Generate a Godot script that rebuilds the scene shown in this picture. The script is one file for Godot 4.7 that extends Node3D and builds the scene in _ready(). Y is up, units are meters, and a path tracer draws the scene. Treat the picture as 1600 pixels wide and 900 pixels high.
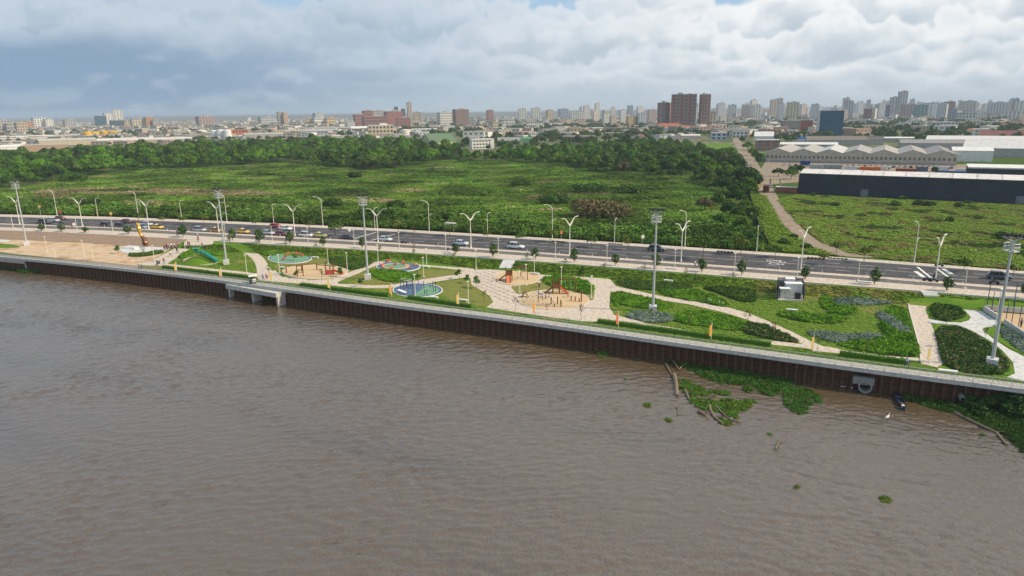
extends Node3D
# A riverside park, the avenue behind it, a marsh, and the city beyond. World: -Z is inland, +X to the right, y = 0 the park lawn.

const EYE := Vector3(0, 38, 0)
const FOCAL := 1067.0
var cam_right: Vector3
var cam_down: Vector3
var cam_fwd: Vector3
var rng := RandomNumberGenerator.new()
var fine := FastNoiseLite.new()
var broad := FastNoiseLite.new()
var M := {}
var taken := {}
var edge_a: PackedVector2Array
var edge_b: PackedVector2Array
var edge_c: PackedVector2Array
var edge_d: PackedVector2Array
var edge_e: PackedVector2Array
var edge_f: PackedVector2Array
var quay: PackedVector2Array
const WATER := -3.6
const ROAD := 1.5
# map sheets: origin and scale of the survey readings below
const SH := {"A": [0.0, 260.0, 4.0], "B": [300.0, 260.0, 4.0], "C": [600.0, 300.0, 4.0], "D": [900.0, 320.0, 4.0], "E": [1200.0, 340.0, 4.0],
	"R": [1400.0, 450.0, 5.145], "K": [1040.0, 540.0, 6.428], "N": [900.0, 500.0, 2.284], "L": [0.0, 380.0, 12.86], "P": [1290.0, 540.0, 6.43], "T": [0.0, 0.0, 1.0]}

# ---------------------------------------------------------------- mesh builder
class MB:
	var v := PackedVector3Array()
	var n := PackedVector3Array()
	var c := PackedColorArray()
	var col := Color(1, 1, 1)
	func tri(a: Vector3, b: Vector3, d: Vector3):
		var m := (d - a).cross(b - a).normalized()
		v.append(a); v.append(b); v.append(d)
		n.append(m); n.append(m); n.append(m)
		c.append(col); c.append(col); c.append(col)
	func quad(a: Vector3, b: Vector3, d: Vector3, e: Vector3):
		tri(a, b, d); tri(a, d, e)
	func box(at: Vector3, size: Vector3, turn := Basis.IDENTITY):
		var h := size / 2
		var p: Array[Vector3] = []
		for i in 8:
			p.append(at + turn * Vector3(h.x if i & 1 else -h.x, h.y if i & 2 else -h.y, h.z if i & 4 else -h.z))
		quad(p[4], p[6], p[7], p[5]); quad(p[1], p[3], p[2], p[0]); quad(p[0], p[2], p[6], p[4])
		quad(p[5], p[7], p[3], p[1]); quad(p[6], p[2], p[3], p[7]); quad(p[0], p[4], p[5], p[1])
	func tube(a: Vector3, b: Vector3, ra: float, rb: float, k := 6, caps := true):
		var d := (b - a).normalized()
		var s := d.cross(Vector3.RIGHT if absf(d.x) < 0.8 else Vector3.UP).normalized()
		var t := d.cross(s)
		for i in k:
			var u0 := TAU * i / k
			var u1 := TAU * (i + 1) / k
			var e0 := s * cos(u0) + t * sin(u0)
			var e1 := s * cos(u1) + t * sin(u1)
			quad(a + e0 * ra, b + e0 * rb, b + e1 * rb, a + e1 * ra)
			if caps:
				tri(b, b + e1 * rb, b + e0 * rb); tri(a, a + e0 * ra, a + e1 * ra)
	func path(pts: Array, radii: Array, k := 6):
		for i in pts.size() - 1:
			tube(pts[i], pts[i + 1], radii[i], radii[i + 1], k)
	func lathe(prof: Array, k := 12, at := Vector3.ZERO):
		for j in prof.size() - 1:
			var p: Vector2 = prof[j]
			var q: Vector2 = prof[j + 1]
			for i in k:
				var u0 := TAU * i / k
				var u1 := TAU * (i + 1) / k
				var e0 := Vector3(cos(u0), 0, sin(u0))
				var e1 := Vector3(cos(u1), 0, sin(u1))
				quad(at + e0 * p.x + Vector3.UP * p.y, at + e0 * q.x + Vector3.UP * q.y, at + e1 * q.x + Vector3.UP * q.y, at + e1 * p.x + Vector3.UP * p.y)
	func prism(poly: PackedVector2Array, y0: float, y1: float):
		var idx := Geometry2D.triangulate_polygon(poly)
		if idx.is_empty(): print("outline crosses itself: ", poly)
		for i in range(0, idx.size(), 3):
			var a := poly[idx[i]]; var b := poly[idx[i + 1]]; var d := poly[idx[i + 2]]
			var up := (b - a).cross(d - a) > 0
			var pa := Vector3(a.x, y1, a.y); var pb := Vector3(b.x, y1, b.y); var pd := Vector3(d.x, y1, d.y)
			if up: tri(pa, pb, pd)
			else: tri(pa, pd, pb)
		for i in poly.size():
			var a := poly[i]; var b := poly[(i + 1) % poly.size()]
			quad(Vector3(a.x, y0, a.y), Vector3(a.x, y1, a.y), Vector3(b.x, y1, b.y), Vector3(b.x, y0, b.y))
	func leaf(at: Vector3, out: Vector3, size: float, r: RandomNumberGenerator):
		var d := (out + Vector3(r.randf_range(-1, 1), r.randf_range(-0.6, 1), r.randf_range(-1, 1)) * 0.8).normalized()
		var s := d.cross(Vector3(r.randf_range(-1, 1), r.randf_range(-1, 1), r.randf_range(-1, 1))).normalized()
		var t := d.cross(s)
		var w := size * r.randf_range(0.7, 1.3)
		quad(at - s * w - t * w * 0.25, at - t * w * 0.7 + d * w * 0.2, at + s * w + t * w * 0.2, at + t * w * 0.7 + d * w * 0.15)
	func mesh() -> ArrayMesh:
		var a := []
		a.resize(Mesh.ARRAY_MAX)
		a[Mesh.ARRAY_VERTEX] = v; a[Mesh.ARRAY_NORMAL] = n; a[Mesh.ARRAY_COLOR] = c
		var m := ArrayMesh.new()
		if v.size(): m.add_surface_from_arrays(Mesh.PRIMITIVE_TRIANGLES, a)
		return m

# ---------------------------------------------------------------- scene helpers
func named(base: String) -> String:
	taken[base] = taken.get(base, 0) + 1
	return base if taken[base] == 1 else "%s_%03d" % [base, taken[base] - 1]
func tag(o: Node, label: String, category := "", group := "", kind := ""):
	if label: o.set_meta("label", label)
	if category: o.set_meta("category", category)
	if group: o.set_meta("group", group)
	if kind: o.set_meta("kind", kind)
func part(called: String, mesh: Mesh, mat: Material, to: Node) -> MeshInstance3D:
	var o := MeshInstance3D.new()
	o.name = called; o.mesh = mesh; o.material_override = mat
	to.add_child(o, true)
	return o
func solo(called: String, mesh: Mesh, mat: Material, label: String, category: String, group := "", kind := "") -> MeshInstance3D:
	var o := part(named(called), mesh, mat, self)
	tag(o, label, category, group, kind)
	return o
func thing(called: String, label: String, category: String, at := Vector3.ZERO, turn := 0.0, group := "") -> Node3D:
	var o := Node3D.new()
	o.name = named(called); add_child(o)
	o.position = at; o.rotation.y = turn
	tag(o, label, category, group)
	return o
func copy(src: Node3D, label: String, at: Vector3, turn := 0.0, size := Vector3.ONE, group := "") -> Node3D:
	var base := String(src.name)
	if base.length() > 4 and base[-4] == "_" and base.right(3).is_valid_int(): base = base.left(-4)
	var o: Node3D = src.duplicate()
	o.name = named(base); add_child(o)
	o.position = at; o.rotation.y = turn; o.scale = size
	tag(o, label, "", group)
	return o
func setting(called: String, mesh: Mesh, mat: Material, label := "", category := "") -> MeshInstance3D:
	return solo(called, mesh, mat, label, category, "", "structure")
func scatter(called: String, mesh: Mesh, mat: Material, xf: Array, cols: Array, label: String, category: String) -> MultiMeshInstance3D:
	var mm := MultiMesh.new()
	mm.transform_format = MultiMesh.TRANSFORM_3D; mm.use_colors = true
	mm.mesh = mesh; mm.instance_count = xf.size()
	for i in xf.size():
		mm.set_instance_transform(i, xf[i]); mm.set_instance_color(i, cols[i])
	var o := MultiMeshInstance3D.new()
	o.name = named(called); o.multimesh = mm; o.material_override = mat
	add_child(o); tag(o, label, category, "", "stuff")
	return o
const ORD := ["first", "second", "third", "fourth", "fifth", "sixth", "seventh", "eighth", "ninth", "tenth", "eleventh", "twelfth", "thirteenth", "fourteenth", "fifteenth", "sixteenth", "seventeenth", "eighteenth", "nineteenth", "twentieth"]
func nth(i: int) -> String:
	if i < 20: return ORD[i]
	return ["twenty-", "thirty-", "forty-"][(i + 1) / 10 - 2] + ["tenth", "first", "second", "third", "fourth", "fifth", "sixth", "seventh", "eighth", "ninth"][(i + 1) % 10]

# ---------------------------------------------------------------- survey: where a reading stands on the ground
func ray(x: float, y: float) -> Vector3:
	return cam_fwd + cam_right * ((x - 800.0) / FOCAL) + cam_down * ((y - 450.0) / FOCAL)
func spot(x: float, y: float, h := 0.0) -> Vector3:
	var d := ray(x, y)
	return EYE + d * ((h - EYE.y) / d.y)
func on(x: float, y: float) -> Vector3:          # on the terrain
	var p := spot(x, y, 0.0)
	for i in 5: p = spot(x, y, hgt(p.x, p.z))
	return p
func sh(s: String, x: float, y: float) -> Vector2:
	var f: Array = SH[s]
	return Vector2(f[0] + x / f[2], f[1] + y / f[2])
func ons(s: String, x: float, y: float) -> Vector3:
	var p := sh(s, x, y); return on(p.x, p.y)
func poly(s: String, a: Array, h := 0.0) -> PackedVector2Array:
	var o := PackedVector2Array()
	for i in range(0, a.size(), 2):
		var q := sh(s, a[i], a[i + 1])
		var p := spot(q.x, q.y, h)
		o.append(Vector2(p.x, p.z))
	return o
func rounded(p: PackedVector2Array, times := 2) -> PackedVector2Array:
	for t in times:
		var o := PackedVector2Array()
		for i in p.size():
			var a := p[i]; var b := p[(i + 1) % p.size()]
			o.append(a.lerp(b, 0.25)); o.append(a.lerp(b, 0.75))
		p = o
	return p
func oval(s: String, cx: float, cy: float, rx: float, ry: float, k := 40) -> PackedVector2Array:
	var a := []
	for i in k:
		a.append(cx + rx * cos(TAU * i / k)); a.append(cy + ry * sin(TAU * i / k))
	return poly(s, a)
func smooth_line(p: PackedVector2Array, times := 2) -> PackedVector2Array:
	for t in times:
		var o := PackedVector2Array([p[0]])
		for i in p.size() - 1:
			o.append(p[i].lerp(p[i + 1], 0.25)); o.append(p[i].lerp(p[i + 1], 0.75))
		o.append(p[-1]); p = o
	return p
func line_of(cols: Array, ys: Array, h: float) -> PackedVector2Array:
	var p := PackedVector2Array()
	for i in cols.size():
		var q := spot(cols[i], ys[i], h)
		p.append(Vector2(q.x, q.z))
	p.insert(0, p[0] + (p[0] - p[1]).normalized() * 260)
	p.append(p[-1] + (p[-1] - p[-3]).normalized() * 160)
	return smooth_line(p)
func zat(p: PackedVector2Array, x: float) -> float:
	var lo := 0
	var hi := p.size() - 1
	if x <= p[0].x: return p[0].y + (x - p[0].x) * 0.3
	if x >= p[hi].x: return p[hi].y + (x - p[hi].x) * 0.5
	while hi - lo > 1:
		var mid := (lo + hi) / 2
		if p[mid].x > x: hi = mid
		else: lo = mid
	return lerpf(p[lo].y, p[hi].y, (x - p[lo].x) / (p[hi].x - p[lo].x))
func hgt(x: float, z: float) -> float:
	var f := zat(edge_f, x)
	if z > f: return ROAD * clampf(1.0 - (z - f) / 7.5, 0, 1) - 0.02
	var a := zat(edge_a, x)
	if z > a: return ROAD - 0.25
	return lerpf(ROAD - 0.05, 0.0, clampf((a - z) / 6.0, 0, 1)) - 0.02
func ribbon(b: MB, p: PackedVector2Array, q: PackedVector2Array, y: float, drop := 0.12):
	# a strip between two lines that share their number of points
	for i in p.size() - 1:
		b.quad(Vector3(p[i].x, y, p[i].y), Vector3(p[i + 1].x, y, p[i + 1].y), Vector3(q[i + 1].x, y, q[i + 1].y), Vector3(q[i].x, y, q[i].y))
		b.quad(Vector3(q[i].x, y, q[i].y), Vector3(q[i + 1].x, y, q[i + 1].y), Vector3(q[i + 1].x, y - drop, q[i + 1].y), Vector3(q[i].x, y - drop, q[i].y))
		b.quad(Vector3(p[i].x, y - drop, p[i].y), Vector3(p[i + 1].x, y - drop, p[i + 1].y), Vector3(p[i + 1].x, y, p[i + 1].y), Vector3(p[i].x, y, p[i].y))
func lerp_line(p: PackedVector2Array, q: PackedVector2Array, t: float) -> PackedVector2Array:
	var o := PackedVector2Array()
	for i in p.size(): o.append(p[i].lerp(q[i], t))
	return o
func shift(p: PackedVector2Array, d: float) -> PackedVector2Array:
	var o := PackedVector2Array()
	for i in p.size():
		var t := (p[mini(i + 1, p.size() - 1)] - p[maxi(i - 1, 0)]).normalized()
		o.append(p[i] + Vector2(-t.y, t.x) * d)
	return o
func along(p: PackedVector2Array, step: float) -> Array:          # [point, direction] every step metres
	var o := []
	var left := 0.0
	for i in p.size() - 1:
		var l := p[i].distance_to(p[i + 1])
		var d := (p[i + 1] - p[i]) / maxf(l, 1e-6)
		while left <= l:
			o.append([p[i] + d * left, d]); left += step
		left -= l
	return o

# ---------------------------------------------------------------- materials
func noise(freq: float, oct := 4, kind := FastNoiseLite.TYPE_SIMPLEX_SMOOTH, seed_ := 1) -> FastNoiseLite:
	var f := FastNoiseLite.new()
	f.noise_type = kind; f.frequency = freq; f.fractal_octaves = oct; f.seed = seed_
	f.fractal_type = FastNoiseLite.FRACTAL_FBM
	return f
func tex(f: FastNoiseLite, ramp: Array, side := 512) -> ImageTexture:      # ramp: colours from low to high
	var src := f.get_seamless_image(side, side).get_data()
	var lut := PackedByteArray()
	for i in 256:
		var t := i / 255.0 * (ramp.size() - 1)
		var k := mini(int(t), ramp.size() - 2)
		var q: Color = (ramp[k] as Color).lerp(ramp[k + 1], t - k)
		lut.append_array([q.r8, q.g8, q.b8])
	var o := PackedByteArray()
	o.resize(side * side * 3)
	for i in side * side:
		var s := src[i] * 3
		o[i * 3] = lut[s]; o[i * 3 + 1] = lut[s + 1]; o[i * 3 + 2] = lut[s + 2]
	return ImageTexture.create_from_image(Image.create_from_data(side, side, false, Image.FORMAT_RGB8, o))
func grey(a: float) -> Color: return Color(a, a, a)
func mat(col: Color, rough := 0.85, metal := 0.0) -> StandardMaterial3D:      # col in linear values
	var m := StandardMaterial3D.new()
	m.albedo_color = col.linear_to_srgb(); m.roughness = rough; m.metallic = metal
	if rough > 0.6: m.metallic_specular = 0.2
	return m
func rough_mat(col: Color, t: Texture2D, tile: float, r := 0.9, vertex := false) -> StandardMaterial3D:
	var m := mat(col, r)
	m.albedo_texture = t; m.uv1_triplanar = true; m.uv1_world_triplanar = true
	m.uv1_scale = Vector3.ONE / tile
	m.vertex_color_use_as_albedo = vertex
	return m
func leaf_mat(col: Color) -> StandardMaterial3D:
	var m := mat(col, 0.7)
	m.vertex_color_use_as_albedo = true
	m.backlight_enabled = true; m.backlight = Color(0.25, 0.3, 0.12)
	return m

func make_materials():
	var speck := tex(noise(0.06, 5), [grey(0.7), grey(0.9), grey(1.0), grey(0.94), grey(0.78)])
	var mott := tex(noise(0.02, 6, FastNoiseLite.TYPE_SIMPLEX_SMOOTH, 5), [grey(0.78), grey(0.92), grey(1.0), grey(0.94)])
	var grainy := tex(noise(0.15, 3, FastNoiseLite.TYPE_SIMPLEX_SMOOTH, 9), [grey(0.5), grey(0.95), grey(1.0), grey(0.6)])
	var paver := tex(noise(0.045, 2, FastNoiseLite.TYPE_CELLULAR, 3), [Color(1, 0.98, 0.96), Color(0.96, 0.93, 0.91), Color(0.84, 0.8, 0.78), Color(1, 0.99, 0.97)])
	var grass := tex(noise(0.04, 7, FastNoiseLite.TYPE_SIMPLEX_SMOOTH, 11), [Color(0.5, 0.58, 0.45), Color(0.78, 0.86, 0.68), Color(1, 1, 0.88), Color(1, 0.94, 0.72)])
	var earthy := tex(noise(0.012, 6, FastNoiseLite.TYPE_SIMPLEX_SMOOTH, 15), [Color(0.76, 0.62, 0.52), Color(0.96, 0.89, 0.8), Color(1, 0.97, 0.93), Color(0.88, 0.77, 0.66)])
	var rust := tex(noise(0.03, 6, FastNoiseLite.TYPE_SIMPLEX_SMOOTH, 21), [Color(0.45, 0.42, 0.42), Color(0.75, 0.62, 0.56), Color(1, 0.86, 0.76), Color(0.7, 0.66, 0.66)])
	M.terrain = rough_mat(Color(1, 1, 1), grass, 9.0, 0.95, true)
	M.lawn = rough_mat(Color(0.125, 0.22, 0.03), grass, 7.0, 0.95)
	M.lawn_dry = rough_mat(Color(0.25, 0.225, 0.1), grass, 7.0, 0.95)
	M.earth = rough_mat(Color(0.53, 0.45, 0.36), earthy, 45.0, 0.95)
	M.earth_dark = rough_mat(Color(0.3, 0.225, 0.165), mott, 14.0, 0.95)
	M.sand = rough_mat(Color(0.6, 0.445, 0.27), speck, 5.0, 0.95)
	M.soil = rough_mat(Color(0.12, 0.085, 0.055), speck, 4.0, 0.95)
	M.asphalt = rough_mat(Color(0.088, 0.088, 0.096), mott, 22.0, 0.9)
	M.bike = rough_mat(Color(0.16, 0.155, 0.15), mott, 15.0, 0.9)
	M.paver = rough_mat(Color(0.62, 0.585, 0.52), paver, 15.0, 0.9)
	M.paver_dark = rough_mat(Color(0.27, 0.215, 0.2), speck, 2.0, 0.9)
	M.kerb = rough_mat(Color(0.62, 0.6, 0.56), speck, 4.0, 0.9)
	M.concrete = rough_mat(Color(0.54, 0.53, 0.49), mott, 9.0, 0.9)
	M.pale = rough_mat(Color(0.58, 0.585, 0.58), mott, 12.0, 0.9)
	M.track = rough_mat(Color(0.29, 0.27, 0.245), earthy, 22.0, 0.95)
	M.pile = rough_mat(Color(0.15, 0.113, 0.096), rust, 6.0, 0.85)
	M.pile_lip = rough_mat(Color(0.2, 0.13, 0.1), rust, 3.0, 0.9)
	M.paint = rough_mat(Color(0.75, 0.75, 0.72), speck, 3.0, 0.8)
	M.white = mat(Color(0.75, 0.75, 0.72), 0.5)
	M.lamp_white = mat(Color(0.72, 0.69, 0.6), 0.5)
	M.steel = mat(Color(0.48, 0.5, 0.52), 0.45, 0.3)
	M.dark = mat(Color(0.025, 0.026, 0.03), 0.6)
	M.rail = mat(Color(0.5, 0.5, 0.47), 0.55)
	M.wood = rough_mat(Color(0.2, 0.09, 0.05), speck, 0.8, 0.8)
	M.bark = rough_mat(Color(0.14, 0.1, 0.07), speck, 1.0, 0.9)
	M.drift = rough_mat(Color(0.22, 0.17, 0.12), speck, 0.9, 0.9)
	M.leaf = leaf_mat(Color(1, 1, 1))
	M.glass = mat(Color(0.02, 0.026, 0.032), 0.08)
	M.tyre = mat(Color(0.02, 0.02, 0.02), 0.8)
	M.orange = mat(Color(0.62, 0.16, 0.05), 0.5)
	M.red = mat(Color(0.55, 0.04, 0.04), 0.5)
	M.pink = mat(Color(0.6, 0.08, 0.16), 0.5)
	M.amber = mat(Color(0.62, 0.43, 0.13), 0.6)
	M.teal = mat(Color(0.01, 0.25, 0.21), 0.35)
	M.navy = mat(Color(0.02, 0.035, 0.12), 0.5)
	M.blue_floor = rough_mat(Color(0.1, 0.18, 0.34), earthy, 6.0, 0.85)
	M.green_floor = rough_mat(Color(0.16, 0.36, 0.28), earthy, 6.0, 0.85)
	M.tan_floor = rough_mat(Color(0.55, 0.4, 0.24), speck, 3.0, 0.85)
	M.lit = mat(Color(0.8, 0.8, 0.78), 0.3)
	M.wall = rough_mat(Color(1, 1, 1), mott, 30.0, 0.9, true)

func make_sky() -> Sky:
	var w := 3072
	var h := 1536
	var img := Image.create(w, h, false, Image.FORMAT_RGB8)
	var f1 := noise(1.0, 6, FastNoiseLite.TYPE_SIMPLEX_SMOOTH, 77)
	var f2 := noise(1.0, 4, FastNoiseLite.TYPE_SIMPLEX_SMOOTH, 31)
	var data := PackedByteArray()
	data.resize(w * h * 3)
	var half := h / 2 + 2
	for j in half:
		var el := PI / 2 - PI * (j + 0.5) / h
		var deg := rad_to_deg(el)
		var step := 1 if deg < 14 else (4 if deg < 40 else 12)
		var i := 0
		var ce := cos(el)
		while i < w:
			var az := TAU * (i + 0.5) / w
			var d := Vector3(sin(az) * ce, sin(el), -cos(az) * ce)
			var q := Vector3(d.x * 4.6, d.y * 12.0, d.z * 4.6)
			if deg > 12: q.y = 2.495 + (d.y - 0.2079) * 5.0
			var a := f1.get_noise_3dv(q)
			var up := f1.get_noise_3dv(q + Vector3(0, 0.15, 0))
			var bank := f2.get_noise_3dv(q * Vector3(0.4, 0.5, 0.4) + Vector3(3, 1, 7))
			var puff := 1.0 - absf(f2.get_noise_3dv(q * 2.1)) * 2.0
			var rim := smoothstep(0.02, 0.3, a - up)                     # tops, where the cloud thins upwards
			var under := smoothstep(0.02, 0.34, up - a)                  # bellies
			var gap := 0.42 * smoothstep(4.5, 9.0, deg)                 # higher up the cloud breaks open
			var cover := smoothstep(-0.66 + gap, -0.34 + gap, a + bank * 0.4)
			# a storm stands to the left, the bright bank to the right
			var east := sin(az - 0.1) * 0.5 + 0.5
			var storm := smoothstep(0.47, 0.12, east) * smoothstep(8.5, 1.8, deg + bank * 4.0 + a * 1.5)
			var blue := Color(0.68, 0.80, 0.90).lerp(Color(0.42, 0.60, 0.82), clampf((deg - 7.0) / 40.0, 0, 1))
			var grey_ := Color(0.665, 0.745, 0.815).lerp(Color(0.745, 0.80, 0.845), smoothstep(0.2, 0.62, east))
			var white := Color(0.78, 0.83, 0.885).lerp(Color(0.975, 0.98, 0.985), smoothstep(0.3, 0.66, east))
			var body := grey_.lerp(white, clampf(smoothstep(1.8, 6.2, deg + bank * 5.0) * 0.85 + rim * 0.6 - under * 0.42 + (puff - 0.5) * 0.18, 0, 1))
			var col := blue.lerp(body, cover)
			if deg < 16.0:                                               # banks of cumulus, one before the other
				var c2 := Vector3(cos(az), 0, sin(az))
				var dw := deg + f1.get_noise_3dv(q * 1.5) * 0.9
				for k in 4:
					var e: float = [7.5, 5.7, 3.9, 2.3][k]; var amp: float = [3.2, 2.6, 1.7, 1.0][k]
					var o3 := Vector3(k * 7.1, k * 3.3, 1.0)
					var top := e + amp * (f2.get_noise_3dv(c2 * 3.2 + o3) * 1.3 + 0.32 * (1.0 - absf(f2.get_noise_3dv(c2 * 9.0 + o3 + Vector3(0, deg * 0.12, 0))) * 3.2) + 0.1 * (1.0 - absf(f2.get_noise_3dv(c2 * 22.0 + o3 + Vector3(0, deg * 0.3, 0))) * 3.2))
					var m := smoothstep(-0.06, 0.24 + 0.06 * k, top - dw)
					var t := clampf((top - dw) / ([3.6, 3.2, 2.4, 1.7][k]), 0, 1)
					var tone := white.lerp(grey_, clampf(smoothstep(0.0, 1.0, t) * 0.95 - (puff - 0.5) * 0.14 - rim * 0.25 + under * 0.1, 0, 1))
					col = col.lerp(tone, m * ([0.9, 0.88, 0.7, 0.55][k] - storm * 0.4))
			col = col.lerp(Color(0.755, 0.815, 0.855), smoothstep(2.2, 0.0, deg) * 0.6)
			col = col.lerp(Color(0.43, 0.55, 0.685).lerp(Color(0.58, 0.675, 0.77), rim), storm * 0.8)
			for k in mini(step, w - i):
				var o := (j * w + i + k) * 3
				data[o] = int(col.r * 255); data[o + 1] = int(col.g * 255); data[o + 2] = int(col.b * 255)
			i += step
	for j in range(half, h):
		for i in w:
			var o := (j * w + i) * 3
			data[o] = 105; data[o + 1] = 105; data[o + 2] = 100
	img = Image.create_from_data(w, h, false, Image.FORMAT_RGB8, data)
	var m := PanoramaSkyMaterial.new()
	m.panorama = ImageTexture.create_from_image(img)
	var s := Sky.new()
	s.sky_material = m
	return s

func _ready():
	rng.seed = 4
	fine.seed = 3; fine.frequency = 0.12; fine.fractal_octaves = 4
	broad.seed = 8; broad.frequency = 0.013; broad.fractal_octaves = 5
	# camera
	var pitch := 0.25292; var roll := 0.014534
	cam_fwd = Vector3(0, -sin(pitch), -cos(pitch))
	var up0 := Vector3(0, cos(pitch), -sin(pitch))
	cam_right = Vector3.RIGHT * cos(roll) - up0 * sin(roll)
	cam_down = Vector3.RIGHT * -sin(roll) - up0 * cos(roll)
	var cam := Camera3D.new()
	cam.name = "camera"
	cam.fov = rad_to_deg(2 * atan(450.0 / FOCAL)); cam.near = 0.5; cam.far = 16000
	cam.transform = Transform3D(Basis(cam_right, -cam_down, -cam_fwd), EYE)
	add_child(cam); cam.current = true
	# sky, haze and exposure
	var env := Environment.new()
	env.background_mode = Environment.BG_SKY
	env.sky = make_sky()
	env.tonemap_mode = Environment.TONE_MAPPER_LINEAR
	env.tonemap_exposure = 1.0
	env.sdfgi_enabled = true; env.ssao_enabled = true; env.ssil_enabled = true
	env.fog_enabled = true; env.fog_density = 0.00012; env.fog_light_color = Color(0.78, 0.84, 0.9)
	var we := WorldEnvironment.new()
	we.name = "air"; we.environment = env
	add_child(we)
	# sun: behind thin cloud, to the right
	var sun := DirectionalLight3D.new()
	sun.name = "sun"
	sun.light_energy = 1.6; sun.light_color = Color(1, 0.92, 0.78); sun.light_angular_distance = 4.0
	sun.shadow_enabled = true
	add_child(sun)
	sun.look_at_from_position(Vector3.ZERO, -Vector3(0.80, 0.66, 0.20))
	make_materials()
	survey()
	ground()
	river()
	quay_wall()
	avenue()
	park()
	marsh()
	industry()
	city()
	lamps()
	street_trees()
	traffic()
	playgrounds()
	promenade_things()
	people()
	water_things()

func survey():
	var cols := [0, 100, 200, 400, 600, 800, 1000, 1200, 1400, 1600]
	edge_a = line_of(cols, [335, 337, 339.5, 347.5, 357, 368.5, 381, 394.5, 408, 424], ROAD)
	edge_b = line_of(cols, [338.5, 341, 343.5, 351, 361, 372, 385, 398.5, 412, 428], ROAD)
	edge_c = line_of(cols, [349, 352.5, 356, 367, 378, 391, 405.5, 420, 434, 450], ROAD)
	edge_d = line_of(cols, [350.5, 354, 357.5, 369.5, 380.5, 393.5, 408.5, 423, 437.5, 454], ROAD)
	edge_e = line_of(cols, [355, 358, 361.5, 374.5, 385, 397.8, 413, 428, 442.5, 459], ROAD)
	edge_f = line_of(cols, [359.5, 363, 368, 380, 391.5, 405, 420, 436, 451, 467], ROAD)
	quay = line_of([0, 150, 350, 600, 800, 1000, 1200, 1400, 1590], [401, 415, 438, 475, 499.5, 528, 556, 583, 607], 0.2)

# ---------------------------------------------------------------- ground and water
func quay_z(x: float) -> float: return zat(quay, x)
func ground():
	var na := 330
	var rows := []
	var idx := PackedInt32Array()
	var v := PackedVector3Array()
	var c := PackedColorArray()
	var nr := 230
	for i in na + 1:
		var az := deg_to_rad(lerpf(-78, 78, float(i) / na))
		var d := Vector2(sin(az), -cos(az))
		var r0 := 60.0
		for k in 60:                                           # where the bearing meets the quay
			var q := d * r0
			var e := q.y - (quay_z(q.x) - 0.6)
			if absf(e) < 0.02: break
			r0 = clampf(r0 + e * 0.6, 20.0, 900.0)
		for j in nr + 1:
			var t := float(j) / nr
			var r := r0 * pow(5800.0 / r0, t * t * 0.65 + t * 0.35)
			var p := d * r
			v.append(Vector3(p.x, hgt(p.x, p.y), p.y))
			c.append(ground_color(p))
	for i in na:
		for j in nr:
			var a := i * (nr + 1) + j
			idx.append_array([a, a + 1, a + nr + 1, a + 1, a + nr + 2, a + nr + 1])
	var st := []
	st.resize(Mesh.ARRAY_MAX)
	var n := PackedVector3Array(); n.resize(v.size()); n.fill(Vector3.UP)
	st[Mesh.ARRAY_VERTEX] = v; st[Mesh.ARRAY_COLOR] = c; st[Mesh.ARRAY_INDEX] = idx; st[Mesh.ARRAY_NORMAL] = n
	var m := ArrayMesh.new()
	m.add_surface_from_arrays(Mesh.PRIMITIVE_TRIANGLES, st)
	setting("ground", m, M.terrain)
func ground_color(p: Vector2) -> Color:
	var b := broad.get_noise_2d(p.x, p.y)
	var f := fine.get_noise_2d(p.x, p.y)
	if p.y > zat(edge_f, p.x):           # park lawn with worn dry patches
		var dry := smoothstep(0.22, 0.7, b * 1.2 + f * 0.8)
		return Color(0.1, 0.19, 0.024).lerp(Color(0.15, 0.25, 0.034), smoothstep(-0.4, 0.3, f)).lerp(Color(0.27, 0.25, 0.08), dry * 0.7)
	var r := p.length()
	if r < 640:
		var k := smoothstep(0.1, 0.45, b + f * 0.35)
		return Color(0.055, 0.115, 0.018).lerp(Color(0.16, 0.14, 0.06), k * 0.8)
	return Color(0.09, 0.115, 0.06).lerp(Color(0.26, 0.235, 0.2), smoothstep(-0.3, 0.4, f + b * 0.5))

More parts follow.
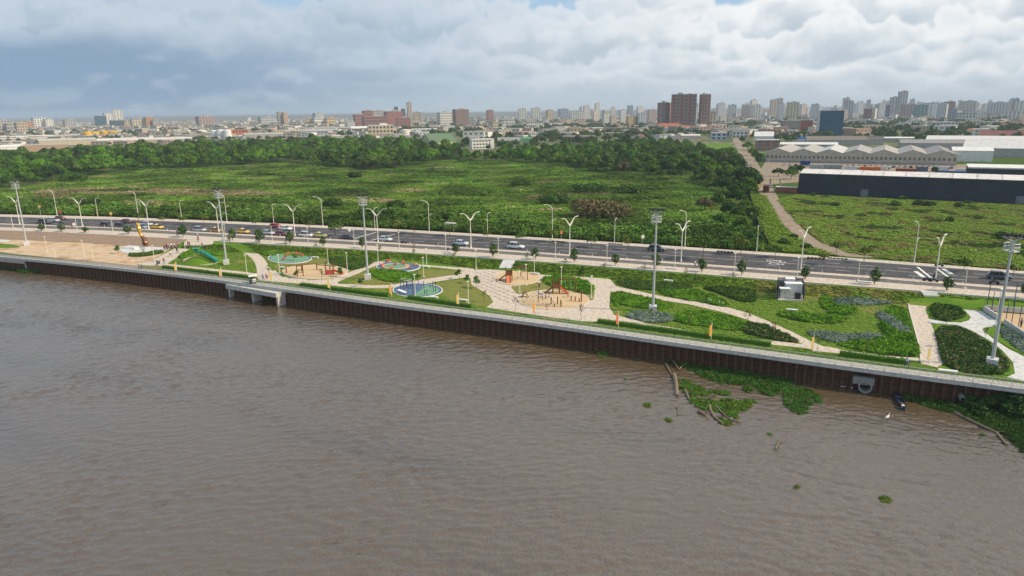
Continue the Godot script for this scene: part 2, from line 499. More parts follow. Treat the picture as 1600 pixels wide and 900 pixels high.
func wave(x: float, z: float) -> float:
	var w := fine.get_noise_2d(x * 0.3, z * 0.3)
	# wind chop whose crests bend away downstream, broken up by noise
	var bend := 0.0045 * x * absf(x) if x > 0 else 0.0012 * x * x
	var p := z - bend + w * 3.4
	var g := clampf(broad.get_noise_2d(x * 2.0, z * 2.6) * 0.6 + 0.66, 0.36, 0.85)
	var s := sin(p * 2.5) * 0.05 + sin(p * 4.7 + x * 0.5 + w * 4.0) * 0.045
	return (s * (0.55 + fine.get_noise_2d(x * 0.9 + 40.0, z * 0.9) * 1.4) + fine.get_noise_2d(x * 3.6 + z * 1.2, z * 8.0 - bend * 8.0) * 0.18) * g
func river():
	var x0 := -250.0; var x1 := 130.0; var z0 := -232.0; var z1 := -34.0; var cell := 0.34
	var nx := int((x1 - x0) / cell); var nz := int((z1 - z0) / cell)
	var v := PackedVector3Array(); var n := PackedVector3Array(); var idx := PackedInt32Array()
	var id := PackedInt32Array(); id.resize((nx + 1) * (nz + 1)); id.fill(-1)
	var tone := PackedColorArray()
	var edge := PackedFloat32Array()
	for i in nx + 1: edge.append(quay_z(x0 + i * cell) - 2.0)
	for j in nz + 1:
		var z := z0 + j * cell
		for i in nx + 1:
			var x := x0 + i * cell
			if z < edge[i] or absf(x) > -z * 0.79 + 12.0: continue
			id[j * (nx + 1) + i] = v.size()
			v.append(Vector3(x, WATER + wave(x, z), z))
			var silt := broad.get_noise_2d((x + z * 0.4) * 0.7, (z - x * 0.45) * 4.0)      # bands of silt drawn out by the current
			tone.append(Color(1.0 + silt * 0.34, 1.0 + silt * 0.3, 1.0 + silt * 0.22))
	n.resize(v.size()); n.fill(Vector3.UP)
	for j in nz:
		for i in nx:
			var a := id[j * (nx + 1) + i]; var b := id[j * (nx + 1) + i + 1]
			var d := id[(j + 1) * (nx + 1) + i]; var e := id[(j + 1) * (nx + 1) + i + 1]
			if a >= 0 and b >= 0 and d >= 0:
				idx.append(a); idx.append(b); idx.append(d)
				n[a] = Vector3((v[a].y - v[b].y) / cell, 1, (v[a].y - v[d].y) / cell).normalized()
			if b >= 0 and e >= 0 and d >= 0:
				idx.append(b); idx.append(e); idx.append(d)
	var st := []
	st.resize(Mesh.ARRAY_MAX)
	st[Mesh.ARRAY_VERTEX] = v; st[Mesh.ARRAY_NORMAL] = n; st[Mesh.ARRAY_COLOR] = tone; st[Mesh.ARRAY_INDEX] = idx
	var m := ArrayMesh.new()
	m.add_surface_from_arrays(Mesh.PRIMITIVE_TRIANGLES, st)
	var wm := mat(Color(0.1, 0.071, 0.041), 0.09)
	wm.vertex_color_use_as_albedo = true
	var rip := noise(0.022, 4, FastNoiseLite.TYPE_SIMPLEX_SMOOTH, 41).get_seamless_image(1024, 1024)
	rip.resize(1024, 1024)
	rip.bump_map_to_normal_map(6.0)
	wm.metallic_specular = 1.0; wm.clearcoat_enabled = true; wm.clearcoat = 0.35; wm.clearcoat_roughness = 0.08; wm.normal_enabled = true; wm.normal_texture = ImageTexture.create_from_image(rip); wm.normal_scale = 1.1
	wm.uv1_triplanar = true; wm.uv1_world_triplanar = true; wm.uv1_scale = Vector3(1 / 11.0, 1 / 11.0, 1 / 7.0)
	setting("river", m, wm)
	# the calm reaches beyond, a hand below the chop
	var far := MB.new()
	far.quad(Vector3(-4000, WATER - 0.22, -300), Vector3(4000, WATER - 0.22, -300), Vector3(4000, WATER - 0.22, 3000), Vector3(-4000, WATER - 0.22, 3000))
	setting("river_reach", far.mesh(), wm)

func quay_wall():
	# sheet piling: one folded pile after the other under the deck
	var wall := thing("quay_wall", "dark rusty corrugated sheet pile wall along the river", "wall")
	var b := MB.new()
	var prof := [Vector2(-0.66, 0), Vector2(-0.4, 0), Vector2(-0.24, 0.42), Vector2(0.24, 0.42), Vector2(0.4, 0), Vector2(0.66, 0)]
	for i in 5:
		var p: Vector2 = prof[i]; var q: Vector2 = prof[i + 1]
		b.quad(Vector3(p.x, WATER - 1.2, p.y), Vector3(p.x, -0.4, p.y), Vector3(q.x, -0.4, q.y), Vector3(q.x, WATER - 1.2, q.y))
	var pile := b.mesh()
	var lip := MB.new()
	for i in 5:
		var p: Vector2 = prof[i]; var q: Vector2 = prof[i + 1]
		lip.quad(Vector3(p.x, WATER - 0.3, p.y + 0.03), Vector3(p.x, WATER + 0.28, p.y + 0.03), Vector3(q.x, WATER + 0.28, q.y + 0.03), Vector3(q.x, WATER - 0.3, q.y + 0.03))
		lip.quad(Vector3(p.x, WATER + 0.28, p.y + 0.03), Vector3(p.x, WATER + 0.28, p.y - 0.02), Vector3(q.x, WATER + 0.28, q.y - 0.02), Vector3(q.x, WATER + 0.28, q.y + 0.03))
	var lips := lip.mesh()
	var base := shift(quay, -1.35)
	var k := 0
	for s in along(base, 1.32):
		var p: Vector2 = s[0]; var d: Vector2 = s[1]
		if absf(p.x) > -p.y * 0.82 + 12 or absf(p.x - spot(1337, 590, -2.6).x) < 0.85: continue
		var o := part("pile", pile, M.pile, wall)
		o.position = Vector3(p.x, 0, p.y); o.rotation.y = atan2(-d.y, d.x)
		var l := part("rusty_lip", lips, M.pile_lip, o)
		k += 1
	# deck: concrete slab overhanging the piles
	var deck := MB.new()
	ribbon(deck, shift(quay, -2.4), quay, 0.2, 0.62)
	var q0 := shift(quay, -2.4)
	for i in quay.size() - 1:
		deck.quad(Vector3(q0[i].x, -0.42, q0[i].y), Vector3(quay[i].x, -0.42, quay[i].y), Vector3(quay[i + 1].x, -0.42, quay[i + 1].y), Vector3(q0[i + 1].x, -0.42, q0[i + 1].y))
	setting("promenade_deck", deck.mesh(), M.concrete)
	# retaining body behind the piles
	var body := MB.new()
	ribbon(body, shift(quay, -6.0), shift(quay, -2.1), -0.45, 5.0)
	setting("embankment", body.mesh(), M.soil)
	# railing
	var rail := thing("railing", "pale metal railing of upright bars along the promenade edge", "railing")
	var line := shift(quay, -0.22)
	var hand := MB.new(); var bars := MB.new()
	var posts := along(line, 2.2)
	var post := MB.new()
	post.box(Vector3(0, 0.55, 0), Vector3(0.07, 1.1, 0.07)); post.box(Vector3(0, 0.02, 0), Vector3(0.16, 0.04, 0.16))
	var pm := post.mesh()
	for i in posts.size() - 1:
		var p: Vector2 = posts[i][0]; var q: Vector2 = posts[i + 1][0]
		if absf(p.x) > -p.y * 0.82 + 10: continue
		var o := part("post", pm, M.rail, rail)
		o.position = Vector3(p.x, 0.2, p.y); o.rotation.y = atan2(-(q - p).y, (q - p).x)
		hand.tube(Vector3(p.x, 1.32, p.y), Vector3(q.x, 1.32, q.y), 0.045, 0.045, 5, false)
		hand.tube(Vector3(p.x, 0.36, p.y), Vector3(q.x, 0.36, q.y), 0.025, 0.025, 4, false)
		for j in range(1, 15):
			var e := p.lerp(q, j / 15.0)
			bars.box(Vector3(e.x, 0.83, e.y), Vector3(0.035, 0.94, 0.035))
	part("handrail", hand.mesh(), M.rail, rail)
	var bo := part("bars", bars.mesh(), mat(Color(0.17, 0.18, 0.17), 0.6), rail)
	bo.set_meta("kind", "stuff")
	# the two concrete landings that stand out from the wall
	landing("concrete landing on piers under the middle of the promenade", spot(352, 441, 0.1), spot(431, 455, 0.1), 2)
	landing("concrete landing at the bare earth end of the promenade", spot(-70, 394, 0.1), spot(37, 404, 0.1), 2)
func landing(label: String, a: Vector3, b: Vector3, piers: int):
	var d := (b - a); d.y = 0
	var len := d.length()
	var t := thing("landing", label, "landing", (a + b) / 2 * Vector3(1, 0, 1), atan2(-d.z, d.x), "concrete landings")
	var s := MB.new()
	s.box(Vector3(0, -0.92, -1.45), Vector3(len, 1.0, 3.0))
	part("slab", s.mesh(), M.concrete, t)
	for i in piers + 1:
		var p := MB.new()
		p.box(Vector3(-len / 2 + 0.4 + (len - 0.8) * i / piers, -2.8, -1.5), Vector3(0.5, 2.6, 2.2))
		part("pier", p.mesh(), M.concrete, t)

# ---------------------------------------------------------------- avenue
func avenue():
	var b := MB.new(); ribbon(b, edge_b, edge_c, ROAD - 0.1, 0.3); setting("road", b.mesh(), M.asphalt)
	b = MB.new(); ribbon(b, edge_a, edge_b, ROAD + 0.03, 0.3); setting("far_pavement", b.mesh(), M.paver)
	b = MB.new(); ribbon(b, edge_c, edge_d, ROAD + 0.03, 0.3); setting("divider_kerb", b.mesh(), M.paver)
	b = MB.new(); ribbon(b, edge_d, edge_e, ROAD - 0.08, 0.3); setting("cycle_path", b.mesh(), M.bike)
	b = MB.new(); ribbon(b, edge_e, edge_f, ROAD + 0.02, 0.3); setting("pavement", b.mesh(), M.paver)
	b = MB.new(); ribbon(b, edge_f, shift(edge_f, 0.35), ROAD + 0.05, 0.3); setting("pavement_kerb", b.mesh(), M.kerb)
	b = MB.new(); ribbon(b, shift(edge_b, -0.18), shift(edge_b, 0.14), ROAD + 0.05, 0.3); setting("far_kerb", b.mesh(), M.kerb)
	# lane dashes, edge lines
	var y := ROAD - 0.094
	b = MB.new()
	for t in [0.26, 0.5, 0.74]:
		var l := lerp_line(edge_b, edge_c, t)
		for s in along(l, 7.5):
			var p: Vector2 = s[0]; var d: Vector2 = s[1]
			if absf(p.x) > -p.y * 0.85 + 10: continue
			var e := p + d * (3.0 if t != 0.5 else 7.0)
			var w := Vector2(-d.y, d.x) * 0.075
			b.quad(Vector3(p.x + w.x, y, p.y + w.y), Vector3(e.x + w.x, y, e.y + w.y), Vector3(e.x - w.x, y, e.y - w.y), Vector3(p.x - w.x, y, p.y - w.y))
	setting("road_markings", b.mesh(), M.paint)
	# crossings and painted symbols
	stripe("E", 935, 308, 1022, 378, 0.5); stripe("E", 1058, 320, 1150, 388, 0.5)
	stripe("E", 922, 335, 974, 372, 0.9); stripe("E", 1094, 320, 1148, 352, 0.9)
	stripe("B", 1010, 452, 1150, 412, 0.45); stripe("B", 1120, 462, 1278, 420, 0.45)
	for k in [[1215, 352, 10], [1245, 360, 14], [1265, 352, 8], [1290, 363, 9], [1235, 372, 12], [1280, 376, 8]]:
		var p := ons("D", k[0], k[1]); var g := MB.new()
		var r: float = k[2] * 0.075
		for i in 20:
			var u0 := TAU * i / 20; var u1 := TAU * (i + 1) / 20
			var e0 := Vector3(cos(u0) * 1.3, 0, sin(u0)); var e1 := Vector3(cos(u1) * 1.3, 0, sin(u1))
			g.quad(p * Vector3(1, 0, 1) + e0 * (r - 0.2) + Vector3(0, y, 0), p * Vector3(1, 0, 1) + e0 * r + Vector3(0, y, 0), p * Vector3(1, 0, 1) + e1 * r + Vector3(0, y, 0), p * Vector3(1, 0, 1) + e1 * (r - 0.2) + Vector3(0, y, 0))
		setting("road_markings", g.mesh(), M.paint)
	# dark low rubber bumpers in rows by the far kerb
	var i := 0
	var where := ["beside the brown thicket", "left of the black car", "right of the black car", "near the dirt track", "by the far end of the marsh fence"]
	for q in [[873, 378], [962, 382], [1133, 394], [1275, 404], [1310, 405]]:
		var p := spot(q[0], q[1], ROAD) ; var t := road_turn(p.x)
		var o := thing("rubber_bumper", "low black rubber humps at the far kerb " + where[i], "bumper", Vector3(p.x, ROAD - 0.1, p.z), t, "black humps along the far kerb")
		for k in 5:
			var h := MB.new()
			h.lathe([Vector2(0.42, 0), Vector2(0.4, 0.25), Vector2(0.25, 0.42), Vector2(0, 0.46)], 8, Vector3((k - 2) * 0.85, 0, 0))
			part("hump", h.mesh(), M.dark, o)
		i += 1
	# stairs and ramp down the bank
	stairs("pale concrete ramp from the pavement to the central plaza", "C", [758, 410, 832, 415, 795, 486, 718, 482], 1)
	stairs("broad concrete steps from the pavement near the crossing", "E", [942, 452, 1040, 460, 1066, 524, 972, 520], 7)
	stairs("broad paved ramp joining the left path to the pavement", "A", [1175, 446, 1345, 458, 1330, 506, 1150, 512], 1, M.paver)
	# bus shelter
	var p := spot(704, 361, ROAD); p.y = ROAD + 0.03
	var s := thing("bus_shelter", "small pale bus shelter on the far pavement by the marsh", "shelter", p, road_turn(p.x))
	var m := MB.new(); m.box(Vector3(0, 2.55, 0), Vector3(3.4, 0.14, 1.7)); part("roof", m.mesh(), M.pale, s)
	for x in [-1.5, 1.5]:
		for z in [-0.7, 0.7]:
			m = MB.new(); m.box(Vector3(x, 1.24, z), Vector3(0.12, 2.48, 0.12)); part("post", m.mesh(), M.pale, s)
	m = MB.new(); m.box(Vector3(-1.0, 1.2, -0.75), Vector3(0.9, 2.2, 0.08)); part("back_panel", m.mesh(), M.concrete, s)
	m = MB.new(); m.box(Vector3(0.4, 0.45, -0.45), Vector3(2.0, 0.1, 0.4)); part("bench", m.mesh(), M.concrete, s)
	# traffic signs
	for g in [["round yellow traffic sign on a pole near the far left cars", 65, 342, 5.2, M.amber, true], ["round yellow traffic sign on a pole in front of the black cars", 177, 357, 5.6, M.amber, true], ["orange temporary road sign on the far pavement", 877, 374, 2.6, M.orange, false], ["small red sign at the far kerb behind the cars", 96, 341, 3.0, M.red, false], ["small white sign post beyond the black car", 1004, 380, 2.4, M.white, false], ["white sign on a short post beside the far lamp", 118, 364, 3.4, M.white, true], ["round white sign beside the black sedan", 547, 372, 3.0, M.white, true]]:
		var q := spot(g[1], g[2], ROAD); q.y = ROAD - 0.1
		var o := thing("traffic_sign", g[0], "sign", q, 0.2, "traffic signs")
		m = MB.new(); m.tube(Vector3.ZERO, Vector3(0, g[3], 0), 0.05, 0.05, 6); part("pole", m.mesh(), M.steel, o)
		m = MB.new()
		if g[5]: m.tube(Vector3(0, g[3] - 0.4, 0.06), Vector3(0, g[3] - 0.4, 0.1), 0.5, 0.5, 14)
		else: m.box(Vector3(0, g[3] - 0.4, 0.08), Vector3(0.8, 0.9, 0.04))
		part("plate", m.mesh(), g[4], o)
	# white guide posts along the divider
	var gp := MB.new(); gp.tube(Vector3.ZERO, Vector3(0, 0.9, 0), 0.07, 0.05, 6)
	var gm := gp.mesh(); var cap := MB.new(); cap.tube(Vector3(0, 0.7, 0), Vector3(0, 0.82, 0), 0.075, 0.072, 6); var cm := cap.mesh()
	i = 0
	for q in along(lerp_line(edge_c, edge_d, 0.5), 9.0):
		var e: Vector2 = q[0]
		if absf(e.x) > -e.y * 0.72: continue
		var o := thing("guide_post", nth(i) + " short white guide post from the left on the divider kerb", "post", Vector3(e.x, ROAD + 0.03, e.y), 0, "guide posts on the divider")
		part("stake", gm, M.white, o); part("band", cm, M.dark, o); i += 1
func road_turn(x: float) -> float:
	var dz := zat(edge_c, x + 4) - zat(edge_c, x - 4)
	return atan2(-dz, 8.0)
func stripe(s: String, x0: float, y0: float, x1: float, y1: float, w: float):
	var a := sh(s, x0, y0); var b := sh(s, x1, y1)
	var y := ROAD - 0.088
	var p := spot(a.x, a.y, y); var q := spot(b.x, b.y, y)
	var d := (q - p).normalized().cross(Vector3.UP) * w / 2
	var m := MB.new(); m.quad(p + d, q + d, q - d, p - d)
	setting("crossing_stripe", m.mesh(), M.paint)
func stairs(label: String, s: String, a: Array, steps: int, m_: Material = null):
	var c := []
	for i in 4:
		var q := sh(s, a[i * 2], a[i * 2 + 1])
		c.append(spot(q.x, q.y, ROAD if i < 2 else 0.05))
	var o := thing("stairs" if steps > 1 else "ramp", label, "stairs" if steps > 1 else "ramp")
	var n := 10 if steps == 1 else steps
	var foot := PackedVector2Array()
	for e in c: foot.append(Vector2(e.x, e.z))
	paved.append(foot)
	for i in n:
		var t0 := float(i) / n; var t1 := float(i + 1) / n
		var q := [c[0].lerp(c[3], t0), c[1].lerp(c[2], t0), c[1].lerp(c[2], t1), c[0].lerp(c[3], t1)]
		var m := MB.new()
		var top := -1.0
		for e in q: top = maxf(top, hgt(e.x, e.z))
		if steps == 1:
			for k in 4: q[k].y = maxf(hgt(q[k].x, q[k].z), hgt(q[k ^ 1].x, q[k ^ 1].z)) + 0.1
			m.quad(q[0], q[1], q[2], q[3])
			for k in 4: m.quad(q[k], q[(k + 1) % 4], q[(k + 1) % 4] - Vector3(0, 0.4, 0), q[k] - Vector3(0, 0.4, 0))
			part("slab", m.mesh(), m_ if m_ else M.pale, o)
		else:
			var p := PackedVector2Array()
			for e in q: p.append(Vector2(e.x, e.z))
			m.prism(p, top - 0.35, top + 0.13)
			part("step", m.mesh(), M.paint if i % 2 == 0 else M.concrete, o)

# ---------------------------------------------------------------- park
var layer := 0.0
var paved := []
func slab(called: String, p: PackedVector2Array, top: float, m: Material, label := "", category := "", round := 0) -> MeshInstance3D:
	if round: p = rounded(p, round)
	if not called.contains("lawn"): paved.append(p)
	var b := MB.new()
	layer += 0.0004
	b.prism(p, top - 0.3, top + layer)
	return setting(called, b.mesh(), m, label, category)
func bed(s: String, a: Array, kind: String, label: String, category := "shrub bed", dens := 9.0, tall := 0.55):
	var p := rounded(poly(s, a, 0.2), 1)
	paved.append(p)
	var box := Rect2(p[0], Vector2.ZERO)
	for q in p: box = box.expand(q)
	var soil := MB.new(); layer += 0.0004; soil.prism(p, -0.2, 0.09 + layer)
	setting("planting_soil", soil.mesh(), M.soil)
	var xf := []; var cols := []
	var n := int(box.get_area() * dens)
	for i in n:
		var q := Vector2(rng.randf_range(box.position.x, box.end.x), rng.randf_range(box.position.y, box.end.y))
		if not Geometry2D.is_point_in_polygon(q, p): continue
		var k := fine.get_noise_2d(q.x * 2.0, q.y * 2.0)
		var g := rng.randf_range(0.75, 1.25)
		var col: Color
		match kind:
			"bright": col = Color(0.15, 0.31, 0.022).lerp(Color(0.09, 0.22, 0.018), clampf(k * 1.5 + 0.5, 0, 1))
			"dark": col = Color(0.05, 0.115, 0.022).lerp(Color(0.095, 0.16, 0.03), clampf(k * 1.5 + 0.4, 0, 1))
			"silver": col = Color(0.25, 0.31, 0.26).lerp(Color(0.16, 0.23, 0.18), clampf(k * 1.5 + 0.5, 0, 1))
			"flower": col = Color(0.06, 0.125, 0.025) if rng.randf() > 0.14 else Color(0.28, 0.2, 0.12)
		var h := tall * rng.randf_range(0.6, 1.25) * (0.85 + k * 0.5)
		var r := rng.randf_range(0.32, 0.55)
		xf.append(Transform3D(Basis(Vector3.UP, rng.randf() * TAU).scaled(Vector3(r, h, r)), Vector3(q.x, 0.08, q.y)))
		cols.append(Color(col.r * g, col.g * g, col.b * g))
	scatter("shrub_bed", clump, M.leaf, xf, cols, label, category)
var clump: ArrayMesh
var tuft: ArrayMesh
func make_clumps():
	var r := RandomNumberGenerator.new(); r.seed = 12
	var b := MB.new()
	for i in 30:
		var a := r.randf() * TAU; var e := r.randf()
		var d := Vector3(cos(a) * sqrt(1 - e * e), e, sin(a) * sqrt(1 - e * e))
		b.col = grey(r.randf_range(0.8, 1.2))
		b.leaf(d * r.randf_range(0.55, 1.0), d, 0.27, r)
	clump = b.mesh()
	b = MB.new()
	for i in 12:
		var a := r.randf() * TAU; var l := r.randf_range(0.6, 1.2)
		var o := Vector3(cos(a), 0, sin(a)) * r.randf() * 0.4
		var tip := o * 2.0 + Vector3(cos(a) * 0.4, l, sin(a) * 0.4)
		var s := Vector3(-sin(a), 0, cos(a)) * 0.14
		b.col = grey(r.randf_range(0.8, 1.2))
		b.tri(o - s, tip, o + s)
		b.tri(o - s * 0.8 + Vector3(0, l * 0.4, 0), tip * 0.8 + s * 2.0, o + s)
	tuft = b.mesh()
func hedge(label: String, a: Vector3, b: Vector3, w := 0.9, h := 0.75):
	var m := MB.new(); var r := RandomNumberGenerator.new(); r.seed = int(a.x * 10)
	var d := b - a; d.y = 0
	var len := d.length(); var t := d / len; var s := Vector3(-t.z, 0, t.x)
	for i in int(len * 80):
		var u := r.randf() * len; var x := r.randf_range(-1, 1); var y := r.randf()
		var face := r.randi() % 4
		var p := a + t * u
		var out := Vector3.UP
		if face < 2: p += s * x * w / 2 + Vector3(0, h, 0)
		else:
			out = s if face == 2 else -s
			p += out * w / 2 + Vector3(0, y * h, 0)
		var g := r.randf_range(0.7, 1.25)
		m.col = Color(0.085 * g, 0.19 * g, 0.022 * g)
		m.leaf(p + Vector3(r.randf_range(-1, 1), r.randf_range(-1, 0.6), r.randf_range(-1, 1)) * 0.07, out, 0.1, r)
	m.col = Color(0.085, 0.19, 0.022)
	m.box((a + b) / 2 + Vector3(0, h * 0.45, 0), Vector3(len - 0.1, h * 0.85, w * 0.8), Basis(t, Vector3.UP, s))
	solo("hedge", m.mesh(), M.leaf, label, "hedge", "clipped hedges along the promenade")

func park():
	make_clumps()
	var y := 0.05
	# bare earth at the far left, with its darker bank
	slab("bare_earth", poly("A", [-400, 395, 0, 430, 400, 450, 860, 455, 1130, 468, 1060, 520, 1000, 560, 880, 622, 850, 642, 560, 604, 300, 573, 0, 534, -400, 498]), 0.03, M.earth)
	var bank := MB.new()
	var bl := PackedVector2Array(); var bt := PackedVector2Array()
	for x in range(-240, -97, 4):
		var f := zat(edge_f, x)
		bt.append(Vector2(x, f + 0.4)); bl.append(Vector2(x, f + 8.0 + fine.get_noise_1d(x * 0.7) * 2.0))
	for i in bt.size() - 1:
		for j in 6:
			var a := bt[i].lerp(bl[i], j / 6.0); var b := bt[i + 1].lerp(bl[i + 1], j / 6.0)
			var c := bt[i + 1].lerp(bl[i + 1], (j + 1) / 6.0); var d := bt[i].lerp(bl[i], (j + 1) / 6.0)
			bank.quad(Vector3(a.x, hgt(a.x, a.y) + 0.1, a.y), Vector3(b.x, hgt(b.x, b.y) + 0.1, b.y), Vector3(c.x, hgt(c.x, c.y) + 0.1, c.y), Vector3(d.x, hgt(d.x, d.y) + 0.1, d.y))
	setting("earth_bank", bank.mesh(), M.earth_dark)
	slab("puddle", oval("A", 10, 465, 52, 9, 20), 0.04, M.pale)
	slab("lawn", poly("A", [-80, 482, 40, 485, 120, 495, 130, 508, 20, 512, -80, 508]), 0.05, M.lawn, "", "", 1)
	# paths
	var P = M.paver
	slab("path", poly("A", [1180, 462, 1260, 455, 1320, 462, 1240, 500, 1180, 520, 1090, 580, 1040, 612, 1120, 640, 1010, 622, 870, 618, 960, 585, 1060, 530]), y, P)
	slab("path", poly("A", [1290, 458, 1340, 470, 1480, 498, 1560, 520, 1640, 560, 1680, 620, 1720, 700, 1610, 690, 1600, 610, 1560, 560, 1480, 522, 1390, 508, 1240, 500]), y, P, "", "", 1)
	slab("path", poly("A", [1000, 606, 1120, 618, 1300, 638, 1480, 655, 1600, 670, 1600, 688, 1440, 670, 1250, 648, 1060, 630]), y, P)
	slab("plaza", poly("B", [390, 670, 520, 650, 560, 690, 640, 700, 760, 710, 870, 705, 920, 735, 800, 740, 680, 735, 560, 725, 420, 712]), y, P)
	slab("path", poly("B", [860, 715, 900, 690, 980, 665, 1060, 632, 1130, 604, 1190, 588, 1260, 587, 1400, 600, 1600, 618, 1760, 640, 1760, 662, 1600, 640, 1400, 620, 1250, 604, 1190, 606, 1120, 632, 1040, 668, 960, 700, 900, 730]), y, P)
	slab("path", poly("B", [860, 733, 1000, 738, 1130, 745, 1230, 742, 1330, 728, 1440, 708, 1600, 684, 1720, 668, 1740, 690, 1600, 710, 1450, 732, 1330, 750, 1230, 760, 1100, 762, 960, 755, 870, 745]), y, P)
	slab("plaza", poly("C", [470, 500, 560, 487, 700, 483, 840, 490, 1000, 520, 1140, 528, 1270, 530, 1410, 538, 1425, 570, 1415, 620, 1408, 720, 1440, 770, 1620, 812, 1620, 832, 1330, 812, 1230, 808, 980, 775, 760, 742, 640, 722, 682, 690, 660, 650, 600, 612, 548, 580, 540, 540]), y, P)
	slab("path", poly("D", [205, 455, 250, 510, 340, 530, 560, 578, 800, 612, 960, 645, 1080, 680, 1200, 728, 1340, 790, 1480, 860, 1560, 890, 1450, 885, 1340, 840, 1220, 780, 1080, 722, 900, 668, 700, 622, 480, 588, 340, 560, 205, 540]), y, P)
	slab("path", poly("D", [230, 700, 300, 722, 600, 768, 860, 812, 1100, 840, 1330, 862, 1500, 885, 1620, 905, 1620, 922, 1400, 893, 1150, 868, 900, 838, 600, 790, 330, 748, 200, 730]), y, P)
	slab("path", poly("E", [250, 800, 380, 808, 480, 832, 700, 862, 960, 880, 960, 898, 700, 882, 450, 850, 280, 835]), y, P)
	slab("path", poly("R", [95, 140, 112, 112, 240, 108, 242, 160, 262, 250, 300, 330, 384, 604, 330, 640, 200, 610, 190, 480, 140, 300]), y, P)
	slab("path", poly("R", [200, 108, 400, 112, 560, 130, 720, 140, 1080, 165, 1080, 190, 720, 168, 560, 168, 400, 140, 240, 150]), y, P)
	var kb := MB.new()
	var kp := smooth_line(poly("R", [200, 600, 190, 480, 140, 300, 95, 140, 112, 110, 240, 106]))
	for i in kp.size() - 1:
		var d := Vector3(kp[i + 1].x - kp[i].x, 0, kp[i + 1].y - kp[i].y)
		kb.box(Vector3((kp[i].x + kp[i + 1].x) / 2, 0.07, (kp[i].y + kp[i + 1].y) / 2), Vector3(d.length() + 0.02, 0.16, 0.18), Basis(Vector3.UP, atan2(-d.z, d.x)))
	setting("path_kerb", kb.mesh(), M.kerb)
	slab("concrete_path", poly("R", [262, 250, 400, 276, 520, 280, 585, 262, 600, 235, 560, 190, 515, 160, 660, 166, 720, 210, 825, 275, 800, 308, 700, 320, 700, 345, 780, 410, 900, 490, 1060, 570, 1060, 760, 890, 718, 955, 690, 940, 600, 850, 500, 760, 430, 620, 350, 500, 300, 280, 284]), y + 0.012, M.pale)
	# inlaid dark pavers on the central plaza
	var inlay := MB.new(); inlay.box(Vector3(0, 0, 0), Vector3(0.95, 0.03, 0.3)); var im := inlay.mesh()
	var plaza := poly("C", [560, 500, 680, 495, 700, 580, 820, 620, 815, 690, 730, 700, 640, 620, 560, 575])
	var pl := Node3D.new(); pl.name = "plaza_inlay"; add_child(pl); pl.set_meta("kind", "structure")
	var pb := Rect2(plaza[0], Vector2.ZERO)
	for q in plaza: pb = pb.expand(q)
	var row := 0
	var zz := pb.position.y
	while zz < pb.end.y:
		var xx := pb.position.x + (0.9 if row % 2 else 0.0)
		while xx < pb.end.x:
			if Geometry2D.is_point_in_polygon(Vector2(xx, zz), plaza):
				var o := part("paver", im, M.paver_dark, pl)
				o.position = Vector3(xx, 0.062, zz); o.rotation.y = -0.9
			xx += 1.9
		zz += 1.5; row += 1
	# lawn islands on the plaza
	slab("lawn", poly("C", [790, 590, 830, 590, 960, 570, 985, 535, 1100, 522, 1220, 535, 1300, 575, 1318, 630, 1305, 690, 1240, 650, 1080, 615, 940, 618, 840, 645, 815, 620]), 0.085, M.lawn_dry, "", "", 1)
	slab("lawn", poly("R", [238, 165, 270, 150, 360, 135, 480, 150, 560, 200, 597, 240, 560, 268, 440, 275, 300, 258, 250, 220]), 0.085, M.lawn, "", "", 1)
	slab("lawn", poly("R", [290, 292, 400, 296, 500, 305, 640, 370, 780, 460, 900, 560, 950, 650, 945, 690, 900, 706, 700, 690, 500, 650, 390, 605, 340, 450]), 0.085, M.lawn, "", "", 1)
	slab("lawn", poly("R", [700, 345, 720, 320, 800, 312, 860, 300, 1060, 430, 1060, 555, 900, 478, 780, 402]), 0.085, M.lawn, "", "", 1)
	# worn dry lawn patches
	slab("lawn", poly("C", [250, 590, 440, 545, 540, 560, 590, 610, 660, 660, 680, 690, 640, 716, 560, 715, 420, 690, 370, 640, 330, 610]), 0.03, M.lawn_dry, "", "", 2)
	slab("lawn", poly("C", [230, 480, 420, 490, 480, 500, 300, 550, 210, 560, 180, 520]), 0.03, M.lawn_dry, "", "", 2)
	slab("lawn", poly("B", [500, 610, 700, 560, 760, 555, 850, 565, 860, 600, 800, 612, 640, 625, 560, 660, 530, 650]), 0.03, M.lawn_dry, "", "", 2)
	# round play floors
	for q in [["B", 770, 660, 206, 46, "sand"], ["C", 830, 540, 141, 46, "sand"], ["C", 1060, 675, 226, 62, "sand"], ["A", 1255, 592, 112, 26, "sand"]]:
		slab("sand_pit", oval(q[0], q[1], q[2], q[3], q[4]), 0.1, M.sand)
		var rim := oval(q[0], q[1], q[2], q[3], q[4], 48); var inner := oval(q[0], q[1], q[2], q[3] * 0.985, q[4] * 0.985, 48)
		ring(rim, inner, 0.13, M.kerb)
	slab("concrete_disc", oval("A", 890, 522, 142, 33), 0.12, M.pale)
	slab("rubber_floor", oval("B", 612, 576, 134, 31), 0.09, M.green_floor); ring(oval("B", 612, 576, 134, 31), oval("B", 612, 576, 124, 27), 0.11, M.blue_floor)
	ring(oval("B", 612, 576, 138, 33), oval("B", 612, 576, 134, 31), 0.13, M.white)
	slab("rubber_floor", oval("B", 1290, 628, 134, 31), 0.09, M.blue_floor); slab("rubber_floor", oval("B", 1275, 626, 90, 19), 0.11, M.tan_floor); slab("rubber_floor", oval("B", 1270, 626, 70, 14), 0.13, M.green_floor)
	ring(oval("B", 1290, 628, 138, 33), oval("B", 1290, 628, 134, 31), 0.13, M.white)
	slab("rubber_floor", oval("B", 1410, 776, 152, 42), 0.09, M.blue_floor)
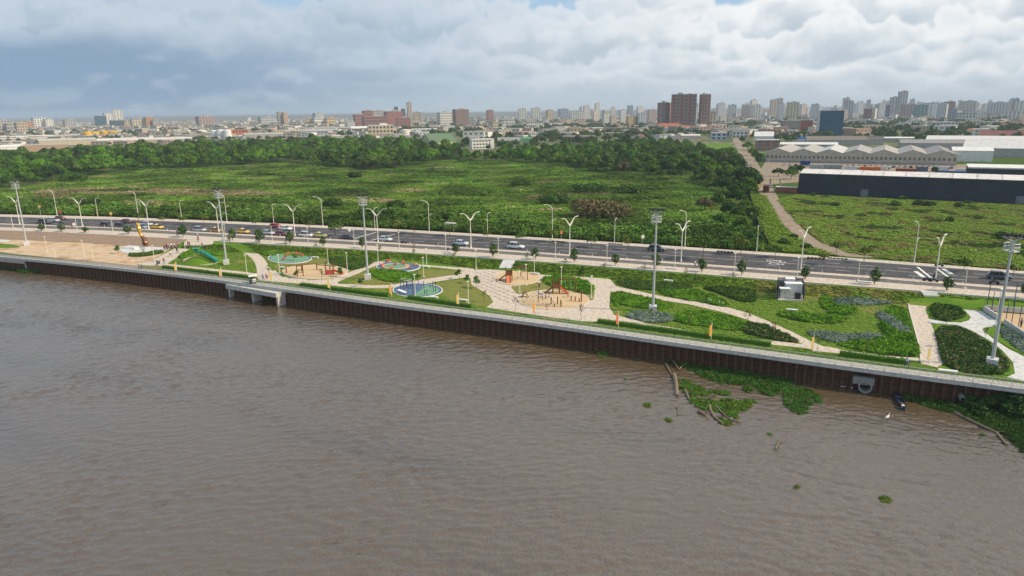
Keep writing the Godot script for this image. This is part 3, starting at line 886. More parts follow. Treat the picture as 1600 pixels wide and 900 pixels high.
	slab("rubber_floor", poly("B", [1440, 742, 1500, 748, 1540, 765, 1548, 785, 1510, 803, 1440, 812, 1380, 815, 1410, 790, 1440, 770]), 0.11, M.green_floor, "", "", 2)
	ring(oval("B", 1410, 776, 157, 44), oval("B", 1410, 776, 152, 42), 0.13, M.white)
	# planting beds
	bed("D", [240, 470, 330, 463, 500, 485, 700, 500, 735, 520, 640, 532, 480, 532, 300, 515], "dark", "dark leafy bed at the head of the pale path by the plaza")
	bed("D", [500, 540, 640, 530, 760, 530, 880, 570, 960, 622, 930, 637, 800, 607, 640, 585], "bright", "bright green bed above the path behind the tall floodlight mast")
	bed("D", [790, 515, 900, 508, 1000, 525, 1120, 540, 1142, 580, 1090, 612, 980, 585, 880, 545], "dark", "rounded dark shrub bed left of the fenced cabinets", "shrub bed", 9.0, 0.75)
	bed("D", [225, 543, 330, 553, 480, 588, 600, 618, 612, 645, 430, 648, 300, 622, 235, 625], "bright", "wedge of bright green shrubs left of the tall mast foot")
	bed("D", [305, 692, 360, 665, 480, 668, 600, 690, 615, 720, 520, 738, 400, 722], "silver", "silvery plant patch at the foot of the tall mast")
	bed("D", [600, 682, 700, 663, 850, 668, 1000, 700, 1062, 740, 1040, 792, 860, 762, 620, 732], "bright", "long bright green bed right of the silvery patch")
	bed("D", [1060, 740, 1150, 743, 1260, 788, 1405, 858, 1330, 853, 1150, 822, 1045, 792], "flower", "pointed dark flowering bed where the two paths meet", "shrub bed", 11.0, 0.7)
	bed("E", [60, 592, 200, 588, 340, 610, 480, 610, 502, 640, 380, 662, 200, 642, 80, 614], "bright", "bright hedge-like bed below the fenced cabinets")
	bed("E", [328, 490, 380, 490, 400, 530, 450, 550, 552, 560, 540, 600, 480, 607, 350, 585], "bright", "bright bed bending round right of the fenced cabinets")
	bed("E", [400, 520, 480, 503, 620, 508, 775, 524, 762, 538, 600, 543, 430, 537], "silver", "narrow silvery strip high on the lawn near the steps")
	bed("E", [238, 705, 330, 708, 480, 733, 640, 718, 722, 730, 700, 757, 560, 772, 400, 772, 280, 737], "silver", "curved silvery strip along the lower lawn edge")
	bed("E", [678, 590, 740, 598, 860, 678, 888, 722, 830, 717, 700, 642], "silver", "slanting silvery strip beside the brick walk")
	bed("E", [735, 572, 790, 550, 850, 560, 880, 640, 900, 700, 870, 675, 800, 622, 742, 592], "bright", "bright green bed above the slanting silvery strip")
	bed("E", [695, 650, 740, 672, 830, 722, 895, 728, 935, 800, 942, 862, 820, 864, 640, 836, 420, 790, 480, 777, 700, 762, 728, 730], "bright", "large bright green corner bed beside the brick walk", "shrub bed", 9.0, 0.7)
	bed("R", [278, 152, 330, 138, 470, 148, 532, 185, 552, 230, 440, 266, 320, 250], "dark", "oval dark shrub island below the steps", "shrub bed", 9.0, 0.9)
	bed("R", [322, 312, 500, 318, 640, 378, 800, 498, 892, 590, 905, 660, 820, 692, 640, 682, 480, 650, 392, 602, 345, 460], "flower", "large dark flowering bed around the nearest floodlight mast", "shrub bed", 12.0, 0.7)
	bed("R", [838, 310, 900, 325, 1060, 445, 1060, 540, 960, 462, 850, 372], "silver", "grey-green strip along the court wall at the right edge")
	bed("C", [988, 542, 1060, 524, 1200, 538, 1302, 580, 1312, 622, 1270, 642, 1130, 604, 1020, 578], "bright", "large bright green bed between the two sand pits", "shrub bed", 9.0, 0.8)
	bed("B", [850, 572, 960, 558, 1080, 588, 1140, 600, 1040, 642, 990, 642, 860, 602], "dark", "dark green bed behind the sand pit with the red slide")
	bed("B", [1100, 652, 1200, 640, 1380, 668, 1442, 690, 1300, 722, 1180, 712, 1130, 672], "bright", "bright green bed in front of the pink play floor")
	bed("B", [420, 540, 520, 528, 560, 545, 470, 560], "bright", "small bright bed behind the red play floor")
	bed("A", [1105, 562, 1200, 520, 1300, 518, 1400, 540, 1390, 560, 1260, 540, 1150, 578], "bright", "bright bed wrapping the slide mound")
	bed("A", [965, 478, 1040, 465, 1150, 463, 1140, 485, 1040, 492], "dark", "dark bed between the concrete disc and the pavement")
	bed("A", [800, 548, 900, 545, 1020, 524, 1028, 536, 920, 560, 810, 562], "dark", "low hedge arc along the concrete disc", "hedge", 12.0, 0.7)
	# hedges
	hedge("long clipped hedge in front of the green slide mound", spot(255, 419), spot(400, 436))
	hedge("clipped hedge between the left sand pit and the fitness floor", spot(470, 446.5), spot(608, 464))
	hedge("clipped hedge from the fitness floor towards the plaza", spot(638, 466.5), spot(738, 481))
	hedge("longest clipped hedge below the tall mast and its silvery patch", spot(934, 504), spot(1205, 541))
	hedge("short clipped hedge near the bench by the brick walk", spot(1311, 555), spot(1420, 569))
	enclosure()
	court()
	lawn_grass()
	# the mound with its slide
	var mc := ons("A", 1262, 596)
	var md := MB.new()
	for j in 6:
		for i in 28:
			var q := []
			for e in [[i, j], [i, j + 1], [i + 1, j + 1], [i + 1, j]]:
				var t: float = e[1] / 6.0; var u: float = TAU * (e[0] % 28) / 28.0
				q.append(mc + Vector3(cos(u) * 5.2 * (1 - t), 1.7 * (1 - pow(1 - t, 1.8)) + 0.05, sin(u) * 5.0 * (1 - t)).rotated(Vector3.UP, 0.4))
			md.quad(q[0], q[1], q[2], q[3])
	setting("grass_mound", md.mesh(), M.lawn)
func lawn_grass():
	var boxes := []
	for p in paved:
		var r := Rect2(p[0], Vector2.ZERO)
		for q in p: r = r.expand(q)
		boxes.append(r)
	var g := RandomNumberGenerator.new(); g.seed = 71
	var xf := []; var cols := []
	for i in 110000:
		var x := g.randf_range(-118, 112)
		var zf := zat(edge_f, x) + 0.8; var zq := quay_z(x) - 2.6
		var q := Vector2(x, g.randf_range(zf, zq))
		if absf(x) > -q.y * 0.8 or g.randf() > (zq - zf) / 55.0: continue
		var hit := false
		for k in paved.size():
			if boxes[k].has_point(q) and Geometry2D.is_point_in_polygon(q, paved[k]): hit = true; break
		if hit: continue
		var b := broad.get_noise_2d(q.x, q.y); var f := fine.get_noise_2d(q.x, q.y)
		var dry := smoothstep(0.22, 0.7, b * 1.2 + f * 0.8)
		var c := Color(0.12, 0.22, 0.026).lerp(Color(0.19, 0.3, 0.04), g.randf()).lerp(Color(0.33, 0.3, 0.1), dry * 0.75)
		var s := g.randf_range(0.25, 0.6)
		xf.append(Transform3D(Basis(Vector3.UP, g.randf() * TAU).scaled(Vector3(s, s * 0.14, s)), Vector3(q.x, hgt(q.x, q.y) + 0.01, q.y))); cols.append(c)
	scatter("lawn_grass", tuft, M.leaf, xf, cols, "short green grass covering the park lawns", "grass")
func ring(o: PackedVector2Array, i: PackedVector2Array, y: float, m: Material):
	var b := MB.new(); layer += 0.0004; y += layer
	for k in o.size():
		var a := o[k]; var d := o[(k + 1) % o.size()]; var e := i[(k + 1) % i.size()]; var f := i[k]
		b.quad(Vector3(a.x, y, a.y), Vector3(d.x, y, d.y), Vector3(e.x, y, e.y), Vector3(f.x, y, f.y))
		b.quad(Vector3(a.x, y - 0.2, a.y), Vector3(d.x, y - 0.2, d.y), Vector3(d.x, y, d.y), Vector3(a.x, y, a.y))
		b.quad(Vector3(f.x, y - 0.2, f.y), Vector3(e.x, y - 0.2, e.y), Vector3(e.x, y, e.y), Vector3(f.x, y, f.y))
	setting("kerb_ring", b.mesh(), m)
func enclosure():
	var c := [sh("E", 60, 515), sh("E", 222, 520), sh("E", 200, 400), sh("E", 52, 395)]
	var g := []
	for q in c: g.append(spot(q.x, q.y, 0.1))
	# back of the yard stays level with the front: cut it to eight metres
	for k in [[1, 2], [0, 3]]:
		var d: Vector3 = g[k[1]] - g[k[0]]
		g[k[1]] = g[k[0]] + d.normalized() * minf(d.length(), 8.0)
	var p := PackedVector2Array()
	for q in g: p.append(Vector2(q.x, q.z))
	slab("yard_slab", p, 0.14, M.concrete)
	var f := thing("fence", "dark blue mesh fence around the pale cabinets", "fence")
	for k in [[0, 3], [1, 2], [3, 2]]:
		var a: Vector3 = g[k[0]]; var b: Vector3 = g[k[1]]
		var n := int(a.distance_to(b) / 1.1)
		for i in n + 1:
			var m := MB.new(); var q := a.lerp(b, float(i) / n)
			m.box(q + Vector3(0, 1.5, 0), Vector3(0.09, 2.9, 0.09)); part("post", m.mesh(), M.navy, f)
		var w := MB.new()
		var cnt := int(a.distance_to(b) / 0.13)
		for i in cnt:
			var q := a.lerp(b, (i + 0.5) / cnt)
			w.box(q + Vector3(0, 1.5, 0), Vector3(0.07, 2.7, 0.07))
		for hh in [0.3, 1.5, 2.8]: w.tube(a + Vector3(0, hh, 0), b + Vector3(0, hh, 0), 0.03, 0.03, 4)
		var o := part("bars", w.mesh(), M.navy, f); o.set_meta("kind", "stuff")
	var mid: Vector3 = (g[0] + g[1] + g[2] + g[3]) / 4; mid.y = 0.14
	var t := atan2(-(g[1].z - g[0].z), g[1].x - g[0].x)
	for q in [["large white cabinet in the middle of the blue fence", Vector3(0.5, 0, 0), Vector3(3.2, 2.6, 1.6), M.white], ["small white cabinet at the back of the blue fence", Vector3(0.3, 0, -2.4), Vector3(1.7, 3.0, 1.3), M.white], ["grey cabinet at the left front of the blue fence", Vector3(-1.6, 0, 2.2), Vector3(1.9, 2.0, 1.3), M.concrete], ["small dark bin in front of the white cabinets", Vector3(0.9, 0, 2.6), Vector3(1.0, 1.1, 0.8), M.dark]]:
		var at: Vector3 = mid + (q[1] as Vector3).rotated(Vector3.UP, t); var s: Vector3 = q[2]
		var o := thing("cabinet" if s.x > 1.2 else "bin", q[0], "cabinet" if s.x > 1.2 else "bin", at, t)
		var m := MB.new(); m.box(Vector3(0, s.y / 2, 0), s); part("body", m.mesh(), q[3], o)
		m = MB.new(); m.box(Vector3(0, s.y + 0.06, 0), Vector3(s.x + 0.2, 0.12, s.z + 0.2)); part("lid", m.mesh(), M.lit if s.x > 1.2 else M.dark, o)
		for x in [-0.25, 0.25]:
			m = MB.new(); m.box(Vector3(x * s.x, s.y * 0.5, s.z / 2 + 0.012), Vector3(s.x * 0.44, s.y * 0.8, 0.02)); part("door", m.mesh(), q[3], o)
func court():
	# a walled sand court at the right edge
	var sandp := poly("R", [720, 165, 1060, 195, 1300, 230, 1300, 480, 1060, 420, 1029, 400, 880, 280, 815, 262])
	slab("court_sand", sandp, 0.06, M.tan_floor)
	for q in [["low grey court wall beside the white path", "R", 705, 185, 815, 262], ["low grey court wall along the silvery strip", "R", 868, 290, 1090, 440], ["low grey court wall on the far side of the court", "R", 720, 178, 1100, 205]]:
		var a := ons(q[1], q[2], q[3]); var b := ons(q[1], q[4], q[5])
		var o := thing("court_wall", q[0], "wall", Vector3.ZERO, 0, "court walls")
		var d := b - a; d.y = 0
		var n := int(d.length() / 2.0) + 1
		for i in n:
			var m := MB.new()
			m.box(a + d * ((i + 0.5) / n) + Vector3(0, 0.5, 0), Vector3(d.length() / n - 0.03, 1.0, 0.3), Basis(Vector3.UP, atan2(-d.z, d.x)))
			part("block", m.mesh(), M.concrete, o)
	var f := thing("court_fence", "tall dark net fence posts around the sand court", "fence")
	for q in [[728, 165, 5.5], [765, 195, 4.0], [815, 255, 4.0], [940, 178, 5.5], [880, 275, 3.6], [925, 300, 4.2], [980, 330, 4.2], [1080, 400, 4.5]]:
		var p := ons("R", q[0], q[1]); var m := MB.new()
		m.tube(p, p + Vector3(0, q[2], 0), 0.07, 0.06, 6); part("post", m.mesh(), M.navy, f)

# ---------------------------------------------------------------- vegetation
func crown_mesh(seed_: int, h: float, r: float, base: float, col: Color, lobes := 9, leaves := 75, size := 0.62) -> ArrayMesh:
	var q := RandomNumberGenerator.new(); q.seed = seed_
	var b := MB.new()
	for i in lobes:
		var a := TAU * i / lobes * 1.618 * 3.0 + q.randf() * 0.7
		var k := sqrt(q.randf()) if i else 0.0
		var c := Vector3(cos(a) * r * 0.66 * k, lerpf(base, h - r * 0.3, 0.45 + 0.55 * (1 - k * k) * q.randf_range(0.7, 1.0)), sin(a) * r * 0.66 * k)
		var lr := r * q.randf_range(0.36, 0.52)
		var g := q.randf_range(0.75, 1.25)
		for j in leaves:
			var d := Vector3(q.randfn(), q.randfn() * 0.9 + 0.25, q.randfn()).normalized()
			var t := g * q.randf_range(0.75, 1.25)
			b.col = Color(col.r * t * q.randf_range(0.9, 1.15), col.g * t, col.b * t)
			b.leaf(c + Vector3(d.x, d.y * 0.72, d.z) * lr * q.randf_range(0.72, 1.06), d, size, q)
	return b.mesh()
func ball_mesh(seed_: int, h: float, r: float, base: float, col: Color, n := 330, size := 0.17) -> ArrayMesh:      # an egg-shaped clipped crown
	var q := RandomNumberGenerator.new(); q.seed = seed_
	var b := MB.new()
	for j in n:
		var d := Vector3(q.randfn(), q.randfn(), q.randfn()).normalized()
		var k := q.randf_range(0.72, 1.03) * (1.0 + 0.3 * sin(d.x * 4.0 + seed_) * cos(d.z * 5.0 + d.y * 3.0))
		var t := q.randf_range(0.65, 1.3)
		b.col = Color(col.r * t, col.g * t, col.b * t)
		var taper := 1.0 - 0.28 * maxf(d.y, 0.0)
		b.leaf(Vector3(d.x * r * k * taper, base + (h - base) * (0.5 + 0.5 * d.y * k), d.z * r * k * taper), d, size, q)
	return b.mesh()
func trunk_mesh(seed_: int, h: float, rad: float, spread: float) -> ArrayMesh:
	var q := RandomNumberGenerator.new(); q.seed = seed_
	var b := MB.new()
	var k := Vector3(q.randf_range(-0.2, 0.2), h * 0.45, q.randf_range(-0.2, 0.2))
	b.tube(Vector3(0, -0.2, 0), k, rad, rad * 0.7, 6)
	for i in 4:
		var a := TAU * i / 4 + q.randf()
		b.tube(k, Vector3(cos(a) * spread, h * q.randf_range(0.75, 0.95), sin(a) * spread), rad * 0.5, rad * 0.15, 5)
	return b.mesh()
var trees := []            # [crown, trunk] of the broad trees
const TREE_COLS := [Color(0.04, 0.1, 0.015), Color(0.065, 0.145, 0.016), Color(0.03, 0.075, 0.02), Color(0.085, 0.155, 0.022), Color(0.06, 0.11, 0.025), Color(0.13, 0.11, 0.06)]
func in_poly(p: Vector3, q: PackedVector2Array) -> bool: return Geometry2D.is_point_in_polygon(Vector2(p.x, p.z), q)
func put_tree(kind: int, at: Vector3, s: float, label: String, group: String, called := "broad_tree"):
	var o := thing(called, label, "tree", at, rng.randf() * TAU, group)
	o.scale = Vector3(s * rng.randf_range(0.85, 1.2), s * rng.randf_range(0.85, 1.15), s * rng.randf_range(0.85, 1.2))
	part("crown", trees[kind][0], M.leaf, o); part("trunk", trees[kind][1], M.bark, o)
func marsh():
	for i in 6:
		var h := 10.0 + (i % 3)
		trees.append([crown_mesh(100 + i, h, 5.6 + (i % 2), 2.2, TREE_COLS[i], 10, 85, 0.62), trunk_mesh(60 + i, h, 0.3, 2.6)])
	# marsh plants
	var field := poly("T", [-220, 312, -100, 304, 0, 296, 60, 290, 140, 275, 230, 266, 330, 262, 450, 254, 560, 268, 640, 266, 690, 250, 800, 254, 880, 262, 960, 276, 1010, 275, 1080, 288, 1130, 306, 1168, 335, 1196, 388])
	var bot := PackedVector2Array()
	for x in range(66, -300, -6): bot.append(Vector2(x, zat(edge_a, x) - 2.5))
	field.append_array(bot)
	var box := Rect2(field[0], Vector2.ZERO)
	for q in field: box = box.expand(q)
	var dry_reed := rounded(poly("T", [40, 298, 150, 293, 300, 294, 430, 299, 470, 303, 430, 306, 300, 306, 150, 303, 60, 303]), 1)
	var xf := []; var cols := []; var xt := []; var ct := []
	var n := int(box.get_area() * 1.3)
	var r := RandomNumberGenerator.new(); r.seed = 91
	for i in n:
		var q := Vector2(r.randf_range(box.position.x, box.end.x), r.randf_range(box.position.y, box.end.y))
		if not Geometry2D.is_point_in_polygon(q, field): continue
		var back := zat(edge_a, q.x) - q.y
		var near := back < 26 + broad.get_noise_2d(q.x * 3, q.y * 3) * 44
		if not near and r.randf() > 0.62: continue
		var b := broad.get_noise_2d(q.x * 1.4, q.y * 2.6)
		var f := fine.get_noise_2d(q.x * 0.6, q.y * 0.6)
		var g := r.randf_range(0.75, 1.25) * 0.98 * (1.0 + 0.95 * fine.get_noise_2d(q.x * 0.17 + 90.0, q.y * 0.2))
		var shrubby := near or b + f * 0.35 > 0.34
		var col := Color(0.15, 0.26, 0.034).lerp(Color(0.095, 0.185, 0.028), clampf(f * 1.2 + b * 1.2 + 0.45, 0, 1))
		if shrubby: col = Color(0.06, 0.135, 0.02).lerp(Color(0.1, 0.175, 0.03), clampf(f + 0.4, 0, 1))
		# a streak of dry, flattened reed on the left half
		if Geometry2D.is_point_in_polygon(q, dry_reed) and r.randf() < 0.85 + f or b < -0.4:
			col = Color(0.36, 0.29, 0.18).lerp(Color(0.2, 0.17, 0.09), r.randf()); shrubby = false
		if shrubby:
			var s := r.randf_range(0.9, 1.7) * (1.0 if near else 1.15)
			var h := s * r.randf_range(0.7, 1.15) * (1.25 if near else 0.7)
			xf.append(Transform3D(Basis(Vector3.UP, r.randf() * TAU).scaled(Vector3(s, h, s)), Vector3(q.x, hgt(q.x, q.y) + (h * 0.55 if near else 0.1), q.y)))
			cols.append(Color(col.r * g, col.g * g, col.b * g))
		else:
			var s := r.randf_range(0.6, 1.2)
			xt.append(Transform3D(Basis(Vector3.UP, r.randf() * TAU).scaled(Vector3(s, s * 0.42, s)), Vector3(q.x, hgt(q.x, q.y), q.y)))
			ct.append(Color(col.r * g, col.g * g, col.b * g))
	scatter("marsh_plants", clump, M.leaf, xf, cols, "broad leaved marsh plants behind the avenue", "plants")
	scatter("marsh_reeds", tuft, M.leaf, xt, ct, "bright green reeds covering the open marsh", "reeds")
	# thickets that stand out of the marsh
	for t in [[922, 338, 17.0, 7.6, Color(0.14, 0.115, 0.055), "brown thicket of bare twigs near the avenue"], [955, 339, 15.0, 6.6, Color(0.13, 0.12, 0.055), "second brown thicket right of the first one"], [868, 318, 13.0, 4.0, Color(0.045, 0.105, 0.02), "dark green thicket left of the brown thicket"], [925, 300, 16.0, 4.2, Color(0.04, 0.1, 0.02), "dark thicket in mid marsh beyond the brown thicket"], [985, 302, 14.0, 4.0, Color(0.045, 0.105, 0.02), "dark thicket right of mid marsh"], [555, 278, 8.0, 4.0, Color(0.05, 0.1, 0.025), "lone dark bush in the open marsh"], [818, 290, 12.0, 3.2, Color(0.05, 0.11, 0.02), "low dark thicket before the tree belt"], [520, 322, 7.0, 3.5, Color(0.04, 0.095, 0.02), "dark bush behind the far lamps"], [620, 326, 7.0, 3.5, Color(0.045, 0.1, 0.02), "dark rounded bush behind the crossing"], [120, 283, 14, 6.0, Color(0.06, 0.13, 0.02), "bright rounded shrub before the left tree belt"]]:
		var p := on(t[0], t[1])
		var m := crown_mesh(int(t[0]), t[3], t[2] * 0.6, 0.3, t[4], 12, 110, 0.5)
		var o := solo("thicket", m, M.leaf, t[5], "thicket", "thickets in the marsh")
		o.position = p; o.scale = Vector3(1, 1, 0.75)
	# tree belt behind the marsh
	var belt := poly("T", [-260, 312, -100, 303, 0, 294, 60, 288, 140, 274, 230, 265, 330, 261, 450, 253, 560, 267, 640, 265, 690, 250, 800, 253, 880, 261, 960, 274, 1010, 274, 1080, 287, 1130, 305, 1170, 318, 1168, 290, 1156, 262, 1146, 246, 1090, 238, 1055, 229, 1000, 226, 940, 232, 860, 238, 800, 243, 775, 247, 735, 247, 715, 243, 668, 242, 645, 232, 630, 228, 560, 226, 450, 229, 330, 231, 250, 237, 150, 240, 50, 250, 0, 249, -120, 251, -260, 254])
	box = Rect2(belt[0], Vector2.ZERO)
	for q in belt: box = box.expand(q)
	var spots := []
	var z := box.position.y
	r.seed = 17
	while z < box.end.y:
		var x := box.position.x
		while x < box.end.x:
			var q := Vector2(x + r.randf_range(-3.5, 3.5), z + r.randf_range(-3.5, 3.5))
			if Geometry2D.is_point_in_polygon(q, belt) and absf(q.x) < -q.y * 0.83 and fine.get_noise_2d(q.x * 0.25, q.y * 0.25) > -0.3: spots.append(q)
			x += 7.0
		z += 7.0
	spots.sort_custom(func(a, b): return a.length() < b.length())
	var rest := [[], [], []]; var restc := [[], [], []]
	for i in spots.size():
		var q: Vector2 = spots[i]
		var big := broad.get_noise_2d(q.x * 2.5, q.y * 2.5)
		var s := clampf(0.72 + big * 0.8, 0.42, 1.2) * r.randf_range(0.65, 1.25)
		if q.x > -20: s *= 0.82
		var kind := r.randi() % 5
		if r.randf() < 0.045: kind = 5
		if i < 290:
			var az := atan2(q.x, -q.y)
			var lab: String = ["dark green tree", "mid green tree", "bluish dark green tree", "light green tree", "dull green tree", "brownish half-bare tree"][kind] + " at the front of the tree belt, " + ["at the far left", "left of the middle", "in the middle", "right of the middle", "near the dirt track"][clampi(int((az + 0.7) / 0.21), 0, 4)]
			put_tree(kind, Vector3(q.x, 0, q.y), s, lab, "trees at the front of the belt behind the marsh")
		else:
			var v := kind % 3
			rest[v].append(Transform3D(Basis(Vector3.UP, r.randf() * TAU).scaled(Vector3(s, s * r.randf_range(0.9, 1.15), s)), Vector3(q.x, 0, q.y)))
			var g := r.randf_range(0.65, 1.8); restc[v].append(Color(g, g, g * 0.9))
	for v in 3:
		scatter("woodland", trees[[0, 1, 4][v]][0], M.leaf, rest[v], restc[v], ["mass of dark trees filling the belt behind the marsh", "mass of mid green trees filling the belt behind the marsh", "mass of dull green trees filling the belt behind the marsh"][v], "woodland")
	# shrubs and trees along the dirt track
	var sn := 0
	for q in [[1172, 300, 0.7, 3], [1150, 318, 0.75, 0], [1165, 335, 0.62, 1], [1178, 350, 0.55, 4], [1160, 358, 0.5, 3], [1140, 340, 0.6, 2], [1120, 322, 0.65, 0], [1176, 372, 0.45, 1], [1150, 378, 0.4, 3], [1185, 384, 0.36, 0], [1125, 352, 0.45, 1], [1100, 330, 0.6, 5]]:
		put_tree(q[3], on(q[0], q[1]) - Vector3(0, 1.5 * q[2], 0), q[2], ["dark leafy", "mid green", "deep green", "light green", "dull green", "brownish"][q[3]] + " shrub tree left of the dirt track, " + nth(sn) + " counted towards the road", "shrub trees by the dirt track", "shrub_tree"); sn += 1
	# the rough field on the right
	var rough := poly("T", [1215, 313, 1245, 304, 1600, 321, 1760, 332, 1800, 432, 1600, 423, 1400, 407, 1330, 396, 1284, 379, 1244, 347])
	box = Rect2(rough[0], Vector2.ZERO)
	for q in rough: box = box.expand(q)
	xf = []; cols = []; xt = []; ct = []
	for i in int(box.get_area() * 3.0):
		var q := Vector2(r.randf_range(box.position.x, box.end.x), r.randf_range(box.position.y, box.end.y))
		if not Geometry2D.is_point_in_polygon(q, rough) or q.y > zat(edge_a, q.x) - 2.0: continue
		var b := broad.get_noise_2d(q.x * 3.0, q.y * 3.5); var f := fine.get_noise_2d(q.x, q.y)
		var g := r.randf_range(0.75, 1.25)
		var col := Color(0.2, 0.3, 0.045).lerp(Color(0.24, 0.2, 0.08), smoothstep(0.0, 0.4, f + b))
		var s := r.randf_range(0.35, 0.75)
		if b + f * 0.6 > 0.4:
			xf.append(Transform3D(Basis(Vector3.UP, r.randf() * TAU).scaled(Vector3(s, s * 0.9, s)), Vector3(q.x, hgt(q.x, q.y), q.y))); cols.append(Color(0.06 * g, 0.125 * g, 0.022 * g))
		else:
			xt.append(Transform3D(Basis(Vector3.UP, r.randf() * TAU).scaled(Vector3(s * 1.4, s * 0.5, s * 1.4)), Vector3(q.x, hgt(q.x, q.y), q.y))); ct.append(Color(col.r * g, col.g * g, col.b * g))
	scatter("field_weeds", clump, M.leaf, xf, cols, "dark weeds scattered over the rough field on the right", "weeds")
	scatter("field_grass", tuft, M.leaf, xt, ct, "yellowish green rough grass in front of the dark warehouse", "grass")
	var i := 0
	for q in [[1399, 322, 2.4], [1410, 312, 2.0], [1437, 321, 2.6], [1448, 322, 2.2], [1456, 321, 1.8], [1498, 324, 2.2], [1512, 318, 1.6], [1305, 322, 1.8], [1270, 306, 1.6], [1566, 374, 2.6], [1484, 346, 1.8], [1225, 382, 2.0], [1260, 388, 1.6], [1240, 372, 1.4]]:
		var o := solo("bush", crown_mesh(300 + i, q[2] * 0.9, q[2], 0.1, Color(0.05, 0.11, 0.025), 7, 60, 0.3), M.leaf, nth(i) + " round green bush counted across the rough field by the warehouse", "bush", "bushes in the rough field")
		o.position = on(q[0], q[1]); i += 1
	# verge between the net fence and the track
	var verge := poly("T", [1172, 305, 1194, 306, 1206, 325, 1217, 346, 1237, 366, 1268, 387, 1310, 401, 1200, 392, 1186, 360])
	box = Rect2(verge[0], Vector2.ZERO)
	for q in verge: box = box.expand(q)
	xt = []; ct = []
	for k in int(box.get_area() * 2.2):
		var q := Vector2(r.randf_range(box.position.x, box.end.x), r.randf_range(box.position.y, box.end.y))
		if not Geometry2D.is_point_in_polygon(q, verge) or q.y > zat(edge_a, q.x) - 1.0: continue
		var s := r.randf_range(0.5, 1.2); var g := r.randf_range(0.7, 1.3)
		xt.append(Transform3D(Basis(Vector3.UP, r.randf() * TAU).scaled(Vector3(s, s * 0.6, s)), Vector3(q.x, hgt(q.x, q.y), q.y))); ct.append(Color(0.19 * g, 0.29 * g, 0.04 * g))
	scatter("verge_grass", tuft, M.leaf, xt, ct, "bright rough grass between the net fence and dirt track", "grass")
	# dirt track
	var b := MB.new()
	b.prism(rounded(poly("T", [1143, 216, 1155, 216, 1168, 232, 1182, 252, 1205, 288, 1216, 310, 1232, 332, 1252, 356, 1276, 376, 1296, 384, 1340, 391, 1400, 398, 1420, 402, 1330, 403, 1270, 393, 1240, 374, 1222, 356, 1206, 340, 1200, 322, 1190, 305, 1172, 285, 1166, 262, 1158, 244, 1150, 230]), 2), -0.3, 0.06)
	setting("dirt_track", b.mesh(), M.track)
	# net fence between thicket and track
	var fn := thing("net_fence", "dark green net fence along the thicket beside the dirt track", "fence")
	var pts := [on(1168, 300), on(1174, 320), on(1180, 345), on(1188, 368), on(1200, 390)]
	for k in 4:
		var a: Vector3 = pts[k]; var e: Vector3 = pts[k + 1]
		var m := MB.new(); m.tube(a, a + Vector3(0, 2.6, 0), 0.06, 0.06, 5); part("post", m.mesh(), M.steel, fn)
		m = MB.new(); m.box((a + e) / 2 + Vector3(0, 1.2, 0), Vector3(a.distance_to(e), 2.3, 0.05), Basis((e - a).normalized(), Vector3.UP, (e - a).normalized().cross(Vector3.UP)).orthonormalized())
		part("net", m.mesh(), mat(Color(0.03, 0.05, 0.045), 0.9), fn)

# ---------------------------------------------------------------- buildings
func far_at(x: float, dist: float) -> Vector3:      # on the ground, dist metres inland on that bearing
	var d := ray(x, 174.26 - (x - 796) * 0.01453)
	return Vector3(d.x / -d.z * dist, 0, -dist)
func top_at(x: float, y: float, dist: float) -> float:
	var d := ray(x, y)
	return EYE.y + d.y / -d.z * dist
func shell(o: Node3D, w: float, h: float, d: float, col: Color, floors: int, bays: int, roof: Color, glassy := Color(0.05, 0.06, 0.07), fill := 0.55):
	var m := MB.new(); m.col = col; m.box(Vector3(0, h / 2, 0), Vector3(w, h, d)); part("wall", m.mesh(), M.wall, o)
	m = MB.new(); m.col = roof
	m.box(Vector3(0, h + 0.3, 0), Vector3(w + 0.3, 0.6, d + 0.3))
	if h > 14: m.box(Vector3(w * 0.12, h + 2.0, 0), Vector3(w * 0.3, 2.8, d * 0.35))
	part("roof", m.mesh(), M.wall, o)
	if floors < 1: return
	m = MB.new()
	var fh := h / floors
	for side in 4:
		var fw := w if side % 2 == 0 else d
		var off := (d if side % 2 == 0 else w) / 2 + 0.06
		var nb := bays if side % 2 == 0 else maxi(1, int(bays * d / w))
		var t := Basis(Vector3.UP, side * PI / 2)
		for f in floors:
			for k in nb:
				var x := (k + 0.5) / nb * fw - fw / 2
				var y := (f + 0.55) * fh
				var hw := fw / nb * fill / 2; var hh := fh * 0.26
				m.col = glassy * (0.8 + 0.4 * fmod(sin(k * 12.9 + f * 78.2 + side) * 437.5 + 437.5, 1.0))
				m.quad(t * Vector3(x - hw, y - hh, off), t * Vector3(x - hw, y + hh, off), t * Vector3(x + hw, y + hh, off), t * Vector3(x + hw, y - hh, off))
	var g := part("windows", m.mesh(), M.wall, o); g.set_meta("kind", "stuff")
func tower(label: String, x0: float, x1: float, ytop: float, dist: float, col: Color, floors := 8, bays := 4, turn := 0.25, deep := 0.8, cat := "building", roof := Color(0.4, 0.39, 0.37), glassy := Color(0.06, 0.07, 0.08)) -> Node3D:
	var xc := (x0 + x1) / 2
	var at := far_at(xc, dist)
	var face := atan2(at.x, -at.z)
	var span := (x1 - x0) / FOCAL * dist / cos(face)
	var w := span / (cos(turn) + deep * absf(sin(turn)))
	var o := thing("building" if cat == "building" else cat.replace(" ", "_"), label, cat, at, -face + turn)
	shell(o, w, maxf(3.0, top_at(xc, ytop, dist)), w * deep, col, floors, bays, roof, glassy)
	return o
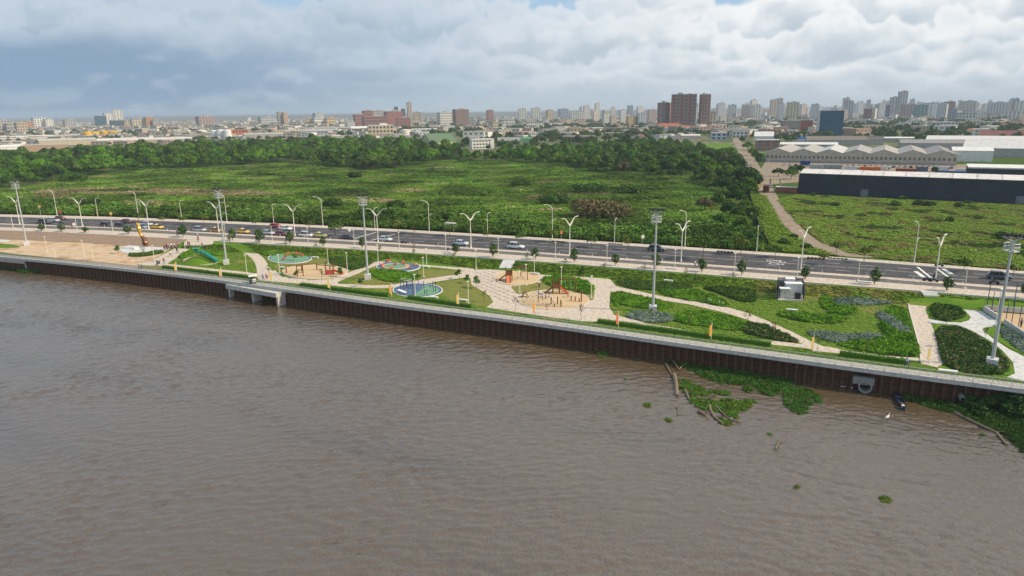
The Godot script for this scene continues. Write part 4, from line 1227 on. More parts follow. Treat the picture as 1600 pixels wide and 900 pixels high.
func gable(o: Node3D, w: float, d: float, h: float, rise: float, col: Color, roof: Color, at := Vector3.ZERO):
	# ridge runs along z
	var m := MB.new(); m.col = col
	m.box(at + Vector3(0, h / 2, 0), Vector3(w, h, d))
	for s in [-1, 1]:
		m.tri(at + Vector3(-w / 2, h, s * d / 2), at + Vector3(0, h + rise, s * d / 2), at + Vector3(w / 2, h, s * d / 2))
	part("wall", m.mesh(), M.wall, o)
	for s in [-1, 1]:
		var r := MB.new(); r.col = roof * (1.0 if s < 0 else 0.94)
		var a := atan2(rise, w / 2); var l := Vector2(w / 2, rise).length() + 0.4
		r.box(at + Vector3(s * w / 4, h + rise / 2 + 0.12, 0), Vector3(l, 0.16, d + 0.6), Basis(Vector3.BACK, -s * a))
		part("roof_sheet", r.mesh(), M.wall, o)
func shed(label: String, x0: float, x1: float, y: float, ytop: float, col: Color, roof: Color, deep := 0.5, turn := 0.0, rise := 0.12, cat := "shed") -> Node3D:
	var p := spot((x0 + x1) / 2, y)
	var face := atan2(p.x, -p.z)
	var w := (x1 - x0) / FOCAL * -p.z / cos(face)
	var h := top_at((x0 + x1) / 2, ytop, -p.z)
	var o := thing(cat.replace(" ", "_"), label, cat, p, -face + turn)
	var d := w * deep
	if rise > 0: 
		gable(o, d, w, maxf(h, 3.0), d * rise, col, roof)
		for c in o.get_children(): c.rotation.y = PI / 2
	else: shell(o, w, maxf(h, 3.0), d, col, 2, int(w / 5), roof)
	for c in o.get_children(): c.position.z -= d / 2
	return o
func tank(label: String, xc: float, y: float, width: float, ytop: float, col: Color, band: Color):
	var p := spot(xc, y); var r := width / 2 / FOCAL * -p.z; var h := top_at(xc, ytop, -p.z)
	var o := thing("storage_tank", label, "tank", p, 0, "storage tanks")
	var m := MB.new(); m.col = col
	m.lathe([Vector2(r, 0), Vector2(r, h * 0.9)], 24); part("shell", m.mesh(), M.wall, o)
	m = MB.new(); m.col = band; m.lathe([Vector2(r * 1.01, h * 0.9), Vector2(r * 0.6, h * 0.97), Vector2(0, h)], 24); part("roof", m.mesh(), M.wall, o)

func industry():
	var white := Color(0.72, 0.72, 0.7); var grey_ := Color(0.42, 0.41, 0.39); var slate := Color(0.3, 0.3, 0.3)
	# the long dark warehouse beyond the field
	var a := spot(1246, 302); var b := spot(1600, 319)
	var d := (b - a).normalized(); var len := a.distance_to(b) + 34
	var h := top_at(1246, 271, -a.z)
	var t := atan2(-d.z, d.x)
	var o := thing("long_warehouse", "long dark blue-grey warehouse with a pale roof behind the rough field", "warehouse", a, t)
	var n := 14
	for i in n:
		var m := MB.new(); m.col = Color(0.046, 0.058, 0.08) * (0.92 + 0.16 * fmod(i * 0.618, 1.0))
		m.box(Vector3((i + 0.5) * len / n, h / 2, -0.15), Vector3(len / n - 0.05, h, 0.3))
		for k in 7: m.box(Vector3((i + (k + 0.5) / 7.0) * len / n, h / 2, 0.03), Vector3(0.16, h - 0.2, 0.07))
		m.col = Color(0.3, 0.31, 0.32); m.box(Vector3((i + 0.5) * len / n, h + 0.1, 0.12), Vector3(len / n, 0.22, 0.22)); part("wall_panel", m.mesh(), M.wall, o)
		m = MB.new(); m.col = Color(0.68, 0.66, 0.64) * (0.95 + 0.1 * fmod(i * 0.618 + 0.3, 1.0))
		m.box(Vector3((i + 0.5) * len / n, h + 0.75, -4.6), Vector3(len / n - 0.22, 0.12, 9.6), Basis(Vector3.RIGHT, 0.14)); m.box(Vector3((i + 0.5) * len / n, h + 0.75, -14.1), Vector3(len / n - 0.22, 0.12, 9.6), Basis(Vector3.RIGHT, -0.14)); part("roof_panel", m.mesh(), M.wall, o)
		m = MB.new(); m.col = Color(0.4, 0.4, 0.4); m.box(Vector3((i + 1.0) * len / n, h + 0.77, -4.6), Vector3(0.3, 0.2, 9.6), Basis(Vector3.RIGHT, 0.14)); part("roof_joint", m.mesh(), M.wall, o)
	var m := MB.new(); m.col = Color(0.1, 0.12, 0.15); m.box(Vector3(0.15, h / 2, -9.6), Vector3(0.3, h, 18.6)); m.box(Vector3(len, h / 2, -9.6), Vector3(0.3, h, 18.6)); m.box(Vector3(len / 2, h / 2, -18.7), Vector3(len, h, 0.3)); part("side_wall", m.mesh(), M.wall, o)
	for x in [spot(1351, 306), spot(1593, 318)]:
		m = MB.new(); m.col = Color(0.2, 0.22, 0.24)
		m.box(Vector3((x - a).dot(d), 1.5, 0.06), Vector3(3.0, 3.0, 0.1)); part("door", m.mesh(), M.wall, o)
	# a second dark shed at the edge
	var o2 := tower("dark shed with a pale roof at the right edge", 1556, 1680, 262, 320, Color(0.05, 0.06, 0.075), 0, 4, 0.1, 0.5, "shed", white)
	# seven gables
	a = spot(1196, 253); b = spot(1494, 259); d = (b - a).normalized(); len = a.distance_to(b); t = atan2(-d.z, d.x)
	o = thing("gabled_warehouse", "old grey warehouse with a row of seven low gables", "warehouse", a, t)
	var w := len / 7
	for i in 7:
		gable(o, w - 0.05, 70, 6.8, 2.7, Color(0.48, 0.45, 0.38), [grey_, grey_, Color(0.55, 0.56, 0.57), slate * 1.3, grey_, grey_ * 0.9, slate][i], Vector3((i + 0.5) * w, 0, -35))
		for k in 6:
			m = MB.new(); m.col = Color(0.2, 0.18, 0.15); m.box(Vector3(i * w + (k + 0.5) * w / 6, 3.9, 0.05), Vector3(1.4, 1.9, 0.1)); part("window", m.mesh(), M.wall, o)
		m = MB.new(); m.col = Color(0.38, 0.36, 0.32); m.box(Vector3((i + 0.5) * w, 0.8, 0.12), Vector3(w - 0.1, 1.6, 0.2)); part("plinth", m.mesh(), M.wall, o)
	# pale sheds right of the gables and behind
	shed("large white shed right of the seven gables", 1496, 1540, 253, 236, white, white, 0.9, 0.1, 0.1)
	shed("wide pale roofed shed behind the white shed", 1540, 1690, 247, 233, grey_, Color(0.62, 0.63, 0.63), 0.5, 0.0, 0.12)
	shed("broad grey roofed hall beyond the gables", 1420, 1500, 232, 224, grey_, slate, 0.5, 0.1, 0.1)
	shed("white roofed hall at the right behind the pale sheds", 1480, 1640, 229, 221, white, Color(0.66, 0.66, 0.65), 0.3, 0.0, 0.12)
	shed("red roofed shed at the right edge of the sheds", 1555, 1660, 219, 213, white, Color(0.24, 0.11, 0.1), 0.3, 0.0, 0.2)
	shed("low white roofed canopy behind the gables", 1374, 1422, 221, 216, grey_, white, 0.3, 0.0, 0.1)
	shed("white roofed hall directly behind the first gables", 1225, 1300, 234, 226, grey_, Color(0.68, 0.69, 0.7), 0.35, 0.0, 0.1)
	shed("brown roofed hall behind the white roofed hall", 1268, 1345, 227, 219, grey_, Color(0.22, 0.2, 0.18), 0.4, 0.1, 0.16)
	shed("dark roofed hall left of the low canopy", 1318, 1372, 226, 218, grey_, Color(0.16, 0.15, 0.15), 0.4, 0.0, 0.16)
	shed("small hall with a bright blue roof", 1241, 1264, 222, 217, white, Color(0.03, 0.12, 0.42), 0.5, 0.0, 0.15)
	shed("white vaulted shed beside the end of the track", 1180, 1206, 222, 213, white, white, 0.8, 0.0, 0.3)
	shed("long low wall-like shed before the glass tower", 1202, 1282, 213, 206, grey_, slate, 0.1, 0.0, 0.0)
	shed("beige long shed right of the brick towers", 1137, 1189, 212, 204, Color(0.55, 0.47, 0.33), Color(0.6, 0.58, 0.53), 0.3, 0.0, 0.1)
	shed("pale blue shed at the end of the field", 1112, 1134, 219, 208, Color(0.5, 0.58, 0.66), Color(0.6, 0.65, 0.7), 0.5, 0.0, 0.0)
	shed("pinkish white hall below the brick towers", 1050, 1092, 218, 212, Color(0.6, 0.52, 0.48), Color(0.68, 0.64, 0.6), 0.4, 0.0, 0.1)
	for q in [[1040, 1075, 205], [1072, 1108, 206], [1030, 1060, 201]]:
		shed("red tiled house %s the brick towers" % ["left below", "right below", "tucked left beneath"][[1040, 1072, 1030].find(q[0])], q[0], q[1], q[2], q[2] - 5, Color(0.55, 0.45, 0.38), Color(0.38, 0.13, 0.07), 0.5, 0.1, 0.2, "house")
	tower("brick and glass office block at the end of the track", 1187, 1219, 219, 640, Color(0.4, 0.2, 0.13), 3, 3, 0.1, 0.5, "building", white, Color(0.1, 0.2, 0.28))
	# left-hand works
	shed("grey roofed beige shed behind the left tree belt", 76, 140, 227, 219, Color(0.5, 0.44, 0.34), Color(0.5, 0.5, 0.48), 0.5, 0.1, 0.06)
	shed("rusty open shed behind the left tree belt", 48, 97, 240, 227, Color(0.4, 0.3, 0.22), Color(0.45, 0.38, 0.3), 0.5, 0.0, 0.05)
	shed("white roof at the far left above the trees", -30, 26, 236, 230, white, white, 0.4, 0.0, 0.1)
	shed("very long low white roofed store", 140, 228, 224, 219, grey_, Color(0.66, 0.64, 0.6), 0.25, 0.0, 0.1)
	shed("second long low store right of the first", 205, 290, 223, 218, Color(0.42, 0.36, 0.3), Color(0.6, 0.57, 0.54), 0.25, 0.0, 0.1)
	shed("long low pale store behind the yellow tanks", 20, 130, 216, 213.5, grey_, Color(0.62, 0.6, 0.56), 0.15, 0.0, 0.1)
	shed("low pale store at the left edge", 0, 60, 222, 217, grey_, Color(0.55, 0.5, 0.44), 0.2, 0.0, 0.1)
	shed("rust red works building behind the white tanks", 361, 386, 214, 203, Color(0.45, 0.17, 0.1), Color(0.4, 0.2, 0.14), 0.6, 0.1, 0.0, "works building")
	shed("grey works hall right of the white tanks", 386, 440, 217, 210, grey_, grey_, 0.4, 0.0, 0.1)
	shed("long grey works roof in the middle distance", 440, 520, 213, 205, slate, grey_, 0.3, 0.0, 0.1)
	shed("second long grey works roof", 470, 552, 207, 201, slate, grey_ * 0.8, 0.25, 0.0, 0.1)
	shed("white hall with a bright gable", 550, 574, 210, 200, white, white, 0.6, 0.1, 0.15)
	shed("white long hall right of the small tank", 644, 682, 210, 202, white, white, 0.4, 0.0, 0.05)
	tower("beige three storey factory with window rows", 574, 612, 196, 1150, Color(0.55, 0.48, 0.36), 3, 7, 0.1, 0.4, "building", white)
	for q in [[336, 12, 203, "left"], [346, 13, 202, "middle"], [356, 12, 202, "right"]]: tank("tall white storage tank, the %s one of three" % q[3], q[0], 216, q[1], q[2], Color(0.78, 0.78, 0.78), Color(0.7, 0.7, 0.7))
	for q in [[137, 12, 215, 205.5, "leftmost"], [149, 12, 213, 205.5, "second from left"], [164, 13, 212, 204.5, "second from right"], [177, 13, 212, 204, "rightmost"]]: tank("low yellow storage tank, the %s of four" % q[4], q[0], q[2], q[1], q[3], Color(0.72, 0.42, 0.02), Color(0.75, 0.5, 0.08))
	tank("round white tank beside the beige factory", 634, 213, 15, 202, Color(0.75, 0.74, 0.72), Color(0.7, 0.7, 0.68))
	tank("small white silo left of the factory", 519, 207, 4, 201, Color(0.8, 0.8, 0.8), Color(0.8, 0.8, 0.8)); tank("second small white silo left of the factory", 526, 207, 4, 201, Color(0.8, 0.8, 0.8), Color(0.8, 0.8, 0.8))
	# beyond the tree belt, mid picture
	var gb := shed("green and grey roofed gymnasium behind the trees", 672, 716, 231, 222, Color(0.45, 0.5, 0.25), Color(0.13, 0.2, 0.13), 0.8, 0.5, 0.35, "gymnasium")
	var wb := spot(755, 233); wb.y = 0
	o = thing("white_school", "white three storey block with dark windows behind the marsh trees", "building", wb, 0.3)
	var wh := top_at(755, 218, -wb.z)
	m = MB.new(); m.col = Color(0.78, 0.78, 0.76); m.box(Vector3(0, wh / 2, -5), Vector3(24, wh, 11)); part("wall", m.mesh(), M.wall, o)
	m = MB.new(); m.col = Color(0.8, 0.8, 0.8); m.box(Vector3(0, wh + 0.3, -5), Vector3(24.6, 0.6, 11.6)); part("roof", m.mesh(), M.wall, o)
	for f in 3:
		for k in 6:
			m = MB.new(); m.col = Color(0.06, 0.07, 0.08); m.box(Vector3(-9.5 + k * 3.3, wh * (f + 0.55) / 3, 0.52), Vector3(2.2, wh * 0.14, 0.06)); part("window", m.mesh(), M.wall, o)
	shed("grey-green curved roof hall right of the white block", 778, 812, 228, 220, Color(0.3, 0.35, 0.3), Color(0.27, 0.3, 0.27), 0.7, 0.0, 0.2)
	shed("green roofed hall in the trees", 816, 842, 223, 217, Color(0.2, 0.35, 0.25), Color(0.1, 0.28, 0.17), 0.5, 0.0, 0.2)
	shed("long brown roofed stand among trees", 880, 928, 224, 214, Color(0.3, 0.26, 0.22), Color(0.2, 0.18, 0.16), 0.4, -0.1, 0.12)
	shed("long beige ruin-like wall building before the skyline", 926, 992, 207, 200, Color(0.46, 0.38, 0.3), Color(0.46, 0.42, 0.36), 0.1, 0.0, 0.0)
	var pitch := MB.new(); pitch.prism(poly("T", [925, 226, 985, 226, 970, 236, 925, 236]), -0.3, 0.12); setting("playing_field", pitch.mesh(), M.lawn)
	pitch = MB.new(); pitch.prism(poly("T", [1090, 225, 1140, 224, 1146, 240, 1095, 240]), -0.3, 0.12); setting("playing_field", pitch.mesh(), M.lawn)
	# yard with containers, trucks and parked cars
	pitch = MB.new(); pitch.prism(poly("T", [1188, 266, 1196, 252, 1260, 251, 1500, 257, 1640, 258, 1720, 262, 1720, 300, 1560, 292, 1250, 284, 1205, 288]), -0.3, 0.08); setting("yard", pitch.mesh(), M.track)
	for q in [["bright orange shipping container in the yard", 1357, 268, 12.0, Color(0.6, 0.17, 0.04)], ["brown shipping container right of the orange one", 1415, 271, 10.5, Color(0.25, 0.08, 0.05)], ["long blue shipping container in the yard", 1485, 275, 13.0, Color(0.03, 0.12, 0.28)], ["red and orange container near the right edge", 1530, 272, 13.0, Color(0.42, 0.06, 0.04)], ["orange container at the right end of the yard", 1562, 275, 9.0, Color(0.5, 0.14, 0.05)], ["dark blue container at the left of the yard", 1258, 258, 6.0, Color(0.02, 0.06, 0.2)], ["grey container by the gables", 1300, 264, 11.0, Color(0.3, 0.34, 0.36)], ["blue-grey container behind the brown one", 1440, 268, 6.0, Color(0.12, 0.16, 0.22)], ["pale container left of the grey one", 1275, 264, 8.0, Color(0.4, 0.44, 0.46)]]:
		container(q[0], spot(q[1], q[2]), q[3], q[4], t)
	for q in [[1330, 268, "pale"], [1378, 268, "white"], [1470, 268, "white"], [1505, 272, "white"]]: truck("white lorry standing %s" % ["left of the bright orange container", "right of the bright orange container", "behind the long blue container", "at the right end of the blue container"][[1330, 1378, 1470, 1505].find(q[0])], spot(q[1 - 1], q[1]), t)
	# brick hut and gate by the warehouse corner
	var hp := spot(1228, 302)
	o = thing("brick_hut", "low red brick hut beside the dark warehouse corner", "hut", hp, t)
	m = MB.new(); m.col = Color(0.3, 0.11, 0.07); m.box(Vector3(0, 1.3, -2), Vector3(9, 2.6, 4)); part("wall", m.mesh(), M.wall, o)
	m = MB.new(); m.col = Color(0.6, 0.57, 0.52); m.box(Vector3(0, 2.7, -2), Vector3(9.4, 0.2, 4.4)); part("roof", m.mesh(), M.wall, o)
	hp = spot(1211, 290)
	o = thing("gate_house", "small concrete gate frame beside the dirt track", "gate", hp, t)
	for x in [-2.4, 2.4]:
		m = MB.new(); m.col = Color(0.35, 0.28, 0.2); m.box(Vector3(x, 1.6, 0), Vector3(0.5, 3.2, 1.5)); part("post", m.mesh(), M.wall, o)
	m = MB.new(); m.col = Color(0.45, 0.38, 0.28); m.box(Vector3(0, 3.35, 0), Vector3(5.8, 0.3, 2.0)); part("lintel", m.mesh(), M.wall, o)
	for q in [[1198, 284, 12.0, "tall pale utility pole beside the dirt track"], [1204, 282, 10.0, "shorter utility pole beside the dirt track"]]:
		hp = spot(q[0], q[1]); o = thing("utility_pole", q[3], "pole", hp)
		m = MB.new(); m.tube(Vector3.ZERO, Vector3(0, q[2], 0), 0.18, 0.12, 6); part("shaft", m.mesh(), M.concrete, o)
		m = MB.new(); m.box(Vector3(0, q[2] - 0.7, 0), Vector3(1.8, 0.12, 0.12)); part("crossarm", m.mesh(), M.concrete, o)
	for q in [[1216, 276, 0.55, 0], [1236, 280, 0.75, 1], [1250, 275, 0.5, 2], [1180, 250, 0.75, 0], [1186, 258, 0.7, 2], [1168, 234, 0.8, 1], [1176, 243, 0.7, 3], [1160, 224, 0.8, 0], [1475, 248, 0.6, 1], [1460, 274, 0.4, 2], [1545, 278, 0.4, 0]]:
		put_tree(q[3], spot(q[0], q[1]), q[2], "green tree standing among the sheds and yards near the dirt track", "trees among the sheds")
func container(label: String, at: Vector3, len: float, col: Color, turn: float):
	var o := thing("shipping_container", label, "container", at, turn, "shipping containers in the yard")
	var m := MB.new(); m.col = col
	m.box(Vector3(0, 1.45, 0), Vector3(len, 2.6, 2.4))
	for i in int(len / 0.6): m.box(Vector3(-len / 2 + 0.3 + i * 0.6, 1.45, 1.22), Vector3(0.25, 2.4, 0.06))
	part("box", m.mesh(), M.wall, o)
	m = MB.new(); m.col = col * 0.7
	for x in [-0.5, 0.5]:
		for z in [-1.15, 1.15]: m.box(Vector3(x * (len - 0.2), 1.45, z), Vector3(0.25, 2.75, 0.2))
	part("corner_posts", m.mesh(), M.wall, o)
func truck(label: String, at: Vector3, turn: float, cab := Color(0.72, 0.72, 0.72), cargo := Color(0.6, 0.6, 0.6), called := "lorry"):
	var o := thing(called, label, "truck", at, turn, "trucks")
	var m := MB.new(); m.col = cab; m.box(Vector3(3.2, 1.7, 0), Vector3(1.9, 2.2, 2.3)); m.box(Vector3(3.1, 2.95, 0), Vector3(1.5, 0.3, 2.1)); part("cab", m.mesh(), M.wall, o)
	m = MB.new(); m.box(Vector3(4.16, 2.1, 0), Vector3(0.05, 0.9, 2.0)); for z in [-1.16, 1.16]: m.box(Vector3(3.5, 2.1, z), Vector3(0.9, 0.7, 0.04))
	part("windscreen", m.mesh(), M.glass, o)
	m = MB.new(); m.col = cargo; m.box(Vector3(-0.9, 2.0, 0), Vector3(5.8, 2.4, 2.4)); m.box(Vector3(0, 0.75, 0), Vector3(7.6, 0.2, 1.0)); part("body", m.mesh(), M.wall, o)
	for x in [3.1, -1.6, -2.8]:
		for z in [-1.0, 1.0]:
			m = MB.new(); m.tube(Vector3(x, 0.5, z - 0.15), Vector3(x, 0.5, z + 0.15), 0.5, 0.5, 10); part("wheel", m.mesh(), M.tyre, o)

# ---------------------------------------------------------------- city
func city():
	var W := Color(0.72, 0.71, 0.68); var G := Color(0.42, 0.42, 0.42); var T := Color(0.52, 0.42, 0.3); var R := Color(0.36, 0.17, 0.14); var B := Color(0.3, 0.36, 0.44); var D := Color(0.06, 0.08, 0.11); var Y := Color(0.62, 0.48, 0.26)
	# the three brick towers
	brick_tower("left brick tower with a sunlit orange side, shortest of three", 1028, 1050, 161, 1480, 21, 0.85, Color(0.42, 0.23, 0.17), 3)
	brick_tower("wide dark red brick tower in the middle of three", 1050, 1086, 148, 1450, 24, 0.05, Color(0.29, 0.11, 0.09), 6)
	brick_tower("slim dark red brick tower right of the wide one", 1093, 1109, 148, 1450, 24, 0.3, Color(0.29, 0.12, 0.1), 3)
	# blue glass tower
	var o := tower("blue glass office tower with a pale left edge", 1283, 1316, 173, 900, Color(0.03, 0.11, 0.18), 0, 0, 0.06, 0.55, "office tower", Color(0.5, 0.5, 0.5))
	var h := top_at(1300, 173, 900); var w := 27.0
	for f in 10:
		for k in 5:
			var m := MB.new(); m.col = Color(0.045, 0.17, 0.26) * (0.8 + 0.5 * fmod(f * 0.37 + k * 0.61, 1.0))
			m.box(Vector3(-w * 0.4 + k * w * 0.2, h * (f + 0.5) / 10, 7.9), Vector3(w * 0.19, h / 10 - 0.5, 0.1)); part("pane", m.mesh(), glassy(), o)
	var e := MB.new(); e.col = Color(0.6, 0.6, 0.58); e.box(Vector3(-w / 2 - 0.8, h / 2, 0.4), Vector3(3.0, h + 1, 15.6)); part("edge_wall", e.mesh(), M.wall, o)
	for f in [3, 6, 9]:
		e = MB.new(); e.col = Color(0.5, 0.55, 0.55); e.box(Vector3(0, h * f / 10.0, 7.95), Vector3(w, 0.6, 0.16)); part("ledge", e.mesh(), M.wall, o)
	for q in [
		["grey block at the far left edge of the skyline", -4, 10, 188, 1900, G, 5, 4], ["grey low block second from the left edge", 10, 23, 192, 1900, G, 3, 4], ["beige block third from the left edge", 24, 37, 192, 1800, T, 4, 4], ["small orange block near the left edge", 38, 48, 190, 2200, Color(0.55, 0.3, 0.17), 4, 3],
		["wide white block on the left skyline", 52, 70, 184, 2600, W, 6, 5], ["lower white block beside the wide white one", 69, 80, 186, 2600, W, 5, 3], ["grey stepped block left of the dark glass tower", 100, 114, 187, 2600, G, 5, 4],
		["dark teal glass tower on the left skyline", 150, 163, 181, 2800, Color(0.03, 0.09, 0.13), 0, 4], ["white tower beside the dark teal one", 163, 174, 177, 2900, W, 12, 3], ["tallest white tower of the left skyline", 178, 190, 172, 3000, W, 16, 3], ["navy low block under the white towers", 174, 200, 188, 2500, D, 0, 4],
		["cream block right of the left towers", 206, 225, 186, 2500, Color(0.62, 0.54, 0.42), 6, 5], ["orange-brown block right of the cream one", 225, 238, 183, 2500, Color(0.5, 0.26, 0.12), 7, 3], ["grey block right of the orange-brown one", 238, 248, 187, 2500, G, 5, 3], ["tan slab tower at the left towers' foot", 194, 201, 189, 2300, T, 6, 2],
		["grey and pink block alone on the skyline", 307, 331, 182, 2500, Color(0.42, 0.3, 0.29), 7, 5], ["long white and grey block left of the twin towers", 404, 428, 183, 2500, Color(0.5, 0.52, 0.55), 4, 7], ["left one of the beige twin towers", 433, 440.5, 175, 2400, Color(0.45, 0.38, 0.33), 14, 2], ["right one of the beige twin towers", 441.5, 449, 176, 2400, Color(0.55, 0.4, 0.28), 14, 2],
		["pale blue block in the middle skyline", 489, 505, 177, 2600, Color(0.5, 0.56, 0.63), 7, 5], ["white long block below the pale blue one", 487, 507, 184, 2200, W, 3, 6], ["yellow block left of the white long one", 478, 487, 185, 2200, Y, 3, 3], ["yellow block right of the white long one", 507, 522, 184, 2200, Y, 3, 4],
		["low brick red block at the left of the red cluster", 552, 568, 179, 1900, R, 4, 5], ["stepped brick red block of the red cluster", 566, 582, 173, 2000, R, 6, 5], ["grey tower rising out of the red cluster", 580, 598, 173, 2200, Color(0.42, 0.4, 0.4), 8, 5], ["wide low brick red base of the red cluster", 566, 602, 182, 1800, Color(0.32, 0.16, 0.13), 4, 9], ["large brick red block with pale bands", 600, 628, 174, 1900, Color(0.4, 0.17, 0.15), 8, 6], ["front brick red block below the large one", 618, 640, 184, 1700, Color(0.36, 0.17, 0.14), 5, 5],
		["tall slim beige tower above the red cluster", 636, 643.5, 160, 2300, Color(0.5, 0.42, 0.36), 22, 2], ["dark blue slim tower left of the tall beige one", 616, 622, 167, 2500, D, 10, 2], ["second dark blue slim tower", 627, 633, 170, 2500, D, 10, 2], ["tan tower right of the tall slim one", 646, 655, 175, 2200, T, 8, 3], ["grey-tan tower next to the tan one", 655, 662, 176, 2300, G, 7, 2],
		["white hospital-like block left of the brown tower", 683, 706, 176, 1900, W, 6, 6], ["large brown block tower in mid skyline", 707, 732, 171, 1800, Color(0.3, 0.21, 0.17), 10, 7], ["cream mid-rise among the trees", 768, 778, 191, 1300, Color(0.6, 0.52, 0.36), 4, 3], ["narrow white mid-rise among the trees", 784, 790, 192, 1300, W, 4, 2], ["white house block in front of the mid skyline", 822, 838, 189, 1400, W, 3, 5], ["white block behind the white house block", 790, 804, 186, 1700, W, 3, 5],
		["dark red banded block right of the brown tower", 760, 771, 172, 2600, Color(0.35, 0.17, 0.15), 7, 3], ["white tower in the middle of the skyline", 810, 822, 170, 2500, W, 11, 3], ["white twin block in the middle of the skyline", 830, 844, 169, 2600, W, 11, 4], ["tan tower right of the white twin", 853, 864, 172, 2500, T, 9, 3], ["hazy blue block in the middle skyline", 872, 888, 170, 3200, B, 10, 4], ["white banded block below the hazy blue one", 890, 912, 174, 2400, W, 8, 6], ["tall lone white tower left of the brick towers", 929, 937, 162, 2300, W, 18, 2],
		["white and blue block below the lone white tower", 941, 953, 177, 1700, W, 8, 4], ["lower white block beside the white and blue one", 953, 964, 182, 1650, Color(0.65, 0.55, 0.48), 6, 3], ["yellowish block left of the bluish white one", 979, 994, 182, 1600, Y, 6, 4], ["bluish white block left of the brick towers", 995, 1011, 177, 1600, Color(0.55, 0.62, 0.7), 9, 4], ["hazy blue tower behind the yellowish block", 980, 989, 165, 3200, B, 14, 2],
		["white and orange tower right of the brick towers", 1110, 1119, 175, 1500, Color(0.68, 0.6, 0.45), 9, 2], ["pale green low block right of the brick towers", 1122, 1146, 192, 1350, Color(0.45, 0.6, 0.52), 3, 6], ["grey apartment block left of the red one", 1224, 1250, 189, 1080, Color(0.35, 0.32, 0.31), 6, 7], ["brick red apartment block before the glass tower", 1250, 1270, 188, 1080, Color(0.45, 0.12, 0.1), 6, 5],
		["beige tall cluster tower on the right skyline", 1203, 1212, 156, 2400, Color(0.6, 0.52, 0.43), 20, 2], ["second beige tall cluster tower", 1212, 1222, 154, 2500, Color(0.58, 0.5, 0.44), 20, 2], ["cream tower right of the beige cluster", 1230, 1247, 160, 2300, Color(0.66, 0.55, 0.36), 16, 4], ["white tower left of the beige cluster", 1176, 1188, 164, 2300, W, 14, 3], ["white slab left of the white tower", 1138, 1150, 164, 2400, W, 13, 3], ["pinkish tower between white slabs", 1160, 1172, 165, 2400, Color(0.55, 0.42, 0.37), 13, 3],
		["grey and white tower right of the glass tower", 1320, 1332, 158, 2000, Color(0.5, 0.52, 0.56), 16, 3], ["dark red block right of the glass tower", 1352, 1362, 170, 1700, Color(0.28, 0.13, 0.11), 8, 2], ["white and navy block on the right skyline", 1368, 1380, 163, 1900, W, 12, 3], ["navy block beside the white and navy one", 1381, 1390, 164, 1900, Color(0.1, 0.13, 0.2), 12, 2], ["grey slab tower left of the tallest tower", 1391, 1401, 152, 2200, Color(0.45, 0.46, 0.5), 18, 2], ["tallest pale tower of the right skyline", 1403, 1415, 143, 2200, Color(0.52, 0.5, 0.52), 24, 3],
		["brown-pink block below the tallest tower", 1411, 1428, 163, 2000, Color(0.42, 0.3, 0.28), 11, 4], ["teal glass block on the right skyline", 1430, 1447, 164, 1900, Color(0.2, 0.36, 0.36), 10, 4], ["white block right of the teal one", 1447, 1463, 161, 2100, W, 12, 4], ["large white blank block on the right skyline", 1461, 1477, 162, 1800, Color(0.7, 0.73, 0.75), 0, 4], ["brown block right of the blank white one", 1477, 1490, 159, 1900, Color(0.3, 0.2, 0.18), 12, 3], ["blue-grey block below the brown one", 1486, 1495, 170, 1700, B, 8, 3], ["hazy beige block on the hill", 1503, 1521, 158, 2600, Color(0.5, 0.46, 0.4), 10, 4], ["wide pale block on the hill at the right", 1548, 1570, 160, 2400, Color(0.55, 0.58, 0.62), 10, 6], ["tall grey-blue tower near the right edge", 1582, 1590, 154, 2400, B, 16, 2], ["white block at the right edge of the skyline", 1590, 1606, 158, 2300, W, 13, 4], ["white low block in front at the right", 1500, 1522, 176, 1500, Color(0.6, 0.62, 0.62), 4, 5], ["white stepped house block at the right", 1460, 1494, 191, 1150, W, 3, 7], ["white framed low block near the right edge", 1574, 1592, 174, 1700, W, 5, 4]]:
		tower(q[0], q[1], q[2], q[3], q[4], q[5], q[6], q[7], [0.25, 0.4, 0.12, 0.32][int(q[1]) % 4])
	# repeated towers of the hazy skyline
	var r := RandomNumberGenerator.new(); r.seed = 23
	var proto := []
	for i in 7:
		var p := thing("apartment_tower", ["white", "cream", "grey", "pinkish", "bluish", "ivory", "brown"][i] + " apartment tower in the hazy far skyline, right of the middle", "building", far_at(1000 + i * 85, 2900), 0.2, "apartment towers of the far skyline")
		shell(p, 24, 50, 18, [Color(0.8, 0.79, 0.77), Color(0.72, 0.66, 0.58), Color(0.62, 0.62, 0.64), Color(0.7, 0.56, 0.48), Color(0.66, 0.69, 0.73), Color(0.78, 0.74, 0.66), Color(0.52, 0.42, 0.37)][i], 15, 5, G, Color(0.16, 0.17, 0.19))
		proto.append(p)
	for i in 215:
		var x := r.randf_range(-60, 1660)
		if i > 40: x = r.randf_range(900, 1660)
		var dist := r.randf_range(1700, 4200)
		var at := far_at(x, dist)
		var hh := lerpf(0.32, 1.2, pow(r.randf(), 1.7)) * (0.5 if x < 800 else (0.95 if x < 1120 else 1.12)) * (0.75 if dist < 2300 else 1.0)
		var pk := r.randi() % 7
		copy(proto[pk], ["white", "cream", "grey", "pinkish", "bluish", "ivory", "brown"][pk] + " apartment tower in the hazy far skyline, " + ["at the left", "left of the middle", "in the middle", "right of the middle", "at the right"][clampi(int((x + 60) / 344), 0, 4)], at, -atan2(at.x, -at.z) + r.randf_range(-0.4, 0.6), Vector3(r.randf_range(0.4, 0.95), hh, r.randf_range(0.5, 1.0)), "apartment towers of the far skyline")
	# houses and low blocks
	var hp := []
	var house_kind := ["white gabled", "white flat-roofed", "brown roofed gabled", "pale flat-roofed", "tan roofed white gabled", "tan flat-roofed", "grey roofed tan gabled", "reddish roofed flat"]
